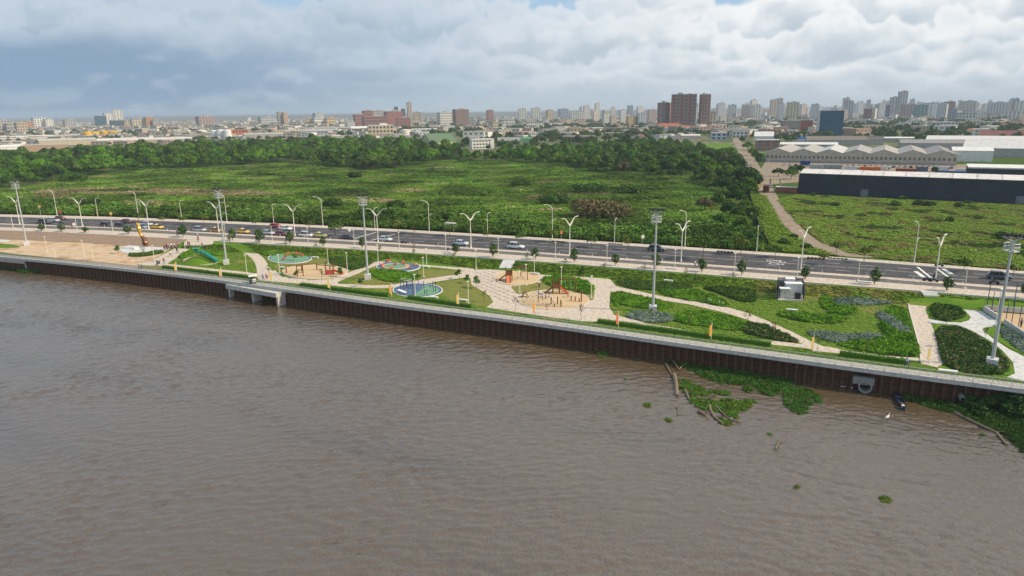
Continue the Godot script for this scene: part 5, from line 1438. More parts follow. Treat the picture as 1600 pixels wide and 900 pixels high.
	var roofs := [Color(0.66, 0.65, 0.62), Color(0.5, 0.48, 0.45), Color(0.38, 0.17, 0.1), Color(0.6, 0.58, 0.55), Color(0.45, 0.36, 0.28), Color(0.7, 0.7, 0.7), Color(0.35, 0.34, 0.34), Color(0.55, 0.3, 0.2)]
	for i in 8:
		var p := thing("house", house_kind[i] + " house of the low city, in the middle", "house", far_at(560 + i * 60, 1000 + i * 60), 0.3, "small houses of the low city")
		if i % 2: shell(p, 14, 6.5, 10, [W, W, T, Color(0.6, 0.58, 0.52)][i / 2], 2, 4, roofs[i])
		else: gable(p, 11, 15, 4.5, 2.2, [W, Color(0.6, 0.55, 0.48), W, T][i / 2], roofs[i])
		hp.append(p)
	var meshes := []
	for i in 5:
		var m := MB.new(); var c: Color = [W, T, Color(0.6, 0.6, 0.6), Color(0.66, 0.6, 0.52), Color(0.5, 0.36, 0.3)][i]
		m.col = c; m.box(Vector3(0, 3.5, 0), Vector3(15, 7, 11))
		m.col = roofs[(i * 3) % 8]; m.box(Vector3(0, 7.15, 0), Vector3(15.6, 0.3, 11.6))
		m.col = Color(0.07, 0.08, 0.09)
		for f in 2:
			for k in 4:
				m.box(Vector3(-5.6 + k * 3.7, 1.9 + f * 3.3, 5.52), Vector3(1.6, 1.3, 0.1))
		meshes.append(m.mesh())
	var fx := [[], [], [], [], []]; var fc := [[], [], [], [], []]
	var count := 0
	var tx := [[], []]; var tc := [[], []]
	for i in 11000:
		var t := r.randf()
		var dist := 640.0 * pow(4400.0 / 640.0, sqrt(t))
		var x := r.randf_range(-90, 1690)
		var back := 1580.0 if x < 400 else (1200.0 if x < 640 else (640.0 if x < 1000 else (900.0 if x < 1200 else 720.0)))
		var open := dist < back and dist > 980.0 and x < 640          # yards before the tanks and works: trees and low roofs only
		if dist < back and not open: continue
		var at := far_at(x, dist)
		if x > 1085 and x < 1150 and dist < 950: continue
		var green := fine.get_noise_2d(at.x * 0.03, at.z * 0.03) + (0.3 if x > 640 else -0.1)
		if open and r.randf() < 0.3: continue
		if dist < 860 or r.randf() < 0.55 + green * 0.8 - (0.15 if dist > 2600 else 0.0):
			var s := r.randf_range(0.6, 1.25) * (0.7 if open else 1.0); var v := r.randi() % 2
			tx[v].append(Transform3D(Basis(Vector3.UP, r.randf() * TAU).scaled(Vector3(s, s, s)), at)); var g := r.randf_range(0.8, 1.3); tc[v].append(Color(g, g, g))
		elif open:
			var v := r.randi() % 5
			fx[v].append(Transform3D(Basis(Vector3.UP, r.randf_range(-0.4, 0.4)).scaled(Vector3(r.randf_range(1.0, 2.6), r.randf_range(0.5, 0.75), r.randf_range(0.8, 1.5))), at)); fc[v].append(Color(1, 1, 1))
		elif count < 290 and dist < 1900:
			count += 1
			var hk := r.randi() % 8
			copy(hp[hk], house_kind[hk] + " house of the low city, " + ["at the left", "left of the middle", "in the middle", "right of the middle", "at the right"][clampi(int((x + 90) / 356), 0, 4)], at, r.randf_range(-0.6, 0.6), Vector3(r.randf_range(0.8, 1.8), r.randf_range(0.75, 1.3), r.randf_range(0.8, 1.5)), "small houses of the low city")
		else:
			var v := r.randi() % 5
			fx[v].append(Transform3D(Basis(Vector3.UP, r.randf_range(-0.6, 0.6)).scaled(Vector3(r.randf_range(0.8, 2.0), r.randf_range(0.6, 1.7), r.randf_range(0.8, 1.5))), at)); var g := r.randf_range(0.8, 1.12); fc[v].append(Color(g, g, g))
	for v in 5: scatter("distant_houses", meshes[v], M.wall, fx[v], fc[v], "far off %s houses that blend into the city" % ["white", "tan", "grey", "cream", "reddish"][v], "houses")
	var low := [crown_mesh(900, 9, 5.5, 1.0, Color(0.05, 0.105, 0.025), 8, 34, 0.95), crown_mesh(901, 8, 6.0, 1.0, Color(0.06, 0.115, 0.03), 8, 34, 0.95)]
	for v in 2: scatter("city_trees", low[v], M.leaf, tx[v], tc[v], "%s green treetops scattered between the city's houses" % ["dark", "mid"][v], "trees")
func glassy() -> StandardMaterial3D:
	if not M.has("curtain"):
		M.curtain = mat(Color(1, 1, 1), 0.12); M.curtain.vertex_color_use_as_albedo = true
	return M.curtain
func brick_tower(label: String, x0: float, x1: float, ytop: float, dist: float, floors: int, turn: float, col: Color, bays: int):
	var xc := (x0 + x1) / 2
	var at := far_at(xc, dist); var face := atan2(at.x, -at.z); var deep := 0.6 if bays > 3 else 0.95
	var w := (x1 - x0) / FOCAL * dist / cos(face) / (cos(turn) + deep * sin(turn)); var d := w * deep
	var h := top_at(xc, ytop, dist)
	var o := thing("brick_tower", label, "tower", at, -face + turn, "brick towers")
	var m := MB.new(); m.col = col; m.box(Vector3(0, h / 2, 0), Vector3(w, h, d)); part("wall", m.mesh(), M.wall, o)
	var fh := h / floors
	var win := MB.new(); var bal := MB.new()
	for side in 4:
		var t := Basis(Vector3.UP, side * PI / 2)
		var fw := w if side % 2 == 0 else d
		var off := (d if side % 2 == 0 else w) / 2
		var nb := bays if side % 2 == 0 else maxi(2, int(bays * deep))
		for f in floors:
			for k in nb:
				var x := (k + 0.5) / nb * fw - fw / 2
				var wide := k % 2 == 1
				win.col = Color(0.03, 0.03, 0.035)
				win.box(t * Vector3(x, (f + 0.55) * fh, off + 0.02), (t * Vector3(fw / nb * (0.82 if wide else 0.4), fh * 0.5, 0.12)).abs())
				if wide:
					bal.col = Color(0.5, 0.49, 0.46); bal.box(t * Vector3(x, (f + 0.12) * fh, off + 0.5), (t * Vector3(fw / nb * 0.9, 0.5, 1.0)).abs())
			bal.col = Color(0.36, 0.3, 0.27); bal.box(t * Vector3(0, f * fh + 0.1, off + 0.06), (t * Vector3(fw, 0.35, 0.14)).abs())
	var a := part("windows", win.mesh(), M.wall, o); a.set_meta("kind", "stuff")
	a = part("balconies", bal.mesh(), M.wall, o); a.set_meta("kind", "stuff")
	m = MB.new(); m.col = Color(0.3, 0.29, 0.28); m.box(Vector3(0, h + 0.5, 0), Vector3(w + 0.4, 1.0, d + 0.4)); m.col = Color(0.4, 0.42, 0.38); m.box(Vector3(-w * 0.16, h + 2.4, 0), Vector3(w * 0.2, 3.4, d * 0.4)); m.box(Vector3(w * 0.22, h + 1.6, 0), Vector3(w * 0.12, 1.8, d * 0.3)); part("roof", m.mesh(), M.wall, o)

# ---------------------------------------------------------------- lamps and masts
func lamps():
	# floodlight masts
	var names := ["floodlight mast on the bare earth at the far left", "floodlight mast beside the green slide mound", "floodlight mast between the pink play floor and the sand pit", "tall floodlight mast at the silvery patch, near the middle right", "nearest floodlight mast, in the dark flowering bed"]
	var i := 0
	for q in [[42, 383], [354, 413], [575, 436], [1020, 487], [1549, 572]]:
		var p := spot(q[0], q[1]); var o := thing("floodlight_mast", names[i], "mast", Vector3(p.x, 0, p.z), -atan2(p.x, -p.z), "floodlight masts"); i += 1
		var b := MB.new(); b.box(Vector3(0, 0.6, 0), Vector3(1.5, 1.3, 1.5)); part("footing", b.mesh(), M.pale, o)
		b = MB.new(); b.tube(Vector3(0, 0.6, 0), Vector3(0, 19.0, 0), 0.29, 0.15, 10); part("shaft", b.mesh(), M.steel, o)
		b = MB.new()
		for k in 10:
			var a0 := TAU * k / 10; var a1 := TAU * (k + 1) / 10
			for y in [17.6, 18.2, 18.7]: b.tube(Vector3(cos(a0) * 0.95, y, sin(a0) * 0.95), Vector3(cos(a1) * 0.95, y, sin(a1) * 0.95), 0.05, 0.05, 4)
			b.tube(Vector3(cos(a0) * 0.95, 17.6, sin(a0) * 0.95), Vector3(cos(a0) * 0.95, 18.7, sin(a0) * 0.95), 0.04, 0.04, 4)
			b.tube(Vector3(0, 17.6, 0), Vector3(cos(a0) * 0.95, 17.6, sin(a0) * 0.95), 0.05, 0.05, 4)
		part("platform", b.mesh(), M.steel, o)
		b = MB.new(); for s in [-1, 1]: b.tube(Vector3(0, 19.0, 0), Vector3(s * 1.3, 19.6, 0), 0.08, 0.06, 5)
		b.tube(Vector3(-1.3, 19.6, 0), Vector3(1.3, 19.6, 0), 0.06, 0.06, 5); part("crossbar", b.mesh(), M.steel, o)
		for k in 6:
			b = MB.new(); b.box(Vector3(-1.2 + k * 0.48, 19.9, (k % 2) * 0.3 - 0.15), Vector3(0.4, 0.45, 0.25), Basis(Vector3.RIGHT, 0.5 if k % 2 else -0.5)); part("floodlight", b.mesh(), M.dark, o)
	# two-armed lamps along the divider
	var first := thing("double_lamp", "x", "street lamp", Vector3.ZERO, 0, "two-armed street lamps along the divider")
	var b := MB.new(); b.tube(Vector3.ZERO, Vector3(0, 8.0, 0), 0.15, 0.09, 8); b.tube(Vector3.ZERO, Vector3(0, 0.5, 0), 0.24, 0.2, 8); part("pole", b.mesh(), M.lamp_white, first)
	for s in [-1, 1]:
		b = MB.new(); b.path([Vector3(0, 7.6, 0), Vector3(s * 0.7, 8.3, 0), Vector3(s * 1.3, 9.1, 0), Vector3(s * 2.0, 9.6, 0)], [0.2, 0.2, 0.13, 0.06]); part("arm", b.mesh(), M.lamp_white, first)
		b = MB.new(); b.box(Vector3(s * 2.6, 9.72, 0), Vector3(1.3, 0.1, 0.3), Basis(Vector3.BACK, s * 0.08)); part("lamp_head", b.mesh(), M.lamp_white, first)
	i = 0
	for q in [[31, 350], [129, 353.5], [233, 358], [342, 363], [461, 369], [591, 378], [736, 387], [890, 397.5], [1064, 409], [1251, 423], [1461, 439]]:
		var p := spot(q[0], q[1], ROAD); p.y = ROAD + 0.03
		var label := nth(i) + " white two-armed street lamp from the left along the divider"
		var turn := road_turn(p.x) + (PI / 2 if i > 5 else 0.25) * clampf(i / 9.0, 0.2, 0.75)
		if i == 0: first.position = p; first.rotation.y = turn; first.set_meta("label", label)
		else: copy(first, label, p, turn)
		i += 1
	# lamps of the far pavement: a high head over the road, a low one over the pavement
	first = thing("far_lamp", "x", "street lamp", Vector3.ZERO, 0, "street lamps of the far pavement")
	b = MB.new(); b.tube(Vector3.ZERO, Vector3(0, 9.2, 0), 0.13, 0.07, 8); part("pole", b.mesh(), M.lamp_white, first)
	b = MB.new(); b.path([Vector3(0, 9.1, 0), Vector3(-0.6, 9.9, 0), Vector3(-1.6, 10.3, 0)], [0.12, 0.1, 0.05]); part("arm", b.mesh(), M.lamp_white, first)
	b = MB.new(); b.box(Vector3(-2.0, 10.36, 0), Vector3(1.1, 0.1, 0.3), Basis(Vector3.BACK, -0.1)); part("lamp_head", b.mesh(), M.lamp_white, first)
	b = MB.new(); b.tube(Vector3(0, 5.4, 0), Vector3(0.7, 6.0, 0), 0.07, 0.05, 6); part("arm", b.mesh(), M.lamp_white, first)
	b = MB.new(); b.box(Vector3(0.95, 6.05, 0), Vector3(0.6, 0.08, 0.24)); part("lamp_head", b.mesh(), M.lamp_white, first)
	i = 0
	for q in [[90, 340], [217, 343], [355, 349], [505, 356], [671, 364.5], [863, 374.5], [1070, 388], [1428, 412]]:
		var p := spot(q[0], q[1], ROAD); p.y = ROAD + 0.03
		var label := nth(i) + " tall lamp from the left on the far pavement"
		var turn := road_turn(p.x) + i * 0.15
		if i == 0: first.position = p; first.rotation.y = turn; first.set_meta("label", label)
		else: copy(first, label, p, turn)
		i += 1
	first = thing("small_lamp", "x", "street lamp", Vector3.ZERO, 0, "short lamps behind the far pavement")
	b = MB.new(); b.tube(Vector3.ZERO, Vector3(0, 6.6, 0), 0.1, 0.06, 6); part("pole", b.mesh(), M.lamp_white, first)
	b = MB.new(); b.path([Vector3(0, 6.5, 0), Vector3(0.3, 6.95, 0), Vector3(0.9, 7.05, 0)], [0.08, 0.08, 0.05]); part("arm", b.mesh(), M.lamp_white, first)
	b = MB.new(); b.box(Vector3(1.1, 7.06, 0), Vector3(0.6, 0.1, 0.26)); part("lamp_head", b.mesh(), M.lamp_white, first)
	i = 0
	for q in [[153, 338], [284, 343], [428, 350.5], [586, 358], [762, 368.5], [960, 380], [1182, 395]]:
		var p := spot(q[0], q[1], ROAD); p.y = ROAD - 0.1
		var label := nth(i) + " short lamp from the left before the marsh plants"
		if i == 0: first.position = p; first.set_meta("label", label)
		else: copy(first, label, p, i * 0.2)
		i += 1
	# thin pavement lamps and park lamps
	first = thing("post_lamp", "x", "street lamp", Vector3.ZERO, 0, "thin lamps along the near pavement")
	b = MB.new(); b.tube(Vector3.ZERO, Vector3(0, 4.5, 0), 0.08, 0.06, 6); part("pole", b.mesh(), M.lamp_white, first)
	b = MB.new(); b.box(Vector3(0, 4.55, 0), Vector3(0.5, 0.1, 0.32)); part("lamp_head", b.mesh(), M.white, first)
	b = MB.new(); b.box(Vector3(0, 0.1, 0), Vector3(0.5, 0.2, 0.5)); part("footing", b.mesh(), M.pale, first)
	var pave := [[21, 358], [72, 360.5], [121, 362], [177, 365.5], [353, 375], [426, 379.5], [482, 382], [554, 386], [624, 390], [697, 395], [779, 401], [868, 408], [948, 414], [1054, 421], [1147, 428.5], [1245, 436], [1340, 441], [1507, 453]]
	var parks := [[74, 395], [132, 401.5], [242, 411], [386, 428], [437, 427], [513, 413], [543, 424], [591, 410], [667, 417], [662, 433], [649, 463], [732, 475], [744, 420], [822, 446], [877, 450], [812, 457], [835, 429], [924, 466], [1555, 510], [290, 393]]
	i = 0
	for q in pave:
		var p := on(q[0], q[1])
		p.y = ROAD + 0.02 if p.z < zat(edge_f, p.x) else p.y
		var label := nth(i) + " thin white lamp from the left along the near pavement"
		if i == 0: first.position = p; first.set_meta("label", label)
		else: copy(first, label, p, 0.3)
		i += 1
	i = 0
	var says := ["on bare earth right of the left mast", "on bare earth beside the promenade", "at the lower left path junction", "on the lawn right of the slide mound", "between the red play floor and the left sand pit", "behind the left sand pit", "at the right end of the left sand pit", "by the upper path left of the pink play floor", "right of the pink play floor", "between the pink and the fitness floors", "in front of the fitness floor", "on dry grass before the plaza", "on the bank left of the ramp", "right of the tower with the orange slide", "beside the bright bed between sand pits", "on the grass between the two right sand pits", "on the bank above the small sand pit", "at the right end of the big sand pit", "at the white path near the court", "by the path above the slide mound"]
	for q in parks:
		copy(first, "thin pale park lamp " + says[i], on(q[0], q[1]), 0.5, Vector3(1, 1.05 if i != 18 else 1.5, 1), "park lamps"); i += 1

# ---------------------------------------------------------------- small trees
func street_trees():
	var ball := [ball_mesh(501, 2.7, 0.95, 0.55, Color(0.045, 0.1, 0.018)), ball_mesh(502, 2.9, 0.88, 0.55, Color(0.055, 0.115, 0.02))]
	var bt := trunk_mesh(503, 2.2, 0.07, 0.4)
	var i := 0
	for q in [[65, 361], [97, 362], [134, 363.5], [200, 366], [286, 371], [364, 376], [406, 380], [453, 381.5], [505, 385], [566, 388], [712, 397.5], [771, 402], [836, 405.5], [897, 410], [961, 415], [1025, 420], [1097, 425], [1158, 430], [1257, 437], [1367, 445], [1480, 455], [1602, 466]]:
		var p := spot(q[0], q[1], ROAD); p.y = ROAD + 0.02
		var o := thing("street_tree", nth(i) + " small round dark tree from the left along the near pavement", "tree", p, i * 1.3, "small round trees on the near pavement")
		var s: float = [0.9, 0.95, 0.8, 1.05, 1.3, 1.1, 1.35, 1.15][i % 8] if i < 10 else [1.0, 1.05, 0.95, 1.1][i % 4]
		s *= 1.1
		o.scale = Vector3(s * (1.25 if i < 4 else 1.0), s * (0.85 if i < 4 else 1.05), s * (1.25 if i < 4 else 1.0))
		part("crown", ball[i % 2], M.leaf, o); part("trunk", bt, M.bark, o); i += 1
	var wide := [crown_mesh(511, 4.4, 2.3, 2.2, Color(0.07, 0.135, 0.022), 7, 34, 0.3), crown_mesh(512, 4.8, 2.0, 2.3, Color(0.12, 0.15, 0.03), 6, 28, 0.3)]
	var wt := trunk_mesh(513, 4.4, 0.09, 1.2)
	i = 0
	for q in [[217, 347], [254, 350], [286, 350.5], [319, 351], [401, 355], [485, 360], [524, 369], [622, 366], [702, 368], [761, 375], [814, 379], [860, 377], [925, 386], [981, 390], [1097, 405], [1157, 397], [1211, 402], [1286, 413], [1307, 395], [1350, 408], [1505, 424], [1581, 434], [647, 364]]:
		var p := spot(q[0], q[1], ROAD); p.y = ROAD - 0.1
		var o := thing("kerb_tree", nth(i) + " light open-crowned tree counted along the road and far kerb", "tree", p, i * 0.9, "open-crowned trees along the road")
		var s: float = [0.85, 0.7, 0.75, 0.9, 0.8, 0.75, 1.2, 1.1][i % 8]
		o.scale = Vector3(s, s * (1.3 if i == 14 else 0.9), s)
		part("crown", wide[i % 2], M.leaf, o); part("trunk", wt, M.bark, o); i += 1
	# saplings on the lawns: thin stem, few leaves
	var sap := [crown_mesh(521, 2.6, 0.75, 0.9, Color(0.12, 0.16, 0.04), 4, 9, 0.16), crown_mesh(522, 2.8, 0.7, 1.0, Color(0.18, 0.12, 0.07), 4, 7, 0.15), crown_mesh(523, 2.4, 1.0, 0.6, Color(0.06, 0.12, 0.025), 5, 34, 0.18)]
	var stt := trunk_mesh(524, 2.6, 0.045, 0.5)
	i = 0
	var px := [["B", 240, 490, 0], ["B", 408, 500, 0], ["B", 590, 525, 0], ["B", 775, 525, 0], ["B", 660, 700, 2], ["B", 810, 715, 0], ["B", 928, 690, 2], ["B", 640, 590, 2], ["B", 1180, 560, 0], ["B", 1390, 545, 1], ["B", 1055, 755, 2], ["B", 480, 690, 0], ["C", 470, 545, 2], ["C", 522, 570, 2], ["C", 577, 600, 2], ["C", 190, 415, 0], ["C", 440, 430, 0], ["C", 895, 450, 0], ["C", 1130, 480, 0], ["C", 1375, 505, 1], ["C", 1245, 540, 2], ["C", 822, 740, 1], ["C", 1020, 765, 1], ["C", 1235, 800, 1], ["C", 630, 690, 0], ["D", 168, 430, 1], ["D", 423, 448, 1], ["D", 682, 470, 1], ["D", 980, 490, 1], ["D", 745, 510, 0], ["D", 285, 520, 0], ["D", 800, 635, 0], ["D", 465, 745, 0], ["D", 712, 770, 0], ["D", 965, 815, 0], ["D", 1225, 840, 1], ["E", 305, 835, 0], ["E", 615, 845, 0], ["R", 430, 480, 0], ["R", 405, 290, 0], ["R", 715, 420, 0], ["A", 1440, 490, 0], ["A", 900, 575, 0], ["A", 1480, 600, 0], ["D", 1065, 760, 1], ["A", 740, 545, 2]]
	for q in px:
		var p := ons(q[0], q[1], q[2])
		var k: int = q[3]
		var o := thing("sapling", nth(i).replace("tenth", "tenth") + [" sparse young sapling", " bare brownish sapling", " small leafy young tree"][k] + " counted across the park lawns and paths", "tree", p, i * 0.8, "saplings in the park")
		var s: float = [1.0, 0.85, 1.15][i % 3]; o.scale = Vector3(s, s, s)
		part("crown", sap[k], M.leaf, o); part("trunk", stt, M.bark, o); i += 1

# ---------------------------------------------------------------- vehicles
func body_loft(len: float, w: float, rows: Array) -> ArrayMesh:      # rows: [x, y of sill, y of top, half width factor]
	var b := MB.new()
	for i in rows.size() - 1:
		var p: Array = rows[i]; var q: Array = rows[i + 1]
		var a := []
		for r in [p, q]:
			var hw: float = w / 2 * r[3]
			a.append([Vector3(r[0] * len, r[1], -hw), Vector3(r[0] * len, lerpf(r[1], r[2], 0.62), -hw * 1.02), Vector3(r[0] * len, r[2], -hw * 0.86), Vector3(r[0] * len, r[2], hw * 0.86), Vector3(r[0] * len, lerpf(r[1], r[2], 0.62), hw * 1.02), Vector3(r[0] * len, r[1], hw)])
		for k in 6: b.quad(a[0][k], a[1][k], a[1][(k + 1) % 6], a[0][(k + 1) % 6])
		if i == 0:
			for k in range(1, 5): b.tri(a[0][0], a[0][k], a[0][k + 1])
		if i == rows.size() - 2:
			for k in range(1, 5): b.tri(a[1][0], a[1][k + 1], a[1][k])
	return b.mesh()
func car(label: String, at: Vector3, turn: float, col: Color, kind := "sedan"):
	var o := thing({"suv": "parked_suv", "taxi": "taxi", "sedan": "car", "hatch": "car"}[kind], label, "car", at, turn, "vehicles on the avenue")
	var len: float = {"suv": 4.7, "sedan": 4.5, "taxi": 4.3, "hatch": 3.9}[kind]; var w := 1.8
	var tall: float = 1.72 if kind == "suv" else 1.45
	var paint := mat(col, 0.25); paint.clearcoat_enabled = true
	part("body", body_loft(len, w, [[-0.5, 0.4, 0.75, 0.86], [-0.48, 0.28, 0.92, 0.96], [-0.3, 0.25, 0.98, 1.0], [0.2, 0.25, 0.96, 1.0], [0.44, 0.27, 0.82, 0.96], [0.5, 0.38, 0.62, 0.84]]), paint, o)
	var back := -0.46 if kind in ["suv", "hatch"] else -0.36
	var cabin := body_loft(len, w * 0.92, [[back, 0.93, 0.99, 0.95], [back + 0.09, 0.93, tall - 0.04, 0.86], [-0.02, 0.93, tall, 0.86], [0.1, 0.93, tall - 0.05, 0.86], [0.26, 0.93, 0.98, 0.95]])
	part("window", cabin, M.glass, o)
	var b := MB.new(); b.box(Vector3((back + 0.19) * len * 0.5 - 0.0 + 0.0, tall + 0.015, 0), Vector3(len * (0.02 - back) * 0.85, 0.06, w * 0.72)); 
	for x in [back + 0.13, -0.06, 0.11]:
		for s in [-1, 1]: b.tube(Vector3(x * len, 0.95, s * w * 0.44), Vector3((x * 0.8 - 0.01) * len, tall, s * w * 0.37), 0.05, 0.05, 4)
	part("roof", b.mesh(), paint, o)
	for x in [-0.31, 0.31]:
		for z in [-1, 1]:
			b = MB.new(); b.tube(Vector3(x * len, 0.32, z * w * 0.47 - 0.1), Vector3(x * len, 0.32, z * w * 0.47 + 0.1), 0.33, 0.33, 12)
			var wh := part("wheel", b.mesh(), M.tyre, o)
			b = MB.new(); b.tube(Vector3(x * len, 0.32, z * w * 0.47 - 0.11), Vector3(x * len, 0.32, z * w * 0.47 + 0.11), 0.19, 0.19, 8); part("rim", b.mesh(), M.steel, wh)
	for z in [-0.62, 0.62]:
		b = MB.new(); b.box(Vector3(0.488 * len, 0.62, z), Vector3(0.1, 0.15, 0.34)); part("headlight", b.mesh(), M.lit, o)
		b = MB.new(); b.box(Vector3(-0.49 * len, 0.75, z), Vector3(0.08, 0.16, 0.28)); part("taillight", b.mesh(), M.red, o)
	if kind == "taxi":
		b = MB.new(); b.box(Vector3(-0.05 * len, tall + 0.12, 0), Vector3(0.3, 0.16, 0.6)); part("roof_sign", b.mesh(), M.white, o)
func traffic():
	var silver := Color(0.42, 0.46, 0.5); var black := Color(0.02, 0.022, 0.03); var white := Color(0.72, 0.73, 0.75); var yellow := Color(0.68, 0.4, 0.03)
	for q in [["black SUV at the left edge of the avenue", 70, 349.5, black, "suv"], ["silver car behind the leftmost black SUV", 84, 346.5, silver, "sedan"], ["dark red car with a pale tail on the far left lanes", 94, 343.5, Color(0.16, 0.03, 0.03), "sedan"], ["black SUV left of the golden sculpture", 167, 354.5, black, "suv"], ["navy black SUV just right of another black SUV", 190, 355.5, Color(0.025, 0.03, 0.05), "suv"], ["dark maroon car on the inner lane behind black SUVs", 198, 348.5, Color(0.12, 0.025, 0.03), "sedan"], ["blue-silver car behind the golden sculpture", 221, 357, Color(0.2, 0.26, 0.34), "sedan"], ["pale silver car on the inner lane near the taxi", 229, 352.5, silver, "sedan"], ["yellow taxi right behind the golden sculpture", 246, 357.5, yellow, "taxi"], ["silver SUV opposite the upper path mouth", 312, 361.5, silver, "suv"], ["golden brown taxi right of the silver SUV", 337, 362.5, Color(0.42, 0.22, 0.03), "taxi"], ["bright yellow taxi right of the second mast", 380, 364.5, yellow, "taxi"], ["silver sedan left of the maroon hatchback", 418, 366.5, silver, "sedan"], ["maroon hatchback in the middle of the traffic", 441, 368, Color(0.2, 0.02, 0.03), "hatch"], ["white sedan on the inner lane above the maroon hatchback", 446, 359.5, white, "sedan"], ["small red car on the far lane", 431, 355.5, Color(0.4, 0.04, 0.03), "hatch"], ["white SUV left of the pale yellow car", 479, 370, white, "suv"], ["pale yellow car right of the white SUV", 500, 370.5, Color(0.6, 0.5, 0.16), "taxi"], ["black sedan before the crossing", 544, 373.5, black, "sedan"], ["silver hatchback just past the crossing", 601, 376.5, Color(0.55, 0.6, 0.65), "sedan"], ["pale blue hatchback left of the large white SUV", 721, 383, Color(0.5, 0.58, 0.66), "hatch"], ["large white SUV alone on the road", 806, 388, white, "suv"], ["black car half hidden by the tall mast", 1026, 392, black, "suv"], ["dark green SUV at the right end of the road", 1561, 436, Color(0.02, 0.04, 0.045), "suv"]]:
		var p := spot(q[1], q[2], ROAD - 0.1)
		car(q[0], p, road_turn(p.x), q[3], q[4])
	for q in [["motorcycle parked at the crossing", 1449, 440], ["motorcycle with rider beside the crossing", 1458, 441], ["motorcycle near the dark green SUV", 1553, 444], ["motorcycle at the far end of the crossing", 1467, 417], ["motorcycle on the cycle path at far left", 96, 350], ["motorcycle left of the silver hatchback", 631, 381]]:
		motorcycle(q[0], spot(q[1], q[2], ROAD - 0.09))
	truck("yellow dump truck on the dirt track", on(1181, 297), 1.1, Color(0.6, 0.4, 0.05), Color(0.35, 0.24, 0.06), "dump_truck")
	truck("dark truck with red tail beside the yellow dump truck", on(1197, 300), 1.15, Color(0.05, 0.05, 0.06), Color(0.12, 0.06, 0.05), "truck")
	truck("dull green truck far up the dirt track", on(1165, 259), 1.2, Color(0.1, 0.16, 0.13), Color(0.2, 0.26, 0.22), "truck")
	car("silver car parked by the brick hut gate", on(1204, 293), 1.3, silver, "sedan")
	var i := 0
	for x in range(1225, 1492, 9):
		var p := spot(x, 259.0 + (x - 1225) * 0.018)
		var o := thing("parked_car", nth(i) + " small car from the left in the row before the seven gables", "car", p, 1.2, "cars parked along the gabled warehouse")
		var c: Color = [white, silver, black, white, Color(0.1, 0.16, 0.3)][i % 5]; i += 1
		part("body", body_loft(4.3, 1.8, [[-0.5, 0.35, 0.8, 0.9], [-0.3, 0.25, 0.95, 1.0], [0.3, 0.25, 0.9, 1.0], [0.5, 0.35, 0.7, 0.88]]), mat(c, 0.3), o)
		part("window", body_loft(4.3, 1.6, [[-0.38, 0.9, 0.96, 0.95], [-0.25, 0.9, 1.45, 0.85], [0.08, 0.9, 1.42, 0.85], [0.24, 0.85, 0.94, 0.95]]), M.glass, o)
func motorcycle(label: String, at: Vector3):
	var o := thing("motorcycle", label, "motorcycle", at, road_turn(at.x), "motorcycles")
	for x in [-0.65, 0.65]:
		var b := MB.new(); b.tube(Vector3(x, 0.3, -0.06), Vector3(x, 0.3, 0.06), 0.3, 0.3, 12); part("wheel", b.mesh(), M.tyre, o)
	var b := MB.new(); b.path([Vector3(-0.65, 0.35, 0), Vector3(-0.2, 0.55, 0), Vector3(0.35, 0.6, 0), Vector3(0.55, 0.95, 0)], [0.08, 0.2, 0.17, 0.06]); part("frame", b.mesh(), M.dark, o)
	b = MB.new(); b.box(Vector3(-0.3, 0.8, 0), Vector3(0.7, 0.12, 0.26)); part("seat", b.mesh(), M.dark, o)
	b = MB.new(); b.tube(Vector3(0.5, 1.0, -0.35), Vector3(0.5, 1.0, 0.35), 0.025, 0.025, 5); b.tube(Vector3(0.52, 1.0, 0), Vector3(0.65, 0.3, 0), 0.04, 0.04, 5); part("handlebar", b.mesh(), M.steel, o)

# ---------------------------------------------------------------- play equipment
func play(called: String, label: String, at: Vector3, turn := 0.0) -> Node3D: return thing(called, label, called.replace("_", " "), at, turn, "play equipment")
func bar(o: Node3D, called: String, m: Material, a: Vector3, b: Vector3, r := 0.07, k := 6):
	var q := MB.new(); q.tube(a, b, r, r, k); part(called, q.mesh(), m, o)
func blk(o: Node3D, called: String, m: Material, at: Vector3, s: Vector3, turn := Basis.IDENTITY):
	var q := MB.new(); q.box(at, s, turn); part(called, q.mesh(), m, o)
func slide(o: Node3D, m: Material, a: Vector3, b: Vector3, w := 0.6):
	var q := MB.new(); var d := (b - a); var s := d.cross(Vector3.UP).normalized() * w / 2
	var pts := [a, a.lerp(b, 0.15) - Vector3(0, 0.05, 0), a.lerp(b, 0.85) - Vector3(0, 0.08, 0), b]
	for i in 3:
		var p: Vector3 = pts[i]; var e: Vector3 = pts[i + 1]; var u := Vector3(0, 0.28, 0)
		q.quad(p - s, e - s, e + s, p + s); q.quad(p - s, e - s, e - s + u, p - s + u); q.quad(p + s, e + s, e + s + u, p + s + u)
		q.quad(p - s * 1.1, e - s * 1.1, e - s * 1.1 + u, p - s * 1.1 + u); q.quad(p + s * 1.1, e + s * 1.1, e + s * 1.1 + u, p + s * 1.1 + u)
	part("slide", q.mesh(), m, o)
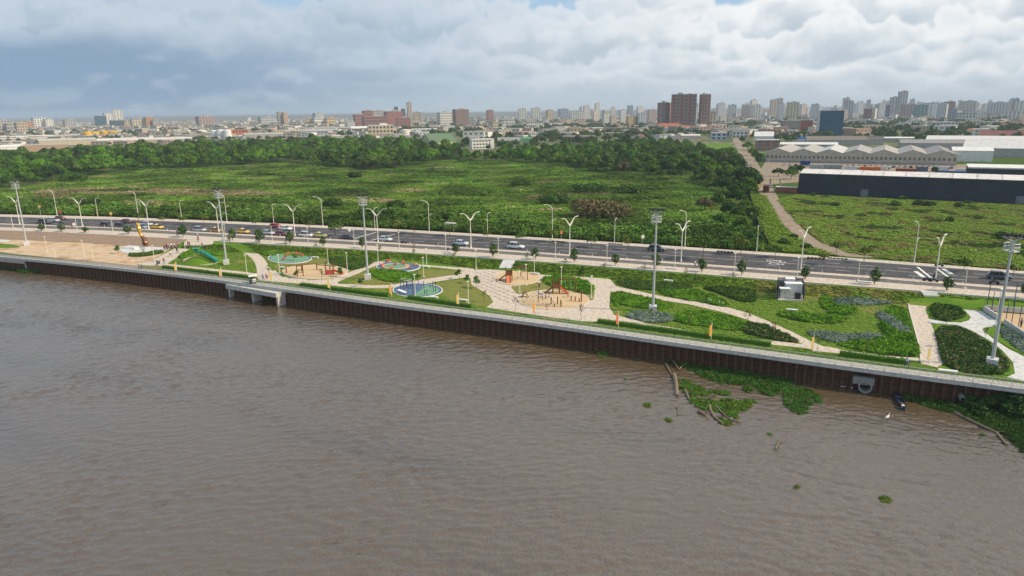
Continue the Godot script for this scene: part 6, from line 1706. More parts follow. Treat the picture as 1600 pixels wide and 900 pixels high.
func play_tower(label: String, at: Vector3, turn: float, chute: Vector3):
	var o := play("play_tower", label, at, turn)
	for x in [-0.7, 0.7]:
		for z in [-0.7, 0.7]: bar(o, "post", M.wood, Vector3(x, 0, z), Vector3(x, 3.2, z), 0.11)
	blk(o, "platform", M.wood, Vector3(0, 1.5, 0), Vector3(1.6, 0.12, 1.6))
	for z in [-0.75, 0.75]: blk(o, "side_panel", M.wood, Vector3(0, 2.0, z), Vector3(1.4, 0.7, 0.06))
	slide(o, M.orange, Vector3(0, 1.6, 0) + chute * 0.25, Vector3(0, 0.15, 0) + chute, 0.9)
	blk(o, "climbing_ramp", M.wood, Vector3(-1.7, 0.75, 0), Vector3(2.4, 0.1, 1.1), Basis(Vector3.BACK, 0.66))
	bar(o, "beam", M.wood, Vector3(0.7, 3.0, -0.7), Vector3(4.2, 3.0, -0.7), 0.1)
	for z in [-1.3, -0.1]: bar(o, "leg", M.wood, Vector3(4.2, 3.0, -0.7), Vector3(4.3, 0, z), 0.1)
	for x in [2.0, 3.2]:
		bar(o, "rope", M.steel, Vector3(x, 3.0, -0.7), Vector3(x, 0.6, -0.7), 0.03, 4); blk(o, "swing_seat", M.dark, Vector3(x, 0.55, -0.7), Vector3(0.5, 0.06, 0.25))
func spring_toy(i: int, label: String, at: Vector3, m: Material):
	var o := play("spring_toy", label, at, i * 1.1)
	o.scale = Vector3.ONE * 0.8
	var b := MB.new()
	for k in 12: b.tube(Vector3(cos(k * 1.3) * 0.14, k * 0.035, sin(k * 1.3) * 0.14), Vector3(cos(k * 1.3 + 1.3) * 0.14, k * 0.035 + 0.035, sin(k * 1.3 + 1.3) * 0.14), 0.03, 0.03, 4)
	part("spring", b.mesh(), M.dark, o)
	b = MB.new(); b.path([Vector3(-0.7, 0.75, 0), Vector3(-0.3, 0.6, 0), Vector3(0.35, 0.6, 0), Vector3(0.6, 1.2, 0), Vector3(0.85, 1.1, 0)], [0.08, 0.26, 0.26, 0.18, 0.08], 8); part("body", b.mesh(), m, o)
	bar(o, "handle", M.amber, Vector3(0.45, 1.15, -0.3), Vector3(0.45, 1.15, 0.3), 0.04)
func playgrounds():
	# left sand pit: a beam course, a frame and a small red slide
	var o := play("beam_course", "brown wooden balance beam course in the left sand pit", ons("B", 735, 655), 0.35)
	for x in [-5.5, -1.8, 1.8, 5.0]: bar(o, "post", M.wood, Vector3(x, 0, 0), Vector3(x, 1.9 if x < 4 else 0.8, 0), 0.16)
	for q in [[-5.5, 1.8, -1.8, 1.8], [-1.8, 1.8, 1.8, 1.8], [1.8, 1.5, 6.4, 0.7]]: bar(o, "beam", M.wood, Vector3(q[0], q[1], 0), Vector3(q[2], q[3], 0), 0.13)
	o = play("climbing_rack", "brown wooden climbing frame at the near side of the left sand pit", ons("B", 678, 690), 0.2)
	for x in [-0.7, 0.7]: bar(o, "post", M.wood, Vector3(x, 0, 0), Vector3(x, 2.8, 0), 0.12)
	for y in [1.0, 1.8, 2.7]: bar(o, "rung", M.wood, Vector3(-0.7, y, 0), Vector3(0.7, y, 0), 0.08)
	o = play("slide_frame", "two brown posts with a small red slide", ons("B", 862, 678), 0.2)
	for x in [-0.9, 0.9]: bar(o, "post", M.wood, Vector3(x, 0, 0), Vector3(x, 3.4, 0), 0.16)
	blk(o, "platform", M.wood, Vector3(0, 1.1, 0), Vector3(1.6, 0.12, 1.0))
	slide(o, M.red, Vector3(0.9, 1.1, 0.2), Vector3(3.2, 0.15, 0.4), 0.9)
	blk(o, "red_panel", M.red, Vector3(0, 0.7, 0.5), Vector3(1.5, 0.7, 0.08))
	# towers with orange slides
	play_tower("wooden play tower with an orange slide in the small sand pit", ons("C", 782, 555), 0.0, Vector3(0, 0, 2.6))
	play_tower("wooden play tower with an orange slide in the large sand pit", ons("C", 1076, 635), 0.0, Vector3(2.4, 0, 0.7))
	o = play("rope_post", "tall wooden rope post right of the small tower", ons("C", 856, 533)); bar(o, "post", M.wood, Vector3.ZERO, Vector3(0, 2.9, 0), 0.12); bar(o, "crossbar", M.wood, Vector3(-0.6, 2.6, 0), Vector3(0.6, 2.6, 0), 0.06)
	var i := 0
	for q in [[1045, 705, 1.6], [1085, 705, 1.6], [1107, 722, 1.2], [1170, 680, 1.0], [1195, 685, 1.0], [1220, 690, 0.8], [1233, 690, 2.6], [1030, 670, 1.0], [1010, 668, 0.8], [990, 664, 0.9], [1065, 722, 0.6], [1105, 705, 1.0]]:
		o = play("balance_post", nth(i) + " wooden balance post from left in the large sand pit", ons("C", q[0], q[1])); i += 1
		bar(o, "post", M.wood, Vector3.ZERO, Vector3(0, q[2], 0), 0.13); bar(o, "cap", M.dark, Vector3(0, q[2], 0), Vector3(0, q[2] + 0.05, 0), 0.14)
	o = play("rope_net", "white knotted rope net pyramid in the large sand pit", ons("C", 965, 690))
	bar(o, "mast", M.wood, Vector3.ZERO, Vector3(0, 2.6, 0), 0.1)
	var nb := MB.new()
	for k in 10:
		var a0 := TAU * k / 10; var a1 := TAU * (k + 1) / 10
		nb.tube(Vector3(0, 2.5, 0), Vector3(cos(a0) * 4.6, 0.1, sin(a0) * 3.8), 0.03, 0.03, 4)
		for t in [0.3, 0.55, 0.8]: nb.tube(Vector3(cos(a0) * 4.6 * t, 2.5 - 2.4 * t, sin(a0) * 3.8 * t), Vector3(cos(a1) * 4.6 * t, 2.5 - 2.4 * t, sin(a1) * 3.8 * t), 0.025, 0.025, 4)
	part("rope_mesh", nb.mesh(), M.pale, o)
	for k in 30:
		var a := TAU * (k % 10) / 10; var t: float = [0.3, 0.55, 0.8][k / 10]
		var q := MB.new(); q.lathe([Vector2(0, -0.14), Vector2(0.14, 0), Vector2(0, 0.14)], 6, Vector3(cos(a) * 4.6 * t, 2.5 - 2.4 * t, sin(a) * 3.8 * t)); part("knot", q.mesh(), M.white if k % 3 else M.dark, o)
	o = play("climbing_hut", "small brown climbing hut at the left of the large sand pit", ons("C", 882, 660)); for s in [-1, 1]: blk(o, "side", M.wood, Vector3(s * 0.45, 0.6, 0), Vector3(0.12, 1.5, 1.2), Basis(Vector3.BACK, s * 0.55))
	# spring toys
	i = 0
	for q in [["B", 570, 590, 1], ["B", 600, 555, 0], ["B", 640, 560, 0], ["B", 665, 555, 1], ["B", 690, 565, 0], ["B", 585, 572, 0]]:
		spring_toy(i, nth(i) + " red spring toy on the green and blue floor beside the curved path", ons(q[0], q[1], q[2]), [M.red, M.pink][q[3]]); i += 1
	i = 0
	for q in [["B", 1186, 625], ["B", 1195, 640], ["B", 1215, 605], ["B", 1243, 645], ["B", 1318, 610], ["B", 1325, 618], ["B", 1400, 625], ["B", 1365, 640], ["B", 1270, 622], ["B", 1228, 600]]:
		spring_toy(i + 3, nth(i) + " pink or orange spring toy on the round floor before the bank", ons(q[0], q[1], q[2]), [M.pink, M.orange, M.pink, M.orange, M.red][i % 5]); i += 1
	# fitness bars
	i = 0
	for q in [[1305, 765, 2.2, 2.4], [1325, 770, 2.0, 2.4], [1340, 755, 1.6, 2.2], [1378, 745, 3.4, 0], [1415, 740, 3.4, 0], [1352, 772, 1.8, 2.4], [1450, 770, 2.0, 0], [1382, 810, 3.2, 0], [1455, 805, 1.4, 0.8], [1490, 760, 1.2, 1.0], [1510, 785, 1.4, 0.8], [1505, 750, 1.2, 1.0]]:
		o = thing("fitness_bar", nth(i) + " dark blue exercise bar from left on the fitness floor", "exercise bar", ons("B", q[0], q[1]), 0.4, "exercise bars"); i += 1
		bar(o, "post", M.navy, Vector3.ZERO, Vector3(0, q[2], 0), 0.07)
		if q[3] > 0:
			bar(o, "post", M.navy, Vector3(q[3] * 0.6, 0, 0), Vector3(q[3] * 0.6, q[2], 0), 0.07); bar(o, "crossbar", M.steel, Vector3(0, q[2], 0), Vector3(q[3] * 0.6, q[2], 0), 0.05)
	o = thing("fitness_bench", "white sloping exercise bench on the blue floor", "bench", ons("B", 1313, 800), -0.6); blk(o, "board", M.white, Vector3(0, 0.75, 0), Vector3(2.2, 0.12, 0.7), Basis(Vector3.BACK, -0.15)); for x in [-0.8, 0.8]: bar(o, "leg", M.navy, Vector3(x, 0, 0), Vector3(x, 0.72, 0), 0.07)
	# the tube slide on the mound
	var mc := ons("A", 1262, 596)
	o = play("tube_slide", "teal tube slide coming down the grass mound", mc)
	var b := MB.new(); var pts := []; var rad := []
	for k in 13:
		var t := k / 12.0
		pts.append(Vector3(lerpf(-0.2, 4.9, t), 2.3 * (1 - t * t * 0.75) - t * 0.2 + 0.3, lerpf(-0.6, 2.0, t) + sin(t * PI) * 0.5)); rad.append(0.45)
	b.path(pts, rad, 10); part("tube", b.mesh(), M.teal, o)
	for k in [0, 4, 8, 12]:
		b = MB.new(); var e: Vector3 = pts[mini(k + 1, 12)] - pts[maxi(k - 1, 0)]; b.tube(pts[k] - e.normalized() * 0.08, pts[k] + e.normalized() * 0.08, 0.52, 0.52, 12); part("collar", b.mesh(), M.teal, o)
	var gr := mat(Color(0.02, 0.3, 0.14), 0.5)
	o = play("play_house", "bright green slide entrance hut on top of the mound", mc + Vector3(-1.4, 1.6, -0.6)); for x in [-0.7, 0.7]: bar(o, "post", M.amber, Vector3(x, -0.3, 0), Vector3(x, 1.9, 0), 0.09)
	blk(o, "panel", gr, Vector3(0, 1.3, 0), Vector3(1.5, 1.1, 0.12)); blk(o, "roof", gr, Vector3(0, 2.0, 0), Vector3(1.9, 0.12, 1.5))
	i = 0
	for k in 8:
		var p := mc + Vector3(-4.2 + k * 0.4, 0.35 + k * 0.15, 1.6 - k * 0.25)
		o = play("step_post", nth(i) + " small pale climbing peg from the bottom up the mound", p); i += 1
		bar(o, "peg", M.pale, Vector3(0, -0.3, 0), Vector3(0, 0.35, 0), 0.14); bar(o, "cap", M.wood, Vector3(0, 0.35, 0), Vector3(0, 0.4, 0), 0.15)

# ---------------------------------------------------------------- promenade furniture, sculpture
func promenade_things():
	# sculpture of gold and bronze plates
	var p := ons("A", 897, 518); p.y = 0.13
	var o := thing("sculpture", "tall twisting golden and bronze sculpture on the concrete disc", "sculpture", p)
	var g := mat(Color(0.55, 0.3, 0.06), 0.35, 0.7); var br := mat(Color(0.16, 0.07, 0.04), 0.45, 0.5)
	blk(o, "plinth", M.pale, Vector3(0, 0.4, 0), Vector3(2.2, 0.8, 1.6)); blk(o, "plinth", M.white, Vector3(-1.5, 0.35, 0.8), Vector3(1.4, 0.7, 1.0), Basis(Vector3.UP, 0.5))
	for k in 9:
		var t := k / 8.0; var b := MB.new()
		var c := Vector3(0.9 - 1.5 * t + sin(t * 7.0) * 0.25, 0.8 + k * 0.72, 0.1 * sin(t * 5.0)); var w := lerpf(0.75, 0.5, t) * (1.0 + 0.35 * sin(t * 9.0))
		b.path([c - Vector3(0.05, 0.25, 0), c + Vector3(-0.06, 0.2, 0.1 * sin(k * 2.0)), c + Vector3(-0.12, 0.7, 0), c + Vector3(-0.2, 1.05, 0.1)], [w * 0.62, w * 0.95, w * 0.8, w * 0.4], 7)
		part("plate", b.mesh(), br if k < 4 else g, o)
	var b := MB.new(); b.path([Vector3(-0.8, 6.9, 0), Vector3(-0.9, 7.6, 0), Vector3(-0.75, 8.2, 0)], [0.4, 0.25, 0.05], 6); part("finial", b.mesh(), g, o)
	# banners along the promenade
	var i := 0
	for q in [[87, 405, 0], [146, 407, 0], [209, 421, 0], [277, 427, 1], [347, 436, 1], [426, 441.5, 1], [516, 453.5, 1], [612, 463.5, 2], [717, 479, 1], [836, 492.5, 2], [966, 511, 3], [1111, 530, 2], [1270, 550, 1], [1451, 567, 1]]:
		var at := spot(q[0], q[1]); at.y = 0.0
		o = thing("banner_post", nth(i) + " banner post from the left along the promenade", "banner", at, 0.5, "banner posts along the promenade"); i += 1
		bar(o, "pole", M.lamp_white, Vector3.ZERO, Vector3(0, 3.0, 0), 0.06)
		if q[2] > 0: blk(o, "cloth", [M.amber, M.amber, mat(Color(0.7, 0.3, 0.05), 0.8), M.orange][q[2]], Vector3(-0.27, 1.55, 0), Vector3(0.45, 1.9, 0.04))
		else: blk(o, "cap", M.lamp_white, Vector3(0, 3.02, 0), Vector3(0.2, 0.1, 0.2))
	# the white-topped cart on the deck
	p = spot(396, 443, 0.2); o = thing("vendor_cart", "dark cart with a white top standing on the promenade deck", "cart", p, 0.5)
	blk(o, "body", M.dark, Vector3(0, 0.7, 0), Vector3(1.5, 1.0, 0.9)); blk(o, "top", M.white, Vector3(0, 1.85, 0), Vector3(1.9, 0.12, 1.3)); blk(o, "front_panel", M.white, Vector3(0.2, 0.8, 0.46), Vector3(0.8, 0.8, 0.04))
	for x in [-0.7, 0.7]: bar(o, "post", M.steel, Vector3(x, 1.2, 0), Vector3(x, 1.8, 0), 0.04)
	for x in [-0.5, 0.5]: bar(o, "wheel", M.tyre, Vector3(x, 0.2, -0.45), Vector3(x, 0.2, 0.45), 0.2, 10)
	# benches and slabs
	for q in [["white bench on the deck near the brick walk", "R", 415, 685, 2.4], ["pale bench on the lawn edge right of the fitness floor", "C", 312, 668, 1.9], ["pale bench on the dry lawn before the plaza", "C", 495, 685, 2.0], ["pale bench by the bank lawn left of the steps", "E", 605, 412, 2.6], ["pale bench on the pavement left of the ramp", "C", 402, 382, 2.2], ["pale bench on the left lawn near the sand pit", "B", 573, 640, 2.0], ["pale bench beside the upper path", "B", 772, 576, 2.0], ["pale bench beside the small sand pit", "C", 945, 518, 2.0], ["pale bench next to the bright hedge-like bed", "E", 150, 588, 2.0], ["white bench below the lone lamp right of the pink floor", "B", 1462, 635, 2.0], ["pale bench above the dark bed", "D", 578, 483, 2.0], ["pale bench at the bank near the second ramp lamp", "D", 598, 407, 2.4]]:
		p = ons(q[1], q[2], q[3])
		if q[0].contains("deck"): p = spot(sh("R", q[2], q[3]).x, sh("R", q[2], q[3]).y, 0.2)
		o = thing("bench", q[0], "bench", p, road_turn(p.x), "pale benches")
		blk(o, "seat", M.white, Vector3(0, 0.45, 0), Vector3(q[4], 0.12, 0.55)); for x in [-0.38, 0.38]: blk(o, "leg", M.pale, Vector3(x * q[4], 0.2, 0), Vector3(0.2, 0.4, 0.5))
	# white parking bollards near the beds
	i = 0
	for q in [["D", 828, 612], ["D", 843, 615], ["D", 893, 626], ["D", 918, 632]]:
		o = thing("bollard", nth(i) + " small white bollard from left beside the curved path", "bollard", ons(q[0], q[1], q[2]), 0, "white bollards"); i += 1
		bar(o, "post", M.white, Vector3.ZERO, Vector3(0, 0.8, 0), 0.08); bar(o, "cap", M.steel, Vector3(0, 0.8, 0), Vector3(0, 0.84, 0), 0.09)

# ---------------------------------------------------------------- people
func capsule(p: Vector3, b: Array) -> float:
	var a: Vector3 = b[0]; var d: Vector3 = b[1] - a
	var t := clampf((p - a).dot(d) / maxf(d.length_squared(), 1e-6), 0, 1)
	return p.distance_to(a + d * t) - lerpf(b[2], b[3], t)
func figure(pose: String) -> ArrayMesh:
	# bones: from, to, radius at each end, surface (0 skin, 1 top, 2 trousers, 3 hair, 4 shoes)
	var J := {}
	var sit := pose == "sit"; var walk := pose == "walk"
	var hip := 0.5 if sit else 0.93
	var bones := [[Vector3(0, hip, 0), Vector3(0, hip + 0.25, 0), 0.15, 0.135, 2], [Vector3(0, hip + 0.2, 0), Vector3(0, hip + 0.45, 0.0), 0.14, 0.165, 1], [Vector3(-0.14, hip + 0.47, 0), Vector3(0.14, hip + 0.47, 0), 0.085, 0.085, 1], [Vector3(0, hip + 0.5, 0), Vector3(0, hip + 0.62, 0.01), 0.06, 0.055, 0], [Vector3(0, hip + 0.66, 0.02), Vector3(0, hip + 0.74, 0.01), 0.085, 0.095, 0], [Vector3(0, hip + 0.74, -0.025), Vector3(0, hip + 0.77, -0.02), 0.1, 0.095, 3], [Vector3(0, hip + 0.67, 0.1), Vector3(0, hip + 0.665, 0.115), 0.02, 0.015, 0]]
	for s in [-1.0, 1.0]:
		var k: float = s if walk else 0.0
		var knee := Vector3(s * 0.1, hip - 0.43, k * 0.16); var foot := Vector3(s * 0.1, 0.09, k * 0.3 - (0.1 if walk and s < 0 else 0.0))
		if sit: knee = Vector3(s * 0.13, 0.48, 0.42); foot = Vector3(s * 0.13, 0.09, 0.44)
		bones.append([Vector3(s * 0.09, hip, 0), knee, 0.1, 0.068, 2]); bones.append([knee, foot, 0.066, 0.045, 2]); bones.append([foot - Vector3(0, 0.04, 0.04), foot + Vector3(0, -0.05, 0.15), 0.05, 0.04, 4])
		var elbow := Vector3(s * 0.25, hip + 0.2, -k * 0.12); var wrist := Vector3(s * 0.27, hip - 0.03, -k * 0.2 + 0.1)
		if pose == "wave" and s > 0: elbow = Vector3(0.42, hip + 0.5, 0.05); wrist = Vector3(0.62, hip + 0.62, 0.1)
		if sit: elbow = Vector3(s * 0.25, hip + 0.22, 0.1); wrist = Vector3(s * 0.16, hip + 0.1, 0.33)
		bones.append([Vector3(s * 0.19, hip + 0.46, 0), elbow, 0.062, 0.045, 1]); bones.append([elbow, wrist, 0.042, 0.03, 0])
		var dir := (wrist - elbow).normalized()
		bones.append([wrist, wrist + dir * 0.09, 0.035, 0.035, 0])
	var c := 0.034
	var lo := Vector3(-0.42, -0.05, -0.5); var n := Vector3i(34, 56, 32)
	if pose != "wave": n.x = 25
	var field := PackedFloat32Array(); field.resize(n.x * n.y * n.z); field.fill(1.0)
	for b in bones:
		var r := maxf(b[2], b[3]) + 0.09
		var mn: Vector3 = (b[0] as Vector3).min(b[1]) - Vector3.ONE * r; var mx: Vector3 = (b[0] as Vector3).max(b[1]) + Vector3.ONE * r
		var i0 := Vector3i(((mn - lo) / c).floor()).clamp(Vector3i.ZERO, n - Vector3i.ONE); var i1 := Vector3i(((mx - lo) / c).ceil()).clamp(Vector3i.ZERO, n - Vector3i.ONE)
		for z in range(i0.z, i1.z + 1):
			for y in range(i0.y, i1.y + 1):
				for x in range(i0.x, i1.x + 1):
					var d := capsule(lo + Vector3(x, y, z) * c, b); var id := (z * n.y + y) * n.x + x; var e := field[id]
					var h := clampf(0.5 + 0.5 * (e - d) / 0.04, 0, 1)
					field[id] = lerpf(e, d, h) - 0.04 * h * (1 - h)
	# surface nets
	var vid := {}; var vs := PackedVector3Array(); var cls := []
	var step := [1, n.x, n.x * n.y]
	for z in n.z - 1:
		for y in n.y - 1:
			for x in n.x - 1:
				var id := (z * n.y + y) * n.x + x
				var neg := 0; var sum := Vector3.ZERO; var cnt := 0
				var f := []
				for k in 8:
					var v := field[id + (k & 1) + ((k >> 1) & 1) * step[1] + (k >> 2) * step[2]]
					f.append(v); if v < 0: neg += 1
				if neg == 0 or neg == 8: continue
				for k in 8:
					for ax in 3:
						if k & (1 << ax): continue
						var a: float = f[k]; var b: float = f[k | (1 << ax)]
						if (a < 0) == (b < 0): continue
						var q := Vector3(k & 1, (k >> 1) & 1, k >> 2); q[ax] += a / (a - b); sum += q; cnt += 1
				var p := lo + (Vector3(x, y, z) + sum / cnt) * c
				vid[id] = vs.size(); vs.append(p)
				var best := 9.0; var kind := 0
				for b in bones:
					var d := capsule(p, b)
					if d < best: best = d; kind = b[4]
				cls.append(kind)
	var out := [[], [], [], [], []]
	for id in vid:
		for ax in 3:
			var other: int = id + step[ax]
			if (field[id] < 0) == (field[other] < 0): continue
			var u: int = step[(ax + 1) % 3]; var w: int = step[(ax + 2) % 3]
			if not (vid.has(id - u) and vid.has(id - w) and vid.has(id - u - w)): continue
			var q := [vid[id], vid[id - u], vid[id - u - w], vid[id - w]]
			if field[id] < 0: q.reverse()
			out[cls[q[0]]].append_array([q[0], q[1], q[2], q[0], q[2], q[3]])
	var m := ArrayMesh.new()
	for k in 5:
		var b := MB.new()
		for i in range(0, out[k].size(), 3): b.tri(vs[out[k][i]], vs[out[k][i + 1]], vs[out[k][i + 2]])
		var a := []; a.resize(Mesh.ARRAY_MAX); a[Mesh.ARRAY_VERTEX] = b.v; a[Mesh.ARRAY_NORMAL] = b.n
		m.add_surface_from_arrays(Mesh.PRIMITIVE_TRIANGLES, a)
	return m
func people():
	var body := {}
	for k in ["stand", "walk", "sit", "wave"]: body[k] = figure(k)
	var shirts := {"white": Color(0.75, 0.75, 0.75), "black": Color(0.03, 0.03, 0.035), "red": Color(0.45, 0.05, 0.06), "blue": Color(0.2, 0.3, 0.6), "pink": Color(0.6, 0.3, 0.33), "grey": Color(0.3, 0.3, 0.32), "pale blue": Color(0.42, 0.5, 0.72)}
	var skin := mat(Color(0.3, 0.17, 0.11), 0.6); var hair := mat(Color(0.015, 0.012, 0.01), 0.6); var dark := mat(Color(0.03, 0.035, 0.05), 0.8); var jean := mat(Color(0.06, 0.1, 0.2), 0.8)
	for q in [["A", 1030, 525, "stand", "red", "at the left of the group by the concrete disc"], ["A", 1045, 523, "stand", "black", "second in the group by the concrete disc"], ["A", 1055, 518, "walk", "pink", "in the middle of the group by the concrete disc"], ["A", 1072, 516, "stand", "white", "behind the group by the concrete disc"], ["A", 1092, 512, "stand", "white", "at the right of the group by the concrete disc"], ["A", 1112, 508, "walk", "pink", "rightmost of the group by the concrete disc"], ["A", 1100, 520, "stand", "grey", "in front of the group's right end"],
		["A", 1066, 565, "walk", "white", "walking alone down the left path"], ["A", 1110, 545, "walk", "black", "walking on the left path below the group"], ["A", 1176, 500, "stand", "red", "beside the lamp on the left path"], ["A", 1186, 503, "walk", "black", "right of the lamp on the left path"], ["A", 1238, 455, "walk", "white", "crossing at the top of the left path"], ["A", 1240, 475, "walk", "red", "with dark skirt at the top of the left path"], ["A", 1108, 440, "stand", "pink", "on the pavement left of the round tree"], ["A", 1117, 442, "stand", "black", "on the pavement right next to a pink shirt"], ["A", 1027, 612, "walk", "red", "walking by the hedge end near the promenade"], ["A", 985, 618, "sit", "black", "sitting at the hedge end, left of two"], ["A", 998, 618, "sit", "black", "sitting at the hedge end, right of two"], ["A", 873, 640, "walk", "white", "left one of the pair walking on the promenade"], ["A", 890, 642, "walk", "white", "right one of the pair walking on the promenade"], ["A", 1285, 535, "stand", "black", "standing behind the slide mound"], ["A", 1265, 502, "stand", "red", "small, on the path above the slide mound"],
		["B", 443, 705, "sit", "blue", "sitting on the path edge in blue"], ["B", 467, 708, "sit", "red", "sitting on the path edge in dark red"], ["C", 703, 566, "stand", "white", "standing left of the small sand pit"], ["C", 970, 600, "wave", "white", "reaching out on the grass between the sand pits"], ["C", 977, 660, "stand", "white", "bending over the rope net"], ["C", 1150, 665, "stand", "black", "small, standing right of the large tower"], ["C", 402, 378, "sit", "black", "sitting on the pavement bench"], ["D", 743, 398, "walk", "white", "walking alone on the near pavement"], ["E", 1035, 402, "stand", "black", "standing by the motorcycle at the crossing"], ["A", 452, 388, "walk", "red", "cycling side of the far left pavement"], ["R", 85, 643, "walk", "pale blue", "walking on the deck near the brick walk"], ["R", 1002, 318, "stand", "grey", "standing inside the sand court"]]:
		var p := ons(q[0], q[1], q[2])
		if p.z < zat(edge_f, p.x): p.y = ROAD + 0.02
		elif p.z > quay_z(p.x) - 2.6: p = spot(sh(q[0], q[1], q[2]).x, sh(q[0], q[1], q[2]).y, 0.2)
		else: p.y = maxf(p.y, 0.05)
		var o := MeshInstance3D.new()
		o.name = named("person"); o.mesh = body[q[3]]; add_child(o)
		o.position = p; o.rotation.y = fmod(float(q[1]) * 0.37, TAU)
		if q[5].contains("small"): o.scale = Vector3.ONE * 0.75
		var mats := [skin, mat(shirts[q[4]], 0.85), jean if int(q[1]) % 2 else dark, hair, M.dark]
		for k in 5: o.set_surface_override_material(k, mats[k])
		tag(o, "person in a %s top %s" % [q[4], q[5]], "person", "people in the park")

# ---------------------------------------------------------------- in and at the water
func mat_of_plants(label: String, s: String, a: Array, dens := 5.0, tall := 0.35, col := Color(0.055, 0.135, 0.022), y := WATER):
	var p := rounded(poly(s, a, WATER), 1)
	var box := Rect2(p[0], Vector2.ZERO)
	for q in p: box = box.expand(q)
	var xf := []; var cols := []
	for i in int(box.get_area() * dens * 2.2):
		var q := Vector2(rng.randf_range(box.position.x, box.end.x), rng.randf_range(box.position.y, box.end.y))
		var f := fine.get_noise_2d(q.x * 4.0, q.y * 4.0)
		if not Geometry2D.is_point_in_polygon(q, p) or f < -0.42: continue
		if q.y < quay_z(q.x) - 1.2: continue
		var r := rng.randf_range(0.22, 0.45); var g := rng.randf_range(0.7, 1.3)
		xf.append(Transform3D(Basis(Vector3.UP, rng.randf() * TAU).scaled(Vector3(r, tall * rng.randf_range(0.5, 1.3) * (1 + f), r)), Vector3(q.x, y, q.y)))
		cols.append(Color(col.r * g * (1 + f * 0.6), col.g * g, col.b * g))
	scatter("water_plants", clump, M.leaf, xf, cols, label, "water plants")
func log_(label: String, s: String, a: Array, r0: float, r1: float, lift := 0.12):
	var b := MB.new(); var pts := []; var rad := []
	var n := a.size() / 2
	var first := Vector3.ZERO
	for i in n:
		var q := sh(s, a[i * 2], a[i * 2 + 1]); var p := spot(q.x, q.y, WATER + lift)
		if i == 0: first = p
		pts.append(p - first + Vector3(0, sin(i * 2.1) * 0.05, 0)); rad.append(lerpf(r0, r1, float(i) / (n - 1)))
	var o := thing("driftwood", label, "driftwood", first, 0, "driftwood by the quay")
	b.path(pts, rad, 7); part("trunk", b.mesh(), M.drift, o)
	b = MB.new(); var m: Vector3 = pts[n / 2]; b.path([m, m + Vector3(0.5, 0.3, 0.3), m + Vector3(0.9, 0.35, 0.8)], [r1 * 0.6, r1 * 0.4, r1 * 0.15], 5); part("branch", b.mesh(), M.drift, o)
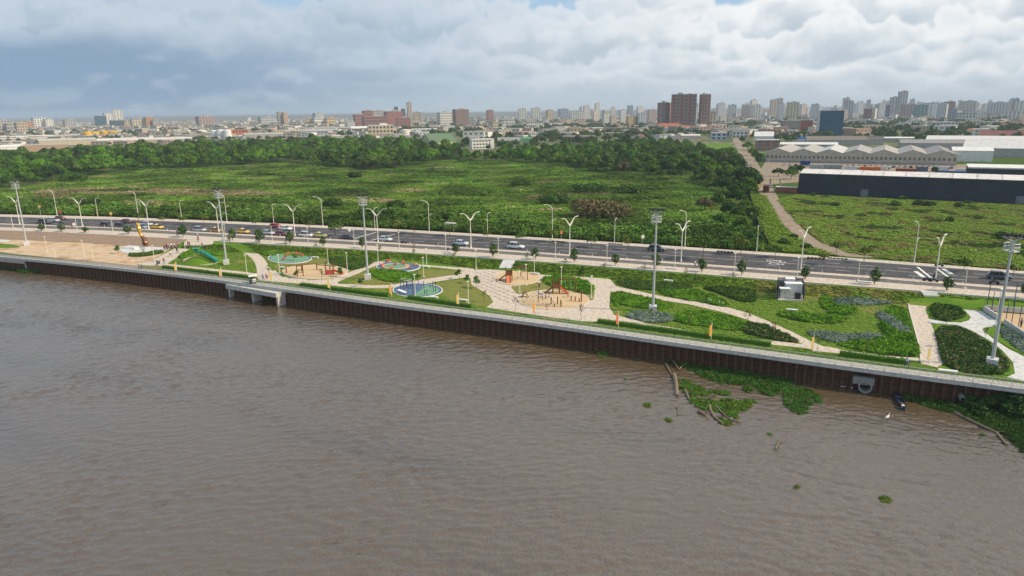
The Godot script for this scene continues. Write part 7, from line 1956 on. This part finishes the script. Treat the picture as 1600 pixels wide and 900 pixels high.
func water_things():
	mat_of_plants("broad green mat of water plants against the quay wall", "K", [-60, 90, 60, 105, 200, 140, 330, 140, 560, 140, 800, 200, 1157, 262, 1300, 300, 1290, 400, 1200, 440, 1080, 520, 960, 480, 860, 392, 700, 392, 500, 372, 340, 300, 200, 232, 60, 180, -60, 130])
	mat_of_plants("ragged green mat of water plants around the driftwood", "K", [130, 320, 300, 385, 420, 450, 430, 520, 560, 540, 700, 550, 950, 548, 820, 642, 720, 660, 722, 752, 600, 680, 430, 652, 280, 612, 240, 500, 140, 442], 6.0, 0.28, Color(0.085, 0.17, 0.022))
	mat_of_plants("small plant tip at the end of the driftwood", "K", [520, 730, 600, 735, 668, 790, 600, 800, 540, 765], 7.0, 0.25, Color(0.09, 0.17, 0.025))
	mat_of_plants("thin strand of plants linking the two mats", "K", [430, 455, 560, 448, 670, 470, 640, 500, 540, 490, 440, 490], 6.0, 0.25, Color(0.07, 0.15, 0.022))
	mat_of_plants("round plant clump between the mats", "K", [765, 420, 820, 408, 880, 440, 850, 468, 790, 466], 7.0, 0.3)
	mat_of_plants("tongue of water plants right of the broad mat", "N", [740, 248, 800, 238, 860, 262, 888, 296, 830, 300, 825, 340, 780, 338, 740, 295], 5.0, 0.28)
	mat_of_plants("large green plant bank at the right below the promenade", "N", [1130, 232, 1300, 262, 1440, 270, 1700, 290, 1760, 560, 1650, 520, 1570, 450, 1530, 412, 1480, 392, 1380, 345, 1240, 305, 1150, 275], 6.0, 0.5, Color(0.05, 0.115, 0.02))
	mat_of_plants("plant bank under the promenade at the far left", "L", [-500, 250, 0, 300, 200, 390, 480, 350, 560, 430, 1000, 500, 1220, 545, 900, 595, 520, 615, 300, 565, 0, 500, -500, 440], 4.0, 0.7, Color(0.045, 0.105, 0.018))
	mat_of_plants("small plant clump below the concrete landing", "B", [440, 810, 480, 800, 520, 830, 500, 850, 450, 850], 8.0, 0.6, Color(0.03, 0.08, 0.015))
	for q in [["lone floating plant near the lower right", "N", 1102, 642, 20], ["tiny floating plant left of the lone one", "N", 785, 598, 10], ["floating plant near the left of the driftwood", "N", 330, 357, 12], ["floating plant by the wall at the left of the mats", "N", 255, 303, 12], ["floating plant beside the pale water patch", "N", 182, 212, 9], ["floating plant strip close to the wall", "N", 95, 122, 26], ["floating plant near the right bank", "N", 1450, 410, 9], ["floating plant above the middle twig", "N", 693, 408, 7]]:
		mat_of_plants(q[0], q[1], [q[2] - q[4], q[3], q[2], q[3] - q[4] * 0.6, q[2] + q[4], q[3], q[2], q[3] + q[4] * 0.6], 9.0, 0.22, Color(0.085, 0.16, 0.022))
	log_("thick pale log floating upright to the wall left of the plants", "K", [85, 290, 105, 380, 112, 500], 0.36, 0.3)
	log_("short pale log right of the thick one", "K", [195, 448, 215, 490, 235, 535], 0.2, 0.16)
	log_("long brown log lying across the plants", "K", [310, 520, 420, 535, 545, 552], 0.16, 0.2)
	log_("curved dark log at the lower end of the plants", "K", [440, 600, 450, 650, 490, 715, 575, 785], 0.24, 0.14)
	log_("thin dark branch reaching lowest from the plants", "K", [495, 590, 560, 670, 660, 745, 765, 772], 0.12, 0.07)
	log_("forked dead branch at the wall side of the plants", "K", [75, 155, 135, 238, 180, 190, 240, 160], 0.12, 0.06, 0.3)
	log_("dark snag left of the thick pale log", "K", [0, 180, 30, 240, 70, 300], 0.16, 0.1)
	log_("dark round stump among the plants", "K", [335, 660, 370, 680, 408, 695], 0.3, 0.3)
	log_("thin dark twig standing in open water", "K", [100, 610, 125, 640, 125, 690], 0.07, 0.04)
	log_("twig pair sticking out of mid water", "N", [712, 460, 720, 445, 735, 420], 0.12, 0.05, 0.2)
	log_("long dark log along the right plant bank", "N", [1352, 330, 1420, 365, 1500, 400, 1537, 445], 0.22, 0.16)
	# canoe
	var a := spot(1389, 601, WATER + 0.15); var e := spot(1414, 641, WATER + 0.15)
	var d := e - a
	var o := thing("canoe", "long narrow dark blue canoe moored by the plant bank", "canoe", (a + e) / 2, atan2(-d.z, d.x))
	var len := d.length(); var hull := MB.new(); var seats := MB.new()
	for i in 12:
		var q := []
		for k in [i, i + 1]:
			var t: float = k / 12.0 * 2 - 1; var w := 0.46 * sqrt(maxf(0.0, 1 - pow(absf(t), 2.6))); var yy := 0.32 + 0.15 * t * t
			q.append([Vector3(t * len / 2, yy, -w), Vector3(t * len / 2, -0.25, -w * 0.5), Vector3(t * len / 2, -0.25, w * 0.5), Vector3(t * len / 2, yy, w), Vector3(t * len / 2, 0.0, w * 0.7), Vector3(t * len / 2, 0.0, -w * 0.7)])
		for k in 6: hull.quad(q[0][k], q[1][k], q[1][(k + 1) % 6], q[0][(k + 1) % 6])
	part("hull", hull.mesh(), mat(Color(0.02, 0.035, 0.075), 0.5), o)
	for x in [-0.25, 0.05, 0.3]: blk(o, "seat", M.drift, Vector3(x * len, 0.25, 0), Vector3(0.22, 0.05, 0.8))
	blk(o, "bundle", M.white, Vector3(0.42 * len, 0.3, 0.1), Vector3(0.4, 0.3, 0.35))
	# storm drain outlets in the wall
	outlet("large concrete storm drain outlet in the quay wall", spot(1337, 590, -2.6), 0.95)
	outlet("small pipe outlet at the right of the quay wall", spot(1482, 607, -2.4), 0.4)
	# birds
	egret("white egret wading alone in open water", spot(1386, 657, WATER + 0.02), 1.0, 0.4)
	for q in [["small white bird floating before the drain, left one", 1315, 606, 0.35], ["small white bird floating before the drain, middle one", 1319, 606, 0.35], ["small white bird floating before the drain, right one", 1331, 608, 0.4]]: egret(q[0], spot(q[1], q[2], WATER + 0.02), q[3], q[1] * 0.7)
	# dark shrubs on the right bank below the deck
	var i := 0
	for q in [[1515, 637, 1.5], [1543, 642, 1.6], [1567, 641, 2.3], [1586, 648, 2.2], [1606, 652, 2.0], [1530, 650, 1.2]]:
		var p := spot(q[0], q[1], WATER)
		var s := solo("bank_shrub", crown_mesh(700 + i, q[2] * 1.35, q[2], 0.0, Color(0.032, 0.075, 0.018), 8, 90, 0.22), M.leaf, nth(i) + " dark leafy shrub on the right bank under the deck", "shrub", "shrubs on the right bank"); i += 1
		s.position = p
func outlet(label: String, at: Vector3, r: float):
	var dz := quay_z(at.x + 2) - quay_z(at.x - 2)
	var t := atan2(-dz, 4.0)
	var z := quay_z(at.x)
	var o := thing("drain_outlet", label, "drain", Vector3(at.x, at.y, z - 0.9), t, "drain outlets")
	var b := MB.new()
	for i in 20:
		var u0 := TAU * i / 20; var u1 := TAU * (i + 1) / 20
		var e0 := Vector3(cos(u0), sin(u0), 0); var e1 := Vector3(cos(u1), sin(u1), 0)
		for q in [[r, r, -5.0, 1.0], [r * 0.8, r * 0.8, -5.0, 1.0], [r * 0.8, r, 1.0, 1.0]]:
			b.quad(e0 * q[0] + Vector3(0, 0, q[2]), e0 * q[1] + Vector3(0, 0, q[3]), e1 * q[1] + Vector3(0, 0, q[3]), e1 * q[0] + Vector3(0, 0, q[2]))
	part("pipe", b.mesh(), mat(Color(0.27, 0.28, 0.26), 0.9), o)
	if r > 0.6: blk(o, "headwall", mat(Color(0.24, 0.25, 0.235), 0.9), Vector3(-0.3, 0.75, 0.2), Vector3(2.9, 1.1, 0.9))
func egret(label: String, at: Vector3, s: float, turn: float):
	var o := thing("egret", label, "bird", at, turn, "white birds")
	o.scale = Vector3.ONE * s
	var b := MB.new()
	b.path([Vector3(-0.42, 0.42, 0), Vector3(-0.2, 0.52, 0), Vector3(0.05, 0.58, 0), Vector3(0.22, 0.68, 0), Vector3(0.2, 0.85, 0), Vector3(0.28, 0.98, 0), Vector3(0.34, 1.0, 0)], [0.04, 0.15, 0.18, 0.09, 0.045, 0.045, 0.05], 8)
	part("body", b.mesh(), M.white, o)
	b = MB.new(); b.tube(Vector3(0.36, 1.0, 0), Vector3(0.52, 0.96, 0), 0.025, 0.006, 5); part("beak", b.mesh(), M.amber, o)
	for z in [-0.06, 0.06]:
		b = MB.new(); b.tube(Vector3(0, 0.45, z), Vector3(-0.05, 0.22, z), 0.02, 0.015, 5); b.tube(Vector3(-0.05, 0.22, z), Vector3(0, -0.15, z), 0.015, 0.015, 5); part("leg", b.mesh(), M.dark, o)
